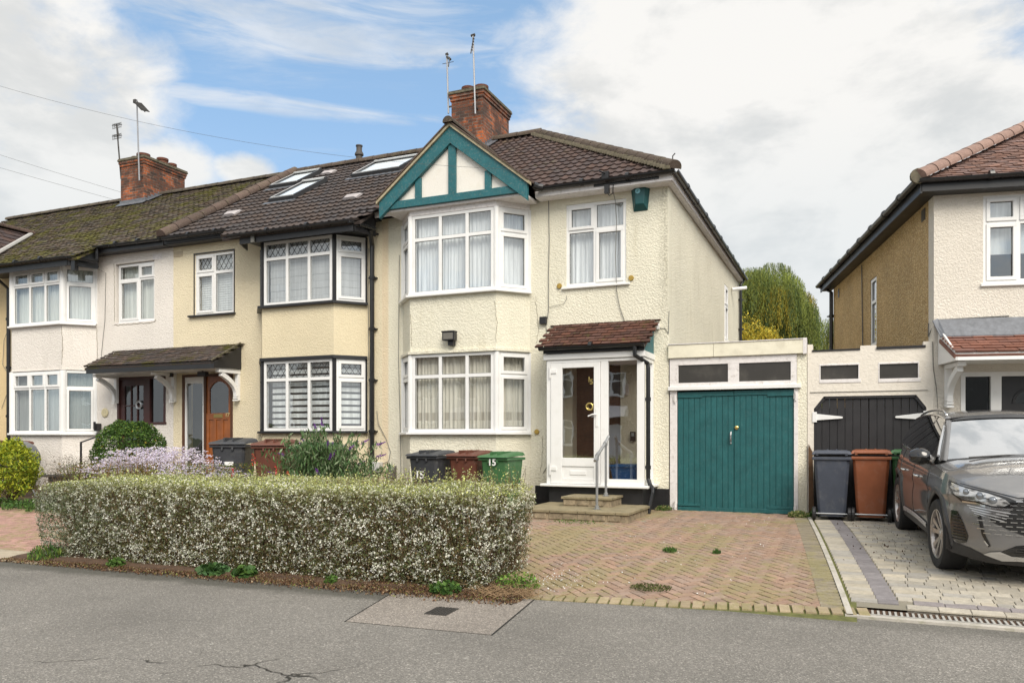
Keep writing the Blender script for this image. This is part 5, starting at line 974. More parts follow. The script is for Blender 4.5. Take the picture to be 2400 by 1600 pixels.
bpy.data.objects.remove(proto0)
M_NUM = plain('white paint', (.85, .85, .83), .6)
text_mesh('15', .17, front_M(-6.70, -1.685, .80), 'bin_number', M_NUM, b1); text_mesh('15', .15, front_M(-5.40, -1.60, 1.03), 'bin_number', M_NUM, b3)
b = MB(); b.T = Matrix.Translation((-9.60, -2.75, 0)) @ Matrix.Rotation(R(22), 4, 'Z'); b.box(-.04, -.335, 1.02, .10, -.30, 1.08); b.build('sticker', M_NUM, b4)
# wooden post / board behind the slate bin
b = MB(); b.extr([(-.60, -.06, .3), (-.52, -.06, .3), (-.54, -.06, 1.25), (-.60, -.06, 1.38)], (0, .05, 0)); tag(b.build('wooden_board', plain('weathered brown board', (.11, .06, .03), .9, var=.5, scale=10)), 'weathered brown board leaning beside the slate blue bin', 'board')
# handrail and steps at house 19
hr = thing('handrail', 'thin black handrail beside the round green shrub', 'handrail', (-15.27, -1.2, .6)); b = MB(); b.tube([(-15.27, -1.2, .3), (-15.27, -1.2, 1.37)], .022, 8); b.build('post', M_BLACK, hr); b = MB(); b.tube([(-15.29, -1.2, 1.365), (-14.6, -1.2, 1.54), (-14.6, -.3, 1.54)], .016, 8); b.build('rail', M_BLACK, hr)
b = MB(); b.box(-15.9, -1.5, .2, -14.2, -.02, .62); b.box(-16.1, -1.55, .62, -14.1, -.02, .67); tag(b.build('doorstep', plain('dark doorstep', (.05, .05, .05), .7), bevel=.01), 'dark raised doorstep below the mahogany door', 'step')
b = MB(); b.box(-13.7, -.7, .2, -12.0, -.02, .60); tag(b.build('doorstep', M_SLAB, bevel=.01), 'stone doorstep below the orange oak door', 'step')
# ================================================================ ground
def gz_grid(x0, x1, y0, y1, st, dz, mb):
    nx, ny = int((x1-x0)/st)+1, int((y1-y0)/st)+1
    mb.grid([[(x0+(x1-x0)*i/nx, y0+(y1-y0)*j/ny, zg(x0+(x1-x0)*i/nx, y0+(y1-y0)*j/ny)+dz) for i in range(nx+1)] for j in range(ny+1)])
def asphalt(name, base, crack=True):
    m, N, b = newmat(name); P = pos(N); s_ = N.sep(P)
    f1 = N.noise(P, 95, 3, .75); v = N.new('ShaderNodeTexVoronoi'); N.put(v.inputs[0], P); v.inputs['Scale'].default_value = 105
    st = N.sep(v.outputs['Color'])[0]
    c = N.mix(1., base, N.ramp(st, [(0, .66), (.55, .95), (.88, 1.15), (1, 1.8)]), 'MULTIPLY')
    c = N.mix(1., c, N.ramp(f1, [(.25, .80), (.75, 1.2)]), 'MULTIPLY')
    big = N.noise(P, .55, 5, .6); c = N.mix(1., c, N.ramp(big, [(.3, .80), (.7, 1.12)]), 'MULTIPLY')
    mid = N.noise(P, 3.1, 6, .7); c = N.mix(N.math('MULTIPLY', N.sm(mid, .55, .75), .25), c, (base[0]*.6, base[1]*.6, base[2]*.6))
    h = N.math('ADD', v.outputs['Distance'], N.math('MULTIPLY', f1, .6))
    if crack:
        yy = N.math('ADD', s_[1], N.math('MULTIPLY', N.math('SUBTRACT', N.noise(P, 2.4, 5, .6), .5), .45))
        wet = N.math('MULTIPLY', N.sm(N.math('SUBTRACT', yy, N.math('MULTIPLY', N.math('ADD', s_[0], 3.), .03)), -7.12, -6.90), N.math('SUBTRACT', 1., N.sm(s_[0], -3.9, -3.5)))
        wet = N.math('ADD', wet, N.math('MULTIPLY', N.sm(yy, -6.55, -6.25), .5), clamp=True)
        c = N.mix(N.math('MULTIPLY', wet, .72), c, (.065, .064, .052))
        wp = N.new('ShaderNodeVectorMath', operation='ADD'); N.l.new(P, wp.inputs[0]); nz = N.new('ShaderNodeTexNoise'); N.put(nz.inputs[0], P); nz.inputs['Scale'].default_value = 2.2; nz.inputs['Detail'].default_value = 6
        N.l.new(N.vmath('MULTIPLY', N.vmath('SUBTRACT', nz.outputs['Color'], (.5, .5, .5)), (.7, .7, 0)), wp.inputs[1])
        e = N.vor(wp.outputs[0], 1.15, 'DISTANCE_TO_EDGE'); cm = N.math('MULTIPLY', N.math('SUBTRACT', 1., N.sm(e, .004, .016)), N.math('MULTIPLY', N.sm(N.math('ADD', s_[1], N.math('MULTIPLY', mid, 1.2)), -8.0, -8.7), N.math('MULTIPLY', N.sm(N.noise(P, .8, 2), .50, .58), N.sm(s_[0], -1.6, -2.6))))
        c = N.mix(cm, c, (.02, .018, .014)); h = N.math('SUBTRACT', h, N.math('MULTIPLY', cm, 3.))
        lv = N.new('ShaderNodeTexVoronoi'); N.put(lv.inputs[0], P); lv.inputs['Scale'].default_value = 5.5; sz = N.math('MULTIPLY', N.sep(lv.outputs['Color'])[1], .17)
        ls = N.math('MULTIPLY', N.math('LESS_THAN', N.math('ADD', lv.outputs['Distance'], N.math('MULTIPLY', N.noise(P, 40, 3), .12)), N.math('ADD', sz, .04)), N.math('GREATER_THAN', N.sep(lv.outputs['Color'])[0], .45))
        area = N.math('MULTIPLY', N.sm(N.math('ADD', s_[1], N.math('MULTIPLY', mid, .9)), -7.5, -8.1), N.sm(N.noise(P, 1.1, 3), .40, .55))
        c = N.mix(N.math('MULTIPLY', N.math('MULTIPLY', ls, area), N.math('MULTIPLY', N.noise(P, 60, 3), .75)), c, (.50, .49, .44))
    N.put(b.inputs['Base Color'], c); b.inputs['Roughness'].default_value = .9; b.inputs['Specular IOR Level'].default_value = .3; N.put(b.inputs['Normal'], N.bump(h, .55, .008)); return m
M_ASP = asphalt('worn pavement asphalt', (.215, .202, .182)); M_PATCH = asphalt('pinkish patch asphalt', (.275, .245, .215), False); M_ROAD = asphalt('road asphalt', (.16, .155, .15), False)
M_SOIL = plain('brown soil with litter', (.085, .05, .03), .95, var=.5, scale=14, bump=.8, bscale=40, dirt=((.17, .09, .045), 30, .6))
b = MB(); b.add([(-400, -400, -.13), (400, -400, -.13), (400, 400, -.13), (-400, 400, -.13)], [(0, 1, 2, 3)]); struct(b.build('ground', plain('grass land', (.05, .075, .025), .95, var=.4, scale=2)))
b = MB(); gz_grid(-40, 14, -6.55, 30, .6, -.03, b); struct(b.build('garden_ground', M_SOIL, smooth=True))
b = MB(); b.prism([(-40, -11.6), (30, -11.6), (30, -5.75), (1.3, -6.02), (.08, -6.10), (-2.57, -6.44), (-4.3, -6.57), (-8.2, -6.70), (-9.4, -6.88), (-40, -7.4)], -.2, 0); struct(b.build('pavement', M_ASP)); b = MB(); b.box(-60, -22.5, -.2, 60, -11.73, -.10); struct(b.build('road', M_ROAD))
b = MB()
for k in range(70): b.box(-40+k*1., -11.73, -.2, -39.006+k, -11.6, .004)
struct(b.build('kerb', plain('concrete kerb', (.3, .29, .27), .9, var=.2, bump=.3))); b = MB(); b.box(-60, -26, -.2, 60, -22.5, -.0); struct(b.build('pavement', M_ROAD))
b = MB(); b.add([(-3.755, -7.854, .004), (-2.487, -7.786, .004), (-2.67, -6.46, .004), (-4.06, -6.59, .004)], [(0, 1, 2, 3)]); struct(b.build('pavement_patch', M_PATCH))
b = MB()
for p, q in (((-3.76, -7.86), (-4.06, -6.58)), ((-2.485, -7.79), (-2.67, -6.45))): b.seg(p, q, -.006, .006, .002, .0055)
struct(b.build('pavement_joint', M_BLACK))
cv = thing('drain_cover', 'small dark cast iron cover set in the pink pavement patch', 'drain cover', (-3.21, -7.23, 0))
b = MB(); b.add([(-3.302, -7.384, .008), (-3.10, -7.363, .008), (-3.119, -7.077, .008), (-3.333, -7.098, .008)], [(0, 1, 2, 3)]); b.build('plate', M_AERD, cv)
b = MB(); 
for i in range(6):
    for j in range(8): x, y = -3.31+.2*(i+.5)/6, -7.36+.27*(j+.5)/8; b.box(x-.011, y-.010, .008, x+.011, y+.010, .013)
b.build('tread', M_AERD, cv)
# pavers
def poly_in(px, py, poly):
    ins = False
    for i in range(len(poly)):
        (x1, y1), (x2, y2) = poly[i], poly[i-1]
        if (y1 > py) != (y2 > py) and px < (x2-x1)*(py-y1)/(y2-y1)+x1: ins = not ins
    return ins
def brick(mb, c, ang, w_, l_, col, dz=0, h=.03, gap=.0075):
    ca, sa = math.cos(ang), math.sin(ang); t = random.uniform(-.0025, .0025); P = []
    for sx, sy in ((-1, -1), (1, -1), (1, 1), (-1, 1)):
        for e in (0,):
            x, y = sx*(l_/2-gap), sy*(w_/2-gap); X, Y = c[0]+x*ca-y*sa, c[1]+x*sa+y*ca; P.append((X, Y, zg(X, Y)+dz+t*sx))
    T = [tuple(Vector(p)*1+(Vector((c[0], c[1], p[2]))-Vector(p))*.035+Vector((0, 0, .0035))) for p in P]
    mb.add(P+T+[(p[0], p[1], p[2]-h) for p in P], [(4, 5, 6, 7), (0, 1, 5, 4), (1, 2, 6, 5), (2, 3, 7, 6), (3, 0, 4, 7), (8, 9, 1, 0), (9, 10, 2, 1), (10, 11, 3, 2), (11, 8, 0, 3)], col=col)
M_PAV = attr_mat('worn clay paver', .88, .45, 90, moss=((.20, .19, .07), .44, .66, (.31, .26, .14)), mossscale=.75, lich=((.40, .36, .30), .35)); M_PAV2 = attr_mat('concrete block paver', .88, .35, 90)
M_JOINT = plain('mossy joint sand', (.12, .125, .035), .95, var=.5, scale=12, bump=.5)
XB = lambda y: -.62+(-(y)/6.1)*.62            # boundary between the two drives (kerb strip)
dr = struct(part('brick_driveway', None))
b = MB(); c = 0; u = .10; reg = [(-3.3, -6.36), (XB(-6.0)-.13, -5.95), (XB(-3)-.13, -3), (XB(0)-.13, -.0), (-2.9, 0.02), (-3.15, -.2), (-4.9, -.2), (-4.9, -2.5), (-3.4, -6.1)]
rc = lambda: (lambda q, h: ((.325+h*.7)*q, .225*q, (.172-h*.3)*q))(random.uniform(.87, 1.10), random.uniform(-.03, .03))
s2 = math.sqrt(.5)
for i in range(-64, 64):
    for j in range(-64, 64):
        r4 = (i-j) % 4                       # 45 degree herringbone of 2:1 blocks
        if r4 == 0: cx, cy, a = (i+1)*u, (j+.5)*u, 0.
        elif r4 == 3: cx, cy, a = (i+.5)*u, (j+1)*u, math.pi/2
        else: continue
        X, Y = -2+(cx-cy)*s2, -3+(cx+cy)*s2
        if poly_in(X, Y, reg): brick(b, (X, Y), a+math.pi/4, .1, .2, rc())
b.build('herringbone_blocks', M_PAV, dr)
b = MB()
bc = lambda: (lambda q: (.26*q, .225*q, .165*q))(random.uniform(.8, 1.1))
y = -6.28
for k in range(34):       # front header course
    x = -3.30+k*.103; brick(b, (x, -6.335+.14*(x+2.57)), math.pi/2+.14, .1, .2, dz=.0055, col= (lambda q: (.36*q, .29*q, .19*q))(random.uniform(.8, 1.1)))
for k in range(58): y = -.05-k*.1025; brick(b, (XB(y)-.125, y), 0, .1, .2, bc(), dz=.0055)
for k in range(16): brick(b, (-4.7+k*.103, -2.22), math.pi/2, .1, .2, bc())
for k in range(9): brick(b, (-2.80, -.12-k*.2), math.pi/2, .1, .2, bc())
b.build('edging_blocks', M_PAV, dr); b = MB(); gz_grid(-4.95, .05, -6.6, .02, .25, -.0075, b); 
b.build('joint_sand', M_JOINT, dr)
dr2 = struct(part('paved_driveway', None))
b = MB(); gc = lambda: random.choice([(.42, .385, .32), (.38, .35, .295), (.44, .395, .315), (.35, .33, .295), (.40, .365, .30)])
vv = lambda c, q: tuple(x*q for x in c)
y = -.02; 
while y > -5.62:
    h = .125; x = XB(y-.06)+.448; first = True
    while x < 5.0:
        w_ = random.choice([.16, .2, .24, .12]); 
        if y > -5.5: brick(b, (x+w_/2, y-h/2), 0, h, w_, vv(gc(), random.uniform(.85, 1.1)), gap=.003)
        x += w_
    brick(b, (XB(y-.06)+.05+.115, y-h/2), 0, h, .22, vv(gc(), random.uniform(.9, 1.1)), gap=.003)
    brick(b, (XB(y-.06)+.275+.08, y-h/2), 0, h, .17, vv((.215, .20, .205), random.uniform(.9, 1.1)), dz=.0015, gap=.003)
    y -= h
x = .50
while x < 5: brick(b, (x+.12, -5.56-.045*(x-.3)*0), 0, .13, .24, vv((.25, .225, .225), random.uniform(.9, 1.1)), dz=.001, gap=.003); brick(b, (x+.06, -5.70), 0, .13, .24, vv(gc(), random.uniform(.9, 1.1)), gap=.003); x += .24
b.build('paving_blocks', M_PAV2, dr2); b = MB(); gz_grid(-.62, 5.0, -5.78, .0, .3, -.008, b); b.build('joint_sand', plain('grey joint sand', (.22, .20, .155), .95), dr2)
b = MB(); pts = [(XB(y)-.0, y) for y in np.linspace(-.02, -6.08, 30)]
b.grid([[(x-.025, y, zg(x, y)+.012) for x, y in pts], [(x+.025, y, zg(x, y)+.012) for x, y in pts]]); b.grid([[(x-.025, y, zg(x, y)-.05) for x, y in pts], [(x-.025, y, zg(x, y)+.012) for x, y in pts]]); b.grid([[(x+.025, y, zg(x, y)+.012) for x, y in pts], [(x+.025, y, zg(x, y)-.05) for x, y in pts]])
b.box(XB(-6)-.03, -6.10, -.05, 5, -6.02, .022); struct(b.build('driveway_kerb', plain('pale concrete edging', (.46, .43, .38), .9, var=.2, dirt=((.15, .16, .05), 8, .6), bump=.3)))
dn = thing('drain_channel', 'long slotted drain channel across the front of the grey driveway', 'drain', (2.5, -5.9, 0)); b = MB(); b.box(.08, -6.015, -.05, 5, -5.80, .0); b.build('channel', M_BLACK, dn)
b = MB(); 
for k in range(110): x = .12+k*.044; b.box(x, -5.975, .004, x+.018, -5.80, .020)
b.box(.08, -5.98, .003, 5, -5.965, .021); b.build('grate', plain('pale grate', (.40, .39, .36), .6), dn)
# left driveway
dr3 = struct(part('left_driveway', None))
b = MB(); y = -6.2; r_ = 0
while y < -3.9:
    x = -17.5+(r_ % 2)*.1
    while x < -9.2:
        if x < -9.4+(-y-6.2)*.35: brick(b, (x, y), 0, .1, .2, (lambda q: (.40*q, .245*q, .205*q))(random.uniform(.85, 1.1)))
        x += .2
    y += .1; r_ += 1
b.build('clay_blocks', M_PAV, dr3); b = MB(); gz_grid(-17.6, -8.9, -6.42, -3.85, .3, -.008, b); b.build('joint_sand', M_JOINT, dr3); b = MB(); b.box(-17.5, -6.9, -.05, -8.75, -6.28, .012); b.build('concrete_apron', plain('cream concrete apron', (.42, .36, .27), .9, var=.25, scale=3, dirt=((.2, .17, .1), 5, .5), bump=.3), dr3)
# ================================================================ foliage helpers
M_LEAF = attr_mat('leaf', .6, 0, 60, transl=.25, spec=.3); M_TWIG = plain('brown twig', (.12, .075, .04), .9, var=.4, scale=20); M_BARK = plain('grey brown bark', (.10, .075, .05), .95, var=.4, scale=8, bump=.5)
def leaves(name, P, size, cols, parent=None, mat=None, aspect=.5, updown=None, nrm=None, nspread=.6):
    """one mesh of small pointed leaves: P (n,3) positions, size (n), cols (n,3)"""
    n = len(P); d = RNG.normal(size=(n, 3))
    if updown is not None: d = d*.35+np.array(updown)
    if nrm is not None: nn = nrm+RNG.normal(size=(n, 3))*nspread
    else: nn = RNG.normal(size=(n, 3))+np.array([0, 0, .6])
    d /= np.linalg.norm(d, axis=1)[:, None]; s_ = np.cross(nn, d); s_ /= np.linalg.norm(s_, axis=1)[:, None]+1e-9
    size = np.broadcast_to(size, (n,))[:, None]; up = np.cross(d, s_)
    V = np.empty((n, 4, 3)); V[:, 0] = P-d*size*.5; V[:, 1] = P+s_*size*aspect*.5+up*size*.06; V[:, 2] = P+d*size*.5; V[:, 3] = P-s_*size*aspect*.5+up*size*.06
    off = np.zeros(3)
    if parent is not None: iv = np.array(wmat(parent).inverted()); V = V @ iv[:3, :3].T+iv[:3, 3]
    me = bpy.data.meshes.new(name); me.vertices.add(4*n); me.vertices.foreach_set('co', V.reshape(-1).astype('f')); me.loops.add(4*n); me.loops.foreach_set('vertex_index', np.arange(4*n, dtype='i'))
    me.polygons.add(n); me.polygons.foreach_set('loop_start', np.arange(0, 4*n, 4, dtype='i')); me.update(calc_edges=True)
    at = me.color_attributes.new('Col', 'FLOAT_COLOR', 'CORNER'); c = np.ones((n, 4, 4)); c[:, :, :3] = np.asarray(cols)[:, None, :]; at.data.foreach_set('color', c.reshape(-1).astype('f'))
    me.materials.append(mat or M_LEAF); o = bpy.data.objects.new(name, me); COL.objects.link(o); o.parent = parent; return o
def pick(n, pal, w_=None, var=.18):
    pal = np.array(pal); i = RNG.choice(len(pal), n, p=None if w_ is None else np.array(w_)/sum(w_)); return np.clip(pal[i]*(1+RNG.normal(size=(n, 1))*var), .004, .9)
def twigs(name, starts, ends, r0, parent, mat=M_TWIG, bend=.08):
    b = MB()
    for s_, e in zip(starts, ends):
        s_, e = Vector(s_), Vector(e); m_ = s_.lerp(e, .5)+Vector(RNG.normal(size=3))*bend*(e-s_).length; b.tube([s_, m_, e], [r0, r0*.75, r0*.35], 4, caps=False)
    return b.build(name, mat, parent, fix=False)
def fnoise(P, sc, o=(0, 0, 0)): return np.array([mnoise.noise(Vector((p[0]*sc+o[0], p[1]*sc+o[1], p[2]*sc+o[2]))) for p in P])
# ================================================================ the clipped hedge
hd = thing('hedge', 'long clipped hedge of small white edged leaves along the pavement', 'hedge', (-6.2, -5.6, 0))
HX0, HX1, HY0, HY1, HZ = -9.20, -3.16, -6.45, -5.22, .96
def hsurf(kind, n):
    """points on a face of the hedge with an outward normal; the faces bulge and undulate"""
    if kind == 'front': x, z_ = RNG.uniform(HX0, HX1, n), RNG.uniform(-.02, HZ, n); y = np.full(n, HY0); N_ = np.tile([0, -1, .15], (n, 1))
    elif kind == 'top': x, y = RNG.uniform(HX0, HX1, n), RNG.uniform(HY0, HY1, n); z_ = np.full(n, HZ); N_ = np.tile([0, -.1, 1.], (n, 1))
    elif kind == 'right': y, z_ = RNG.uniform(HY0, HY1, n), RNG.uniform(.04, HZ, n); x = np.full(n, HX1); N_ = np.tile([1., 0, .1], (n, 1))
    elif kind == 'left': y, z_ = RNG.uniform(HY0, HY1, n), RNG.uniform(.04, HZ, n); x = np.full(n, HX0); N_ = np.tile([-1., 0, .1], (n, 1))
    else: x, z_ = RNG.uniform(HX0, HX1, n), RNG.uniform(.3, HZ, n); y = np.full(n, HY1); N_ = np.tile([0, 1., .1], (n, 1))
    P = np.stack([x, y, z_], 1).astype(float)
    und = fnoise(P, 1.3)*.07+fnoise(P, 4.5, (7, 1, 2))*.035; taper = np.clip((.55-P[:, 2])/.55, 0, 1)**1.5*.06   # undercut near the soil
    P += N_*und[:, None]; P[:, 1] -= np.where(P[:, 1] < -5.8, (HX1-P[:, 0])*.02, 0); cx = (HX0+HX1)/2
    P[:, 1] += taper*np.where(P[:, 1] < -5.8, 1, -1); P[:, 0] -= taper*1.6*np.clip((P[:, 0]-cx)/(HX1-cx), -1, 1)**9
    rr = np.maximum(0, np.abs(P[:, 0]-cx)-(HX1-cx-.10)); P[:, 2] -= np.where(P[:, 2] > HZ-.12, rr*.6, 0)
    dl = np.clip((HX0+.55-P[:, 0])/.55, 0, 1); P[:, 2] -= np.where(P[:, 2] > .7, dl*.10, 0)
    return P, N_
WHITE, GREY, DKG, OLV, YEL = (.80, .79, .68), (.34, .38, .25), (.070, .092, .035), (.20, .20, .075), (.50, .52, .18)
for kind, n in (('front', 84000), ('top', 54000), ('right', 11000), ('left', 9000), ('back', 9000)):
    P, N_ = hsurf(kind, n); dep = RNG.exponential(.035, n)-.01; 
    cl_ = fnoise(P, 12., (3, 3, 3)); 
    if kind != 'top':
        keep = RNG.random(n) < np.clip(.78+cl_*1.0+(P[:, 2]-.5)*.3, .22, 1); P, N_, dep, cl_ = P[keep], N_[keep], dep[keep], cl_[keep]; n = len(P)
        C = pick(n, [(.15, .14, .055), (.17, .12, .06), (.10, .125, .045), (.22, .25, .15), DKG], [.30, .24, .22, .12, .12]); wc = fnoise(P, 26., (1, 8, 4))+fnoise(P, 7., (5, 5, 5))*.45+RNG.normal(0, .16, n); C = np.where((wc > .09)[:, None], pick(n, [WHITE, (.62, .64, .54), GREY], [.6, .25, .15]), C); top = np.clip((P[:, 2]-.75)/.2, 0, 1)[:, None]; C = C*(1-top*.3)+np.array(YEL)*top*.3
        lf = np.clip((HX0+1.6-P[:, 0])/1.6, 0, 1)[:, None]*.55; C = C*(1-lf)+pick(n, [GREY, DKG, (.12, .17, .10)], None)*lf
    else: C = pick(n, [YEL, (.50, .53, .30), OLV, (.20, .25, .07), WHITE], [.34, .22, .16, .16, .16]); dep -= np.abs(RNG.normal(0, .012, n))
    P = P-N_*dep[:, None]; C = C*np.clip(1-dep*3., .6, 1)[:, None]**0
    leaves('foliage', P, RNG.uniform(.012, .025, n)*np.where(RNG.random(n) < .12, 1.5, 1.), C, hd, aspect=.62, nrm=N_, nspread=.75)
# shoots sticking up from the top
n = 520; sx = RNG.uniform(HX0+.2, HX1-.05, n); sy = RNG.uniform(HY0+.1, HY1, n); hgt = RNG.uniform(.03, .12, n)+np.where((sx > -4.9), RNG.uniform(0, .13, n), 0)
twigs('shoots', [(x, y, HZ-.03) for x, y in zip(sx, sy)], [(x+random.uniform(-.04, .04), y, HZ+h) for x, y, h in zip(sx, sy, hgt)], .003, hd)
PP = np.concatenate([np.stack([sx, sy, HZ+hgt*t], 1)+RNG.normal(size=(n, 3))*.012 for t in np.linspace(.0, 1, 7)]); leaves('shoot_leaves', PP, RNG.uniform(.018, .032, len(PP)), pick(len(PP), [YEL, (.50, .52, .28), (.25, .30, .09)], None), hd, aspect=.6)
bpy.data.objects['shoots']['kind'] = 'stuff'
# brown inner branches seen between the leaves
n = 2600; xs = RNG.uniform(HX0+.15, HX1-.1, n); z0 = RNG.uniform(.0, .6, n); y0 = HY0+.16+RNG.uniform(0, .1, n)-z0*.05
twigs('branches', [(x, y, z_) for x, y, z_ in zip(xs, y0, z0)], [(x+random.uniform(-.14, .14), y-random.uniform(.03, .14), z_+random.uniform(.12, .34)) for x, y, z_ in zip(xs, y0, z0)], .005, hd, plain('hedge twig', (.27, .19, .11), .9, var=.3, scale=20))
n = 500; ys = RNG.uniform(HY0+.1, HY1-.1, n); z0 = RNG.uniform(.0, .6, n); twigs('branches', [(HX1-.22, y, z_) for y, z_ in zip(ys, z0)], [(HX1-random.uniform(.0, .12), y+random.uniform(-.14, .14), z_+random.uniform(.12, .3)) for y, z_ in zip(ys, z0)], .005, hd)
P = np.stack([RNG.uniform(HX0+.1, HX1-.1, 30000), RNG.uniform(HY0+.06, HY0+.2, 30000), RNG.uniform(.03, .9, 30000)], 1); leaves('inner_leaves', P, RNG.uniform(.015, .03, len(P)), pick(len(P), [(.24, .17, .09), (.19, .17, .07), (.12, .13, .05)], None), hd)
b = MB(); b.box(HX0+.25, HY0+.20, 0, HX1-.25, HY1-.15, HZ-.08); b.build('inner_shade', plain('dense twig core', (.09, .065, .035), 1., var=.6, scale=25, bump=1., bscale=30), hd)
# soil strip with litter in front of the hedge
b = MB(); n = 60; rows = [[], [], []]
for i in range(n+1):
    x = -9.5+6.55*i/n; e = -6.57-.03*(-3-x)-.10*mnoise.noise(Vector((x*2, 3, 0)))-.05*mnoise.noise(Vector((x*9, 1, 0))); rows[0].append((x, e, .006)); rows[1].append((x, e+.12, .03)); rows[2].append((x, -5.9, .06))
b.grid(rows); struct(b.build('soil_strip', M_SOIL, smooth=True))
n = 30000; lx_ = RNG.uniform(-9.5, -2.75, n); P = np.stack([lx_, -6.50+.03*(lx_+3)+RNG.normal(0, .13, n), np.full(n, .03)], 1); P = P[P[:, 1] > -6.95]; n = len(P); P[:, 2] = .012+np.clip(P[:, 1]+6.6, 0, .4)*.12
o = leaves('leaf_litter', P, RNG.uniform(.015, .04, n), pick(n, [(.15, .075, .04), (.21, .125, .065), (.08, .05, .03), (.33, .26, .16), (.06, .04, .03), (.20, .22, .05)], [.28, .22, .22, .10, .12, .06]), None, nrm=np.tile([0, 0, 1.], (n, 1)), nspread=.35); o['kind'] = 'stuff'; o['label'] = 'brown leaf litter along the foot of the hedge'
n = 260; P = np.concatenate([np.stack([RNG.normal(-2.72, .22, 170), RNG.normal(-5.75, .20, 170), np.zeros(170)], 1), np.stack([RNG.uniform(-3.1, -.8, 110), RNG.uniform(-5.9, -.6, 110), np.zeros(110)], 1)]); P[:, 2] = [zg(p[0], p[1])+.012 for p in P]
o = leaves('fallen_petals', P, RNG.uniform(.010, .022, len(P)), pick(len(P), [(.75, .75, .72)], None, .05), None, nrm=np.tile([0, 0, 1.], (len(P), 1)), nspread=.3, aspect=.8); o['kind'] = 'stuff'; o['label'] = 'white fallen petals scattered over the red brick driveway'
n = 90; P = np.stack([RNG.uniform(-.2, 1., n), RNG.uniform(-4., -.7, n), np.zeros(n)], 1); P[:, 2] = [zg(p[0], p[1])+.014 for p in P]
o = leaves('fallen_leaves', P, RNG.uniform(.02, .045, n), pick(n, [(.05, .03, .02), (.10, .05, .03)], None), None, nrm=np.tile([0, 0, 1.], (n, 1)), nspread=.4); o['kind'] = 'stuff'; o['label'] = 'dark dead leaves on the grey paving near the bins'
# weeds
def weed(x, y, r_, h, n, pal, label, w_=.03, name='weed', z_=None, asp=.5, blades=False, group='weeds at ground level'):
    t = thing(name, label, 'weed' if name == 'weed' else name, (x, y, zg(x, y) if z_ is None else z_), 0, group); zz = t.location.z
    a = RNG.uniform(0, 2*math.pi, n); rr = r_*np.sqrt(RNG.random(n)); hh = h*RNG.random(n)*(1-.5*(rr/r_)**2)
    P = np.stack([x+rr*np.cos(a), y+rr*np.sin(a), zz+.01+hh], 1)
    leaves('leaves', P, RNG.uniform(w_*.7, w_*1.3, n), pick(n, pal), t, aspect=asp, updown=(0, 0, 1.2) if blades else None)
G1, G2, G3 = (.09, .17, .035), (.055, .12, .03), (.18, .25, .05)
weed(-2.98, -6.12, .22, .17, 520, [G1, G3, (.14, .28, .04)], 'bright green weed at the right end of the hedge', .035)
weed(-3.55, -6.52, .16, .11, 260, [G1, G2], 'round leaved green weed under the hedge near the pink patch', .045, asp=.8)
weed(-6.35, -6.62, .16, .12, 160, [G2, (.10, .20, .08)], 'broad leaved weed under the middle of the hedge', .075, asp=.9); weed(-5.92, -6.60, .13, .12, 110, [G2, G1], 'smaller broad leaved weed right of the middle weed', .07, asp=.9)
weed(-7.75, -6.66, .10, .10, 120, [G1], 'small green weed under the left part of the hedge', .05, asp=.6); weed(-9.0, -6.60, .20, .18, 480, [G1, G2, G3], 'bushy green grass tuft at the left end of the hedge', .06, asp=.25, blades=True)
weed(-4.85, -6.56, .07, .09, 60, [G1], 'single small weed left of the pink patch', .05, asp=.6)
weed(-1.93, -4.05, .08, .045, 150, [G1, G2], 'left grass tuft growing between the red bricks', .05, asp=.2, blades=True); weed(-1.40, -4.0, .045, .04, 80, [G1, G2], 'right grass tuft growing between the red bricks', .05, asp=.2, blades=True)
weed(-1.75, -5.75, .20, .02, 700, [(.06, .07, .02), (.10, .12, .03)], 'dark moss patch near the front of the red driveway', .02); weed(-.72, -.45, .16, .10, 500, [(.20, .22, .08), G1, (.30, .28, .12)], 'dry weed at the foot of the garage pier', .04)
weed(-2.85, -.15, .14, .08, 240, [G1, (.2, .2, .08)], 'weed at the foot of the porch drainpipe', .04); weed(-3.7, -2.16, .35, .03, 300, [G1, (.15, .2, .05)], 'sparse weeds along the foot of the stone step', .025); weed(-.50, -.30, .08, .14, 200, [G1, G2], 'green weed beside the slate blue bin', .04)
n = 240; s0 = [(-3.0+random.gauss(0, .16), -6.42+random.gauss(0, .08), .02) for _ in range(n)]; o = twigs('dead_twigs', s0, [(p[0]+random.uniform(-.28, .28), p[1]+random.uniform(-.1, .12), random.uniform(.0, .12)) for p in s0], .003, None, plain('pale dead twig', (.30, .20, .11), .9, var=.4, scale=30)); o['kind'] = 'stuff'; o['label'] = 'dry brown twigs on the ground at the hedge corner'
# ================================================================ garden plants
def shrub(name, label, cat, c, rad, n, pal, wts=None, size=(.03, .06), asp=.45, lump=.25, group=None, stems=30, shell=.55, core=None, trunk='stems'):
    t = thing(name, label, cat, (c[0], c[1], zg(c[0], c[1])), 0, group); d = RNG.normal(size=(n, 3)); d /= np.linalg.norm(d, axis=1)[:, None]; d[:, 2] = np.where(d[:, 2] < -.75, -d[:, 2], d[:, 2])
    q = 1+lump*fnoise(d, 2.3, c)+.5*lump*fnoise(d, 6., c); r_ = (shell+(1-shell)*RNG.random(n)**.5)*q; P = d*r_[:, None]*np.array(rad)+np.array(c); P = P[P[:, 2] > t.location.z]; n = len(P)
    leaves('foliage', P, RNG.uniform(*size, n), pick(n, pal, wts), t, aspect=asp)
    g = t.location.z; twigs(trunk, [(c[0]+random.uniform(-.1, .1), c[1], g) for _ in range(stems)], [tuple(np.array(c)+d[i]*np.array(rad)*.8) for i in range(stems)], .01, t, M_TWIG)
    return t
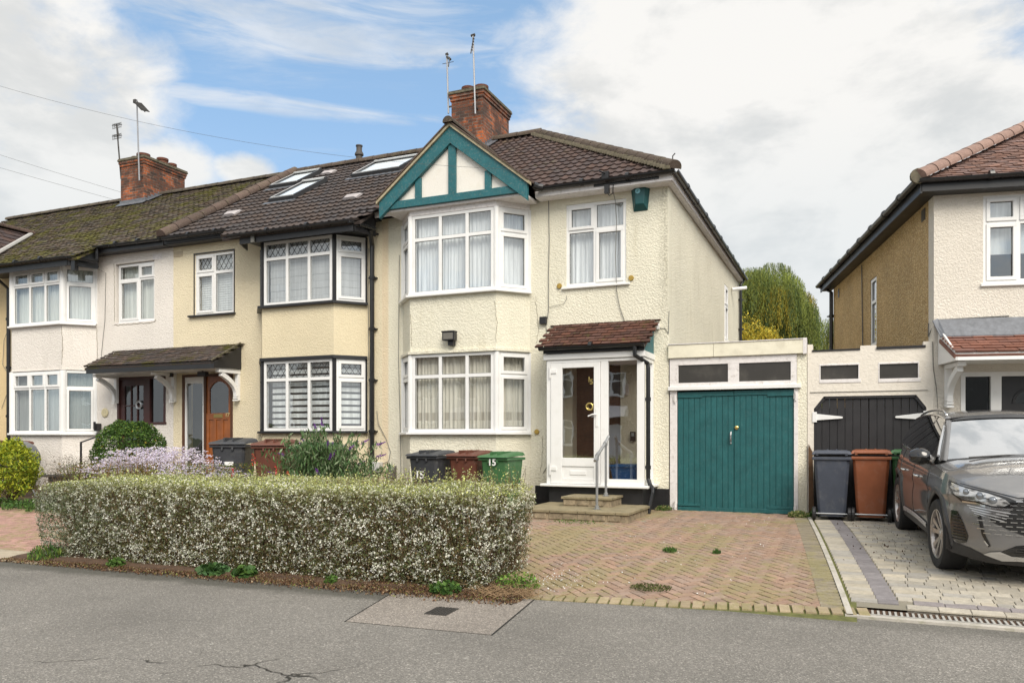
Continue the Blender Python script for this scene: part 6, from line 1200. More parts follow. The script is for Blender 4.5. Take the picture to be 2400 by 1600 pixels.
shrub('shrub', 'dense rounded green shrub in front of the mahogany door', 'shrub', (-12.5, -2.35, 1.10), (.70, .65, .66), 17000, [(.045, .10, .02), (.08, .16, .03), (.14, .22, .035), (.03, .06, .015), (.35, .28, .03)], [.35, .3, .18, .15, .02], (.03, .055), .5, .16, shell=.78)
n = 16; s0 = [(-12.85+random.uniform(-.6, .6), -2.35, 1.45) for _ in range(n)]
# yellow green shrub on the left edge
shrub('shrub', 'bright yellow green shrub at the left edge of the photo', 'shrub', (-14.15, -3.5, .86), (.50, .40, .56), 7000, [(.38, .42, .03), (.50, .52, .06), (.22, .30, .03), (.10, .17, .02)], [.35, .25, .25, .15], (.05, .085), .34, .3, shell=.6)
shrub('shrub', 'brown twiggy heather like shrub left of the hedge', 'shrub', (-12.45, -3.45, .58), (.95, .45, .56), 13000, [(.09, .07, .04), (.13, .09, .05), (.07, .08, .03), (.17, .12, .08)], None, (.015, .035), .25, .3, shell=.4, stems=160)
for i in range(5): weed(-14.1+i*.75, -3.88+random.uniform(-.1, .1), .36, .16, 420, [G2, G1], ['leftmost low green plant at the edge of the left drive', 'second low green plant from the left at the edge of the left drive', 'third low green plant from the left at the edge of the left drive', 'fourth low green plant from the left at the edge of the left drive', 'low green plant nearest the left end of the hedge'][i], .05, asp=.6, group='low plants at the edge of the left drive')
bq = thing('barbecue', 'grey domed barbecue behind the yellow green shrub at the left edge', 'barbecue', (-15.3, -2.6, .3)); b = MB(); b.lathe([(.40, .95), (.42, 1.02), (.40, 1.15), (.32, 1.30), (.18, 1.39), (0, 1.42)], (-15.3, -2.6, 0), 24); b.build('lid', plain('grey enamel lid', (.17, .175, .19), .35), bq, smooth=True)
b = MB(); b.lathe([(.40, .94), (.36, .80), (.22, .68), (0, .64)], (-15.3, -2.6, 0), 24); b.build('bowl', plain('dark enamel bowl', (.06, .06, .07), .4), bq, smooth=True)
for k in range(3): b = MB(); a = 2.1*k+.3; b.tube([(-15.3+.2*math.cos(a), -2.6+.2*math.sin(a), .75), (-15.3+.4*math.cos(a), -2.6+.4*math.sin(a), .3)], .015, 6); b.build('leg', M_METAL, bq)
# michaelmas daisies
ds = thing('aster_clump', 'broad clump of lilac daisies behind the hedge', 'flowers', (-9.5, -3.9, .15)); n = 1500
cx = RNG.uniform(-10.9, -8.7, n); cy = RNG.uniform(-4.7, -3.3, n); hz = 1.16-.25*((cx+10.1)/1.6)**2+.12*np.sin(cx*3.)+RNG.uniform(-.16, .06, n)
twigs('stems', [(x*.9-1, y, .2) for x, y in zip(cx[:420], cy[:420])], [(x, y, z_) for x, y, z_ in zip(cx[:420], cy[:420], hz[:420])], .004, ds, plain('orange brown stem', (.22, .13, .04), .9))
P = np.stack([cx, cy, hz], 1); m_ = 9; PP = np.repeat(P, m_, 0)+RNG.normal(size=(n*m_, 3))*np.array([.022, .022, .006]); leaves('petals', PP, RNG.uniform(.016, .028, n*m_), pick(n*m_, [(.66, .60, .74), (.78, .74, .80), (.58, .52, .68)], None, .08), ds, aspect=.75, nrm=np.tile([0, -.5, 1.], (n*m_, 1)), nspread=.35)
leaves('flower_centres', P+np.array([0, -.004, .012]), .016, pick(n, [(.45, .30, .05), (.30, .15, .05)], None), ds, aspect=.9, nrm=np.tile([0, -.4, 1.], (n, 1)), nspread=.2)
P = np.stack([RNG.uniform(-11.6, -8.5, 9000), RNG.uniform(-4.6, -3.3, 9000), RNG.uniform(.5, 1.08, 9000)], 1); leaves('foliage', P, RNG.uniform(.03, .06, 9000), pick(9000, [(.10, .15, .03), (.22, .26, .05), (.28, .17, .04), (.06, .10, .02)], None), ds, aspect=.25)
# buddleia
bu = thing('buddleia', 'arching shrub with purple flower spikes before the cream bay window', 'shrub', (-7.32, -3.3, .2)); st_, en, LP, LD = [], [], [], []; fl_ = []
for k in range(120):
    a = random.uniform(0, 2*math.pi); sp = random.uniform(.2, 1.0); h = random.uniform(.55, 1.38)*(1.12-.3*sp); base = Vector((-7.32, -3.3, .25)); dx_ = Vector((math.cos(a)*sp*1.08, math.sin(a)*sp*.6, 0)); pts = []
    for i in range(13): t = i/12; pts.append(base+dx_*(t**1.3)+Vector((0, 0, h*(1.0*t*1.45-.45*t*t*1.0) if t < 2 else 0)))
    st_ += pts[:-1]; en += pts[1:]
    for i in range(3, 13):
        for s_ in (-1, 1): 
            for _ in range(2): LP.append(pts[i]+Vector((random.uniform(-.06, .06), random.uniform(-.06, .06), random.uniform(-.07, .02))))
    if k < 22: fl_.append((pts[-1], (pts[-1]-pts[-2]).normalized()))
twigs('stems', st_, en, .004, bu, M_TWIG, 0.0); LP = np.array([tuple(p) for p in LP]); LP = np.concatenate([LP, LP+RNG.normal(size=LP.shape)*.05]); leaves('foliage', LP, RNG.uniform(.07, .13, len(LP)), pick(len(LP), [(.09, .17, .06), (.14, .23, .09), (.22, .29, .16), (.05, .10, .03)], None), bu, aspect=.22, updown=(0, 0, -.7))
for p, d in fl_:
    q = p+d*.16+Vector((0, 0, -.04)); PP = np.array([tuple(p.lerp(q, t)+Vector(RNG.normal(size=3))*.012*(1.1-t)) for t in np.linspace(0, 1, 110)]); leaves('flower_spike', PP, .017, pick(110, [(.22, .06, .38), (.32, .12, .50), (.16, .04, .28)], None), bu, aspect=.8)
# small red flowers and yellow shoots behind the hedge
for i, (x, y, h) in enumerate(((-7.95, -4.2, 1.28), (-8.25, -4.3, 1.08), (-7.45, -4.3, 1.12), (-7.25, -4.3, 1.04))):
    t = thing('red_flower', ['tallest red flower stalk beside the brown bin', 'short red flower stalk left of the tallest one', 'red flower stalk in front of the green bin', 'rightmost low red flower stalk behind the hedge'][i], 'flower', (x, y, .15), 0, 'red flowers behind the hedge')
    twigs('stem', [(x, y, .15)], [(x+.03, y, h)], .005, t, plain('green stem', (.12, .2, .04), .8)); P = np.stack([x+.03+RNG.normal(0, .014, 36), y+RNG.normal(0, .016, 36), h-.11+RNG.uniform(-.09, .08, 36)], 1); leaves('petals', P, .024, pick(36, [(.60, .06, .04), (.75, .12, .08)], None, .1), t, aspect=.8)
    P = np.stack([x+RNG.normal(0, .05, 90), y+RNG.normal(0, .04, 90), RNG.uniform(.6, h-.15, 90)], 1); leaves('leaves', P, .04, pick(90, [(.25, .30, .05), (.12, .2, .04)], None), t, aspect=.5)
# ================================================================ trees behind the garages
def willow(name, label, c, H, Rr, n, seed, yel):
    rnd = random.Random(seed); t = thing(name, label, 'tree', (c[0], c[1], 0), 0, 'trees behind the garages'); b = MB(); b.tube([(c[0], c[1], 0), (c[0]+.1, c[1], H*.3), (c[0]-.1, c[1], H*.6)], [.35, .28, .14], 10); tr = b.build('trunk', M_BARK, t)
    cen = [(c[0]+rnd.uniform(-.72, .72)*Rr, c[1]+rnd.uniform(-.6, .6)*Rr, H*rnd.uniform(.45, .93), rnd.uniform(.3, .55)*Rr) for _ in range(26)]; cen[0] = (c[0]+.1*Rr, c[1], H-.35*Rr*.8, .45*Rr); P, C = [], []
    cen = [(x, y, min(z_, H*(.98-.45*((x-c[0])/Rr)**2)-r_*.6), r_) for x, y, z_, r_ in cen]
    for x, y, z_, r_ in cen:
        yy = rnd.random() < yel; m_ = int(n/len(cen)); hue = rnd.uniform(.7, 1.25)
        for _ in range(m_):
            a = rnd.uniform(0, 2*math.pi); q = r_*math.sqrt(rnd.random()); sx, sy = x+q*math.cos(a), y+q*math.sin(a); top = z_+r_*.8*math.sqrt(max(0, 1-(q/r_)**2)); L = rnd.uniform(.5, 2.2)*(.5+.8*q/r_); k = int(L/.05); col = (.24, .28, .06) if not yy else (.50, .40, .05)
            if rnd.random() < .36: col = (.10, .15, .05)
            s_ = rnd.uniform(.6, 1.25)*hue; cc = (col[0]*s_, col[1]*s_, col[2]*s_); bx, by = math.cos(a)*.18, math.sin(a)*.18
            for i in range(k): f = i/max(1, k); P.append((sx+bx*f+rnd.gauss(0, .045), sy+by*f, top-f*L+rnd.gauss(0, .02))); C.append(cc)
    P = np.array(P); leaves('crown', P, RNG.uniform(.08, .15, len(P)), np.array(C), t, aspect=.2, updown=(0, 0, -2.2)); twigs('branch', [(c[0], c[1], H*.45)]*len(cen), [(x, y, z_) for x, y, z_, r_ in cen], .06, tr, M_BARK)
willow('willow_tree', 'large weeping willow with patches of yellow leaves behind the garages', (-3.8, 28.8), 10.3, 2.3, 6800, 3, .13); willow('willow_tree', 'smaller yellow green weeping willow beside the pebbledash house', (-1.3, 35.0), 8.2, 1.4, 2600, 5, .45)
willow('willow_tree', 'low hanging green willow just above the garage roofs', (-2.6, 29.5), 5.9, 2.3, 4200, 9, .15)
for i, (x, y, z_, r_) in enumerate(((-2.95, 11.7, 4.6, .66), (-2.33, 11.9, 4.42, .40))):
    t = thing('yellow_tree', ['taller yellow leaved bush behind the teal garage', 'lower yellow leaved bush right of the taller one'][i], 'bush', (x, y, 0), 0, 'trees behind the garages'); b = MB(); b.tube([(x, y, 0), (x, y, z_-.1)], [.05, .02], 6); b.build('trunk', M_BARK, t)
    d = RNG.normal(size=(1500, 3)); d /= np.linalg.norm(d, axis=1)[:, None]; P = np.array([x, y, z_])+d*r_*(RNG.random((1500, 1))**.5)*(1+.5*fnoise(d, 2.5, (i, 0, 0)))[:, None]; leaves('crown', P, RNG.uniform(.05, .09, 1500), pick(1500, [(.62, .48, .05), (.50, .38, .04), (.35, .33, .05)], None), t, aspect=.55)
# ================================================================ houses across the road (seen reflected in the glass)
def opposite(x0, w_, label, mat, side):
    Y = -30.; t = thing('brick_house', label, 'house', (x0+w_/2, Y, 0), 0, 'houses across the road'); b = MB(); wins = [(x0+1.0, 2.4, 1.0, 2.4), (x0+1.0, 2.4, 3.7, 5.0), (x0+w_-2.6, 1.6, 3.7, 5.0)]
    b.box(x0, Y-8, -.1, x0+w_, Y, 5.4); b.build('wall', mat, t); b = MB(); b.extr([(x0-.2, Y+.4, 5.35), (x0-.2, Y-4, 8.2), (x0-.2, Y-8.4, 5.35)], (w_+.4, 0, 0)); b.build('roof', plain('brown tile roof', (.10, .06, .05), .9, var=.4, scale=5), t)
    for a, ww, c, d in wins:
        wn = part('window', t); b = MB(); b.box(a, Y, c, a+ww, Y+.06, d); b.build('frame', M_UPVC, wn); b = MB(); n = int(ww/.6)
        for k in range(n): q = ww/n; b.box(a+k*q+.08, Y+.06, c+.1, a+(k+1)*q-.08, Y+.07, d-.45); b.box(a+k*q+.08, Y+.06, d-.38, a+(k+1)*q-.08, Y+.07, d-.08)
        b.build('glass', M_SMOKE, wn)
    b = MB(); b.box(x0+w_-2.3, Y, .1, x0+w_-1.3, Y+.08, 2.2); b.build('front_door', M_UPVC, t); b = MB(); b.extr([(x0+w_-2.7, Y, 2.5), (x0+w_-2.7, Y+.9, 2.5), (x0+w_-2.7, Y, 3.2)], (1.8, 0, 0)); b.build('porch_roof', M_WOODW, t)
WH = plain('white render', (.55, .53, .5), .9)
for i in range(8): opposite(-34+i*8.2, 6.6 if i % 2 else 7.4, ['brown brick house opposite, far left end of the row', 'white house opposite, second from the left end', 'brown brick house opposite, third from the left end', 'brown brick house opposite, fourth from the left end', 'brown brick house opposite, mirrored in the porch door', 'brown brick house opposite, facing the teal garage', 'white house opposite, facing the parked car', 'brown brick house opposite, far right end of the row'][i], WH if i in (1, 6) else M_BRKO, i)
# ================================================================ parked car (front faces the road, we see its right side)
AC = R(4.8); fx, fy = math.sin(AC), -math.cos(AC); lx, ly = math.cos(AC), math.sin(AC)
O_ = (.80+.915*lx, -4.06+.915*ly); WB = 2.675
zc = zg(O_[0], O_[1])-.012
car = thing('parked_car', 'dark grey metallic family car parked nose out on the grey paving', 'car', (O_[0], O_[1], zc), math.atan2(fy, fx))
car.rotation_euler = (0, R(2.1), math.atan2(fy, fx))       # nose slightly down the sloping drive
m, N, bb = newmat('dark grey metallic paint'); bb.inputs['Base Color'].default_value = (.125, .122, .125, 1); bb.inputs['Metallic'].default_value = .6; bb.inputs['Roughness'].default_value = .36; bb.inputs['Coat Weight'].default_value = 1.; bb.inputs['Coat Roughness'].default_value = .03
P = pos(N, True); N.put(bb.inputs['Base Color'], N.mix(N.math('MULTIPLY', N.sm(N.noise(P, 3, 6, .7), .45, .8), .25), (.24, .236, .236), (.36, .345, .32))); M_PAINT = m
M_TRIM = plain('grey black cladding', (.03, .03, .032), .55, obj=True); M_GLOSSB = plain('gloss black trim', (.01, .01, .011), .15, coat=.6, obj=True); M_CHROME = plain('satin chrome', (.72, .72, .72), .18, metal=1., obj=True, var=.03)
M_SILV = plain('silver skid trim', (.62, .62, .63), .3, metal=.6, obj=True, var=.04); M_TYRE = plain('tyre rubber', (.022, .022, .023), .8, obj=True, var=.3, scale=10); M_ALLOY = plain('alloy wheel', (.50, .46, .43), .3, metal=.8, obj=True, var=.08)
M_CGL = glass_mat('car window glass', .8, (.12, .13, .13), ripple=0, base=.03); M_WSC = glass_mat('windscreen glass', 1.6, (.35, .38, .38), ripple=0, base=.9)
def crom(pts, n=6):
    out_ = []; P_ = [Vector(p) for p in pts]; P_ = [P_[0]*2-P_[1]]+P_+[P_[-1]*2-P_[-2]]
    for i in range(1, len(P_)-2):
        for k in range(n):
            t = k/n; a, b_, c, d = P_[i-1:i+3]; out_.append(.5*((2*b_)+(c-a)*t+(2*a-5*b_+4*c-d)*t*t+(3*b_-a-3*c+d)*t**3))
    return out_+[P_[-2]]
# plan outline of the right-hand half (y>0 here, mirrored later), from the nose to the tail
PLAN = crom([(.905, 0), (.895, .25), (.865, .45), (.80, .62), (.69, .745), (.54, .84), (.36, .895), (.1, .912), (-.5, .915), (-1.3, .917), (-2.1, .917), (-2.6, .915), (-2.95, .89), (-3.25, .82), (-3.43, .68), (-3.51, .45), (-3.535, 0)], 8)
def lerp_t(x, T_):                                   # smooth (C1) table look-up
    n = len(T_)
    if x <= T_[0][0]: return T_[0][1]
    if x >= T_[-1][0]: return T_[-1][1]
    i = 0
    while T_[i+1][0] < x: i += 1
    sl = [(T_[k+1][1]-T_[k][1])/max(1e-6, T_[k+1][0]-T_[k][0]) for k in range(max(0, i-1), min(n-1, i+2))]
    j = i-max(0, i-1); s1 = sl[j]
    def lim(a_, b_): return 0. if a_*b_ <= 0 else 2*a_*b_/(a_+b_)
    m0 = lim(sl[j-1], s1) if j > 0 else s1; m1 = lim(s1, sl[j+1]) if j+1 < len(sl) else s1
    (a, b_), (c, d) = T_[i], T_[i+1]; h = c-a; t = (x-a)/h
    return b_*(2*t**3-3*t*t+1)+m0*h*(t**3-2*t*t+t)+d*(-2*t**3+3*t*t)+m1*h*(t**3-t*t)
IN_Y = [(.18, .955), (.30, .965), (.42, .985), (.55, 1.), (.66, .995), (.74, .985), (.80, 1.0), (.90, .985), (1.0, .955), (1.10, .915)]
F_X = [(.16, -.16), (.26, -.06), (.36, -.005), (.48, .0), (.60, .0), (.75, -.01), (.86, -.035), (.94, -.09), (1.02, -.16)]
R_X = [(.2, .10), (.45, .0), (.75, .02), (.95, .05), (1.1, .12)]
def shell(p, z_):
    x, y = p; kf = min(max((x-.1)/.6, 0), 1)**1.5; kr = min(max((-2.7-x)/.6, 0), 1)
    return Vector((x+lerp_t(z_, F_X)*kf+lerp_t(z_, R_X)*kr, y*lerp_t(z_, IN_Y), z_))
def ztop(x): return lerp_t(x, [(-3.6, 1.08), (-2.8, 1.115), (-1.5, 1.065), (-.45, 1.03), (0, 1.01), (.3, .99), (.6, .945), (.8, .895), (.91, .865)])
def zlow(x):
    z0 = lerp_t(x, [(-3.6, .34), (-3.1, .28), (-2.2, .27), (-.5, .27), (.5, .24), (.95, .235)])
    for c in (0, -WB):
        if abs(x-c) < .415: z0 = max(z0, .355+math.sqrt(.415**2-(x-c)**2))
    return z0
dense = []
for a, c in zip(PLAN[:-1], PLAN[1:]):
    k = max(1, int((c-a).length/.022)); dense += [a.lerp(c, i/k) for i in range(k)]
dense.append(PLAN[-1]); NV = 22
def mir(mb_fn, name, mat, parent=car, **k):
    for sg in (1, -1):
        b_ = MB(Matrix.Diagonal((1, sg, 1, 1))); mb_fn(b_); b_.build(name, mat, parent, local=True, **k)
def side_rows():
    rows = []
    for p in dense:
        a, c = zlow(p.x), ztop(p.x); rows.append([shell((p.x, p.y), a+(c-a)*(v/NV)) for v in range(NV+1)])
    return rows
SR = side_rows(); b = MB()
for sg in (1, -1):
    b.T = Matrix.Diagonal((1, sg, 1, 1)); b.grid(SR)
# bonnet, fanned from the front edge to the centre line
idx = [i for i, p in enumerate(dense) if p.x > -.44]
for sg in (1, -1):
    b.T = Matrix.Diagonal((1, sg, 1, 1)); rows = []
    for i in idx:
        e = SR[i][-1]; t = (dense[0].x-dense[i].x)/(dense[0].x+.44); cx = e.x*(1-.0)+(.0); cx = dense[0].x+lerp_t(ztop(.9), F_X)-t*(1.18); cz = .865+.275*(1-(1-t)**2.0)**.9*.97
        if i == 0: cz = e.z
        c = Vector((cx, 0, cz)); r_ = []
        for k in range(13):
            u = k/12; q = e.lerp(c, u); q.z += .030*math.sin(math.pi*min(u*1.0, 1))*min(1, t*4)+.009*math.exp(-((u-.22)/.09)**2)*min(1, t*3); r_.append(q)
        rows.append(r_)
    b.grid(rows)
body = b.build('body', M_PAINT, car, smooth=True, local=True, auto=38)
bm_ = bmesh.new(); bm_.from_mesh(body.data); bmesh.ops.remove_doubles(bm_, verts=bm_.verts, dist=.0008); bmesh.ops.recalc_face_normals(bm_, faces=bm_.faces); bm_.to_mesh(body.data); bm_.free()
# greenhouse
# widths along the side
SIDE = [(-a.x, a.y) for a in dense if a.y > .3]
def sy(x, z_): return shell((x, lerp_t(-x, SIDE)), z_).y      # half width of the body side
BELT = lambda x: 1.045-.036*(x+.4)+.004
def gh(x, t):                                      # side glass surface: t=0 belt, t=1 cant rail
    zr = lerp_t(x, [(-3.2, 1.43), (-2.9, 1.475), (-2.6, 1.51), (-2.25, 1.533), (-1.9, 1.543), (-1.55, 1.538), (-1.2, 1.515), (-1.05, 1.485), (-.9, 1.43), (-.6, 1.25), (-.35, 1.10)]); z_ = BELT(x)+(zr-BELT(x))*t; q = z_-1.08
    return Vector((x, .868-.011*(x+1.7)**2-.46*q-.16*q*q, z_))
def strip(b_, xa, xb, t0, t1, n=16, off=0): b_.grid([[gh(xa+(xb-xa)*i/n, t0+(t1-t0)*j/6)+Vector((0, off, 0)) for j in range(7)] for i in range(n+1)])
def f(b_): strip(b_, -.42, -3.02, 0, 1, 40)
mir(f, 'side_glass', M_CGL, smooth=True)
def f(b_):
    for i in range(40):                            # shoulder closing strip
        pass
    xs = [-.38-i*.07 for i in range(40)]; b_.grid([[Vector((x, sy(x, ztop(x))-.0, ztop(x))) for x in xs], [gh(x, 0)+Vector((0, 0, .004)) for x in xs]])
mir(f, 'shoulder', M_PAINT, smooth=True)
def f(b_):                                         # bright strip under the side glass and over it
    b_.tube([gh(x, 0)+Vector((0, .006, .006)) for x in [-.46-i*.1 for i in range(25)]], .010, 6)
    b_.tube([gh(x, 1)+Vector((0, .0, .0)) for x in [-.40-i*.1 for i in range(26)]], .014, 6)
mir(f, 'window_trim', M_CHROME)
def f(b_):
    b_.extr([gh(-1.42, 0)+Vector((0, .004, 0)), gh(-1.52, 0)+Vector((0, .004, 0)), gh(-1.56, .98)+Vector((0, .006, 0)), gh(-1.48, .98)+Vector((0, .006, 0))], (0, -.02, 0)); b_.extr([gh(-2.38, 0)+Vector((0, .004, 0)), gh(-2.46, 0)+Vector((0, .004, 0)), gh(-2.52, .98)+Vector((0, .006, 0)), gh(-2.46, .98)+Vector((0, .006, 0))], (0, -.02, 0))
mir(f, 'door_pillar', M_GLOSSB)
def f(b_): strip(b_, -.42, -.66, 0, 1, 8, .004)
mir(f, 'mirror_base', M_GLOSSB)
# windscreen and A pillars
def ws(u, t):    # u 0 centre..1 edge, t 0 base..1 top
    bx, bz = -.30-.16*u*u, 1.115-.055*u*u; tx, tz_ = -1.10-.07*u*u, 1.548-.03*u*u; yb, yt = .735*u, .565*u; k = .018*math.sin(math.pi*t)
    return Vector((bx+(tx-bx)*t, yb+(yt-yb)*t, bz+(tz_-bz)*t+k))
b = MB(); b.grid([[ws(u/10, t/10) for u in range(-10, 11)] for t in range(11)]) if False else None
def wsy(u, t): v_ = ws(abs(u), t); return Vector((v_.x, v_.y*(1 if u >= 0 else -1), v_.z))
b.grid([[wsy(u/10, t/10) for u in range(-10, 11)] for t in range(11)]); b.build('windscreen', M_WSC, car, smooth=True, local=True, fix=False)
b = MB(); b.grid([[wsy(u/10, t)+Vector((.012 if t < .5 else .004, 0, .008)) for u in range(-10, 11)] for t in (.90, 1.0)]); b.grid([[wsy(u/10, t)+Vector((0, 0, .006)) for u in range(-10, 11)] for t in (-.03, .035)]); b.build('windscreen_surround', M_GLOSSB, car, local=True)
def f(b_): b_.grid([[ws(1, t/12)+Vector((.0, -.012, .006)) for t in range(13)], [ws(1, t/12)+Vector((-.02, .035, .018)) for t in range(13)], [ws(1, t/12)*(1-t/12)+gh(-1.18, .99)*(t/12)+Vector((-.05*(1-t/12), .07*(1-t/12), -.01)) for t in range(13)]])
mir(f, 'windscreen_pillar', M_PAINT, smooth=True)
def f(b_): b_.tube([ws(1, t/12)+Vector((-.03, .05*(1-t/12)+.02, .012)) for t in range(13)], .011, 6)
mir(f, 'pillar_trim', M_CHROME)
b = MB(); rows = []
for i in range(25):
    x = -1.12-i*(2.0/24); zc_ = lerp_t(x, [(-3.2, 1.49), (-2.6, 1.565), (-1.9, 1.60), (-1.4, 1.588), (-1.1, 1.555)]); g = gh(x, 1); rows.append([Vector((x, g.y*u, g.z+(zc_-g.z)*(1-u*u))) for u in [k/8 for k in range(-8, 9)]])
b.grid(rows); b.build('roof', M_PAINT, car, smooth=True, local=True)
def f(b_): pts = [gh(x, 1)+Vector((0, -.05, h)) for x, h in ((-1.30, .02), (-1.42, .045), (-1.6, .06), (-2.2, .06), (-2.75, .05), (-2.95, .02))]; b_.tube(crom(pts, 5), .015, 8)
mir(f, 'roof_rail', M_CHROME, smooth=True)
b = MB(); rows = [[Vector((-3.12-.0, y, 1.50)) for y in (-.52, 0, .52)], [Vector((-3.40, y*1.4, 1.09)) for y in (-.52, 0, .52)]]; b.grid(rows); b.grid([[Vector((-3.12, y, 1.5)) for y in (-.55, 0, .55)], [Vector((-3.02, y, 1.53)) for y in (-.55, 0, .55)]]); b.build('rear_window', M_CGL, car, local=True)
b = MB(); b.add([(-3.40, -.76, 1.09), (-3.40, .76, 1.09), (-2.9, .8, 1.10), (-2.9, -.8, 1.10)], [(0, 1, 2, 3)]); b.add([(-3.0, .80, 1.10), (-3.02, .55, 1.5), (-3.4, .74, 1.09)], [(0, 1, 2)]); b.add([(-3.0, -.80, 1.10), (-3.02, -.55, 1.5), (-3.4, -.74, 1.09)], [(0, 1, 2)]); b.build('tailgate', M_PAINT, car, local=True)
b = MB(); b.box(-3.3, -.82, .30, -.45, .82, .9); b.box(-.45, -.60, .30, .78, .60, .74); b.box(-3.0, -.70, .9, -.6, .70, 1.0); b.build('interior', M_DARK, car, local=True)
for s_ in (-.38, .38): b = MB(); b.box(-1.75, s_-.24, .9, -1.55, s_+.24, 1.25); b.box(-1.72, s_-.13, 1.25, -1.60, s_+.13, 1.42); b.build('seat', plain('grey seat', (.10, .10, .10), .9, obj=True), car, bevel=.03, local=True)
b = MB(); b.box(-.95, -.72, .92, -.50, .72, 1.035); b.build('dashboard', M_TRIM, car, bevel=.03, local=True)
b = MB(); b.box(-1.06, -.10, 1.42, -1.03, .10, 1.49); b.build('rear_view_mirror', M_GLOSSB, car, bevel=.01, local=True)
b = MB(); b.tube([(-.33, -.55, 1.115), (-.36, -.2, 1.14), (-.35, .12, 1.145)], .010, 6); b.tube([(-.33, .05, 1.125), (-.36, .3, 1.14), (-.42, .62, 1.10)], .010, 6); b.build('wiper', M_TRIM, car, local=True)
# side details: all follow the body side
def sside(x, z_, off=.004): v_ = shell((x, lerp_t(-x, SIDE)), z_); return Vector((v_.x, v_.y+off, v_.z))
def f(b_):
    for pts in (((-.52, 1.0), (-.50, .8), (-.47, .6), (-.50, .40), (-.55, .31)), ((-1.44, 1.05), (-1.43, .8), (-1.42, .6), (-1.42, .31)), ((-2.36, 1.09), (-2.40, .95), (-2.33, .80), (-2.24, .6), (-2.2, .40))):
        cp = crom([(x, z_) for x, z_ in pts], 8); b_.tube([sside(v.x, v.y, .0005) for v in cp], .0042, 5)
    b_.tube([sside(x, .33) for x in [-.55-i*.15 for i in range(12)]], .006, 5)
mir(f, 'door_seam', M_GLOSSB)
def f(b_):
    rows = []
    for i in range(37):
        a = math.pi*(i/36)*1.06-.10; rows.append([sside(math.cos(a)*r_, max(.27, .355+math.sin(a)*r_), o) for r_, o in ((.412, .0), (.416, .014), (.47, .016), (.485, .0))])
    b_.grid(rows); rows = []
    for i in range(37):
        a = math.pi*(i/36)*1.06-.10; rows.append([sside(-WB+math.cos(a)*r_, max(.27, .355+math.sin(a)*r_), o) for r_, o in ((.412, .0), (.416, .014), (.47, .016), (.485, .0))])
    b_.grid(rows)
mir(f, 'wheel_arch_trim', plain('dark grey arch trim', (.055, .055, .058), .4, obj=True), smooth=True)
def f(b_): b_.grid([[sside(-.50-i*.12, z_, o) for z_, o in ((.25, -.03), (.27, .012), (.36, .014), (.40, .0))] for i in range(15)])
mir(f, 'sill_trim', M_TRIM)
def f(b_): b_.grid([[sside(-.56-i*.12, z_+.02*math.sin(i*.24), o) for z_, o in ((.325, .012), (.335, .022), (.375, .022), (.385, .012))] for i in range(14)])
mir(f, 'sill_strip', M_SILV)
def f(b_):
    for x0 in (-1.12, -2.08): b_.tube([sside(x0-.12, .855, .0), sside(x0-.10, .86, .035), sside(x0+.07, .86, .035), sside(x0+.09, .855, .0)], .013, 8)
mir(f, 'door_handle', M_CHROME, smooth=True)
def f(b_):
    c = Vector((-.56, .985, 1.11)); rows = []
    for i in range(9):
        u = i/8; r_ = [(0, .0), (.30, .06), (.5, .085), (.7, .09), (1, .06)]; y = c.y-.10+.19*u; h = .045+.05*math.sin(math.pi*min(.92, .12+u*.8)); w_ = .04+.05*math.sin(math.pi*min(.9, .2+u*.7)); rows.append([Vector((c.x+w_*math.cos(t), y, c.z+h*math.sin(t))) for t in [2*math.pi*k/14 for k in range(15)]])
    b_.grid(rows); b_.add(rows[0][:14], [tuple(range(14))]); b_.add(rows[-1][:14], [tuple(range(14))[::-1]]); b_.extr([(-.66, .83, 1.04), (-.56, .83, 1.04), (-.58, .96, 1.06), (-.64, .96, 1.06)], (0, 0, -.025))
mir(f, 'door_mirror', M_GLOSSB, smooth=True, auto=50)
# front details
def fsurf(y, z_, off=.0):                            # point on the nose for a given height and sideways distance
    best = None
    for a, c in zip(dense[:-1], dense[1:]):
        p, q = shell((a.x, a.y), z_), shell((c.x, c.y), z_)
        if p.y <= y <= q.y+1e-6: k = (y-p.y)/max(1e-6, q.y-p.y); best = p.lerp(q, k); n = Vector((q.y-p.y, -(q.x-p.x), 0)).normalized(); break
    if best is None: best = shell((dense[120].x, dense[120].y), z_); n = Vector((0, 1, 0))
    return best+n*off
def patch(poly, off=.004, th=.0, step=.035, sx=1):
    """polygon given as (sideways, height) pairs laid on the nose surface"""
    bm2 = bmesh.new(); bm2.faces.new([bm2.verts.new((y, z_, 0)) for y, z_ in poly])
    ys = [p[0] for p in poly]; zs = [p[1] for p in poly]
    for lo, hi, no in ((min(ys), max(ys), (1, 0, 0)), (min(zs), max(zs), (0, 1, 0))):
        k = lo+step
        while k < hi: bmesh.ops.bisect_plane(bm2, geom=list(bm2.verts)+list(bm2.edges)+list(bm2.faces), plane_co=(k, k, 0), plane_no=no); k += step
    bmesh.ops.triangulate(bm2, faces=[f_ for f_ in bm2.faces if len(f_.verts) > 4]); vs = [fsurf(v.co.x, v.co.y, off) for v in bm2.verts]; bm2.verts.index_update(); fs = [tuple(v.index for v in f_.verts) for f_ in bm2.faces]; bm2.free(); return vs, fs
def fp(name, polys, mat, off=.004, parent=car, dz=0., **k):
    if name in ('headlight_surround', 'headlight', 'daylight_strip', 'bonnet_seam', 'bumper_slats'): dz = .055
    def f(b_):
        for p in polys:
            p = [(y, z_+dz) for y, z_ in p]; vs, fs = patch(p, off); b_.add(vs, fs)
    mir(f, name, mat, parent, **k)
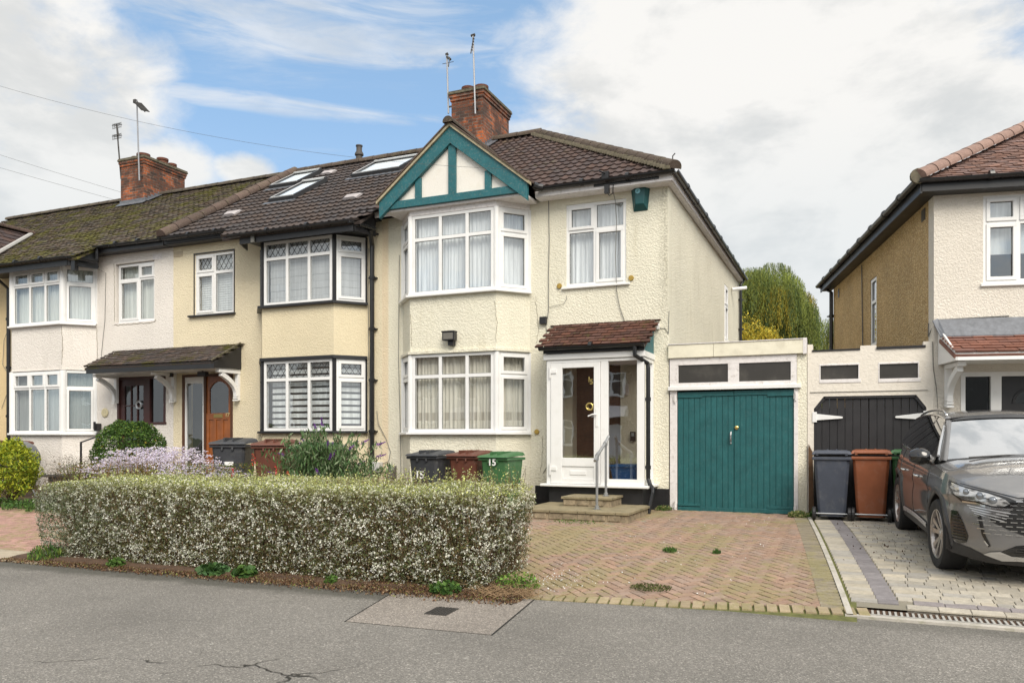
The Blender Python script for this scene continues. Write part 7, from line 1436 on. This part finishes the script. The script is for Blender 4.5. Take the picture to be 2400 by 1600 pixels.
fp('headlight_surround', [[(.40, .735), (.47, .770), (.62, .815), (.78, .845), (.865, .885), (.875, .83), (.86, .76), (.80, .70), (.70, .695), (.60, .665), (.50, .66), (.42, .69)]], M_GLOSSB, .003)
m, N, bb = newmat('headlight glass'); n_ = N.noise(N.scale(pos(N, True), (1, 2.2, 5)), 7, 2, .5); N.put(bb.inputs['Base Color'], N.ramp(n_, [(.40, .16), (.5, .45), (.60, .66)])); bb.inputs['Metallic'].default_value = .55; bb.inputs['Roughness'].default_value = .16; bb.inputs['Coat Weight'].default_value = 1.; M_HL = m
fp('headlight', [[(.46, .715), (.50, .755), (.62, .80), (.76, .83), (.85, .865), (.86, .82), (.845, .765), (.79, .72), (.70, .72), (.60, .69), (.52, .685)]], M_HL, .008)
def f(b_):
    for y, z_, r_ in ((.585, .795, .030), (.675, .825, .032), (.765, .85, .028)):
        c = fsurf(y, z_, .006); n = (fsurf(y, z_, .02)-c).normalized(); u = n.cross(Vector((0, 0, 1))).normalized(); v = u.cross(n); rings = []
        for rr, h in ((r_*1.15, 0), (r_*1.05, .008), (r_, .006), (r_*.75, .014), (r_*.4, .020), (.001, .022)): rings.append([c+u*math.cos(t)*rr+v*math.sin(t)*rr+n*h for t in [2*math.pi*k/18 for k in range(19)]])
        b_.grid(rings)
mir(f, 'headlight_lens', plain('clear lamp lens', (.25, .27, .30), .08, metal=.5, coat=1., obj=True), smooth=True)
fp('daylight_strip', [[(.43, .675), (.52, .675), (.60, .678), (.70, .708), (.79, .71), (.79, .695), (.70, .692), (.60, .66), (.52, .655)]], M_CHROME, .011)
fp('grille', [[(0, .835), (.36, .82), (.43, .75), (.50, .655), (.62, .655), (.60, .60), (.46, .53), (.30, .47), (0, .445)]], plain('black grille', (.012, .012, .012), .5, obj=True), .004)
dsh = []
for r_ in range(9):
    z_ = .80-r_*.038; lim = .37+.085*min(r_, 4)-.035*max(0, r_-6); y = .02 if r_ % 2 else .055
    while y < lim: dsh.append([(y, z_), (y+.05, z_), (y+.052, z_-.009), (y, z_-.009)]); y += .078
fp('grille_accents', dsh, M_CHROME, .013)
fp('bumper_slats', [[(.46+k*.015, .635-k*.025), (.76-k*.015, .680-k*.022), (.76-k*.015, .672-k*.022), (.46+k*.015, .625-k*.025)] for k in range(4)], M_SILV, .010)
fp('air_intake', [[(.825, .66), (.862, .66), (.868, .52), (.85, .39), (.81, .35), (.765, .375), (.755, .44), (.79, .56)]], M_GLOSSB, .005)
fp('intake_slats', [[(.765+k*.005, .39+k*.028), (.852, .39+k*.028), (.852, .397+k*.028), (.765+k*.005, .397+k*.028)] for k in range(9)], M_TRIM, .012)
fp('running_light', [[(.675, .66), (.70, .655), (.665, .47), (.615, .36), (.60, .375), (.645, .48)]], M_GLOSSB, .006); fp('running_light', [[(.64, .42), (.65, .42), (.625, .375), (.612, .38)]], M_CHROME, .012)
fp('lower_grille', [[(0, .42), (.30, .415), (.42, .395), (.52, .335), (.46, .305), (0, .300)]], M_GLOSSB, .005); fp('lower_slats', [[(0, .32+k*.022), (.43-k*.02, .322+k*.022), (.43-k*.02, .330+k*.022), (0, .328+k*.022)] for k in range(4)], M_TRIM, .013)
fp('skid_plate', [[(0, .285), (.44, .292), (.53, .33), (.60, .315), (.64, .285), (.50, .235), (.40, .245), (0, .25)]], M_SILV, .012)
fp('lower_lip', [[(0, .245), (.40, .24), (.50, .23), (.64, .28), (.74, .33), (.84, .355), (.865, .40), (.865, .25), (.6, .20), (0, .19)]], M_TRIM, .006)
fp('bonnet_seam', [[(0, .797), (.40, .775), (.62, .830), (.80, .872), (.80, .866), (.62, .822), (.40, .766), (0, .789)]], M_GLOSSB, .006)
b = MB(); b.tube([fsurf(y, z_, .005) for y, z_ in ((.50, .50), (.56, .50), (.56, .44), (.50, .44), (.50, .50))], .002, 4)
# wheels
def wheel(x, y, sg, rz):
    w_ = part('wheel', car); w_.location = (x, y, .355); w_.rotation_euler = (0, 0, rz); S_ = sg
    prof = [(.245, -.10), (.30, -.115), (.335, -.112), (.352, -.09), (.355, -.04), (.355, .04), (.352, .09), (.335, .112), (.30, .115), (.245, .10)]
    b_ = MB(); b_.lathe(prof, (0, 0, 0), 48, 'Y'); 
    b_.build('tyre', M_TYRE, w_, smooth=True, auto=35, local=True)
    b_ = MB(); b_.lathe([(.252, S_*.100), (.247, S_*.105), (.238, S_*.10), (.232, S_*.07), (.225, -S_*.08)], (0, 0, 0), 48, 'Y')
    for k in range(5):
        for e in (-1, 1):
            a = 2*math.pi*(k+.25)/5+e*.155; a2 = 2*math.pi*(k+.25)/5+e*.27; p = Vector((math.cos(a-e*.02)*.045, S_*.060, math.sin(a-e*.02)*.045)); q = Vector((math.cos(a2)*.238, S_*.092, math.sin(a2)*.238)); d = (q-p).normalized(); n = Vector((-d.z, 0, d.x)); h = Vector((0, S_*.028, 0))
            b_.add([p-n*.018, p+n*.018, q+n*.030, q-n*.022, p-n*.018-h, p+n*.018-h, q+n*.03-h, q-n*.022-h], [(0, 1, 2, 3), (7, 6, 5, 4), (0, 4, 5, 1), (1, 5, 6, 2), (2, 6, 7, 3), (3, 7, 4, 0)])
    b_.lathe([(0, S_*.078), (.028, S_*.077), (.034, S_*.07), (.06, S_*.062), (.065, S_*.03)], (0, 0, 0), 20, 'Y'); b_.build('rim', M_ALLOY, w_, local=True)
    b_ = MB(); b_.lathe([(0, S_*.02), (.21, S_*.02), (.22, -S_*.02)], (0, 0, 0), 32, 'Y'); b_.build('brake_disc', plain('dark brake disc', (.05, .045, .042), .5, metal=.5, obj=True), w_, local=True)
for x in (0, -WB):
    for sg in (1, -1): wheel(x, sg*.805, sg, R(3) if x == 0 else 0.)
def f(b_):
    for c in (0, -WB): b_.lathe([(.44, .42), (.43, .90)], (c, 0, .355), 24, 'Y', -.2, math.pi+.2)
mir(f, 'wheel_housing', M_DARK)
# ================================================================ separate boards, rails and cables become parts of their own
def split_pieces(o, gap=.02):
    me = o.data; n = len(me.vertices); par = list(range(n))
    def fnd(i):
        while par[i] != i: par[i] = par[par[i]]; i = par[i]
        return i
    for e in me.edges: par[fnd(e.vertices[0])] = fnd(e.vertices[1])
    isl = {}
    for i in range(n): isl.setdefault(fnd(i), []).append(i)
    isl = list(isl.values()); bb = []
    for g in isl: c = np.array([me.vertices[i].co[:] for i in g]); bb.append((c.min(0)-gap, c.max(0)+gap))
    m = len(isl); q = list(range(m))
    def f2(i):
        while q[i] != i: i = q[i]
        return i
    for i in range(m):
        for j in range(i+1, m):
            if (bb[i][0] <= bb[j][1]).all() and (bb[j][0] <= bb[i][1]).all(): q[f2(i)] = f2(j)
    roots = sorted({f2(i) for i in range(m)})
    if len(roots) < 2: return
    for r_ in roots[1:]:
        keep = {v for i in range(m) if f2(i) == r_ for v in isl[i]}; c = o.copy(); c.data = me.copy(); COL.objects.link(c)
        b = bmesh.new(); b.from_mesh(c.data); b.verts.ensure_lookup_table(); bmesh.ops.delete(b, geom=[v for v in b.verts if v.index not in keep], context='VERTS'); b.to_mesh(c.data); b.free()
    keep = {v for i in range(m) if f2(i) == roots[0] for v in isl[i]}
    b = bmesh.new(); b.from_mesh(me); b.verts.ensure_lookup_table(); bmesh.ops.delete(b, geom=[v for v in b.verts if v.index not in keep], context='VERTS'); b.to_mesh(me); b.free()
for o in list(bpy.data.objects):
    if o.type == 'MESH' and o.parent and o.name.split('.')[0] in ('plinth', 'rail', 'wall_cable', 'black_trim', 'fascia', 'sealant', 'fanlight', 'fanlight_frame', 'door_glass', 'gutter', 'roofing_felt', 'wiper', 'wall_fitting', 'door_pillar', 'wheel_arch_trim', 'headlight_lens', 'wheel_housing', 'door_handle', 'door_seam') and not [c for c in bpy.data.objects if c.parent == o]:
        split_pieces(o)
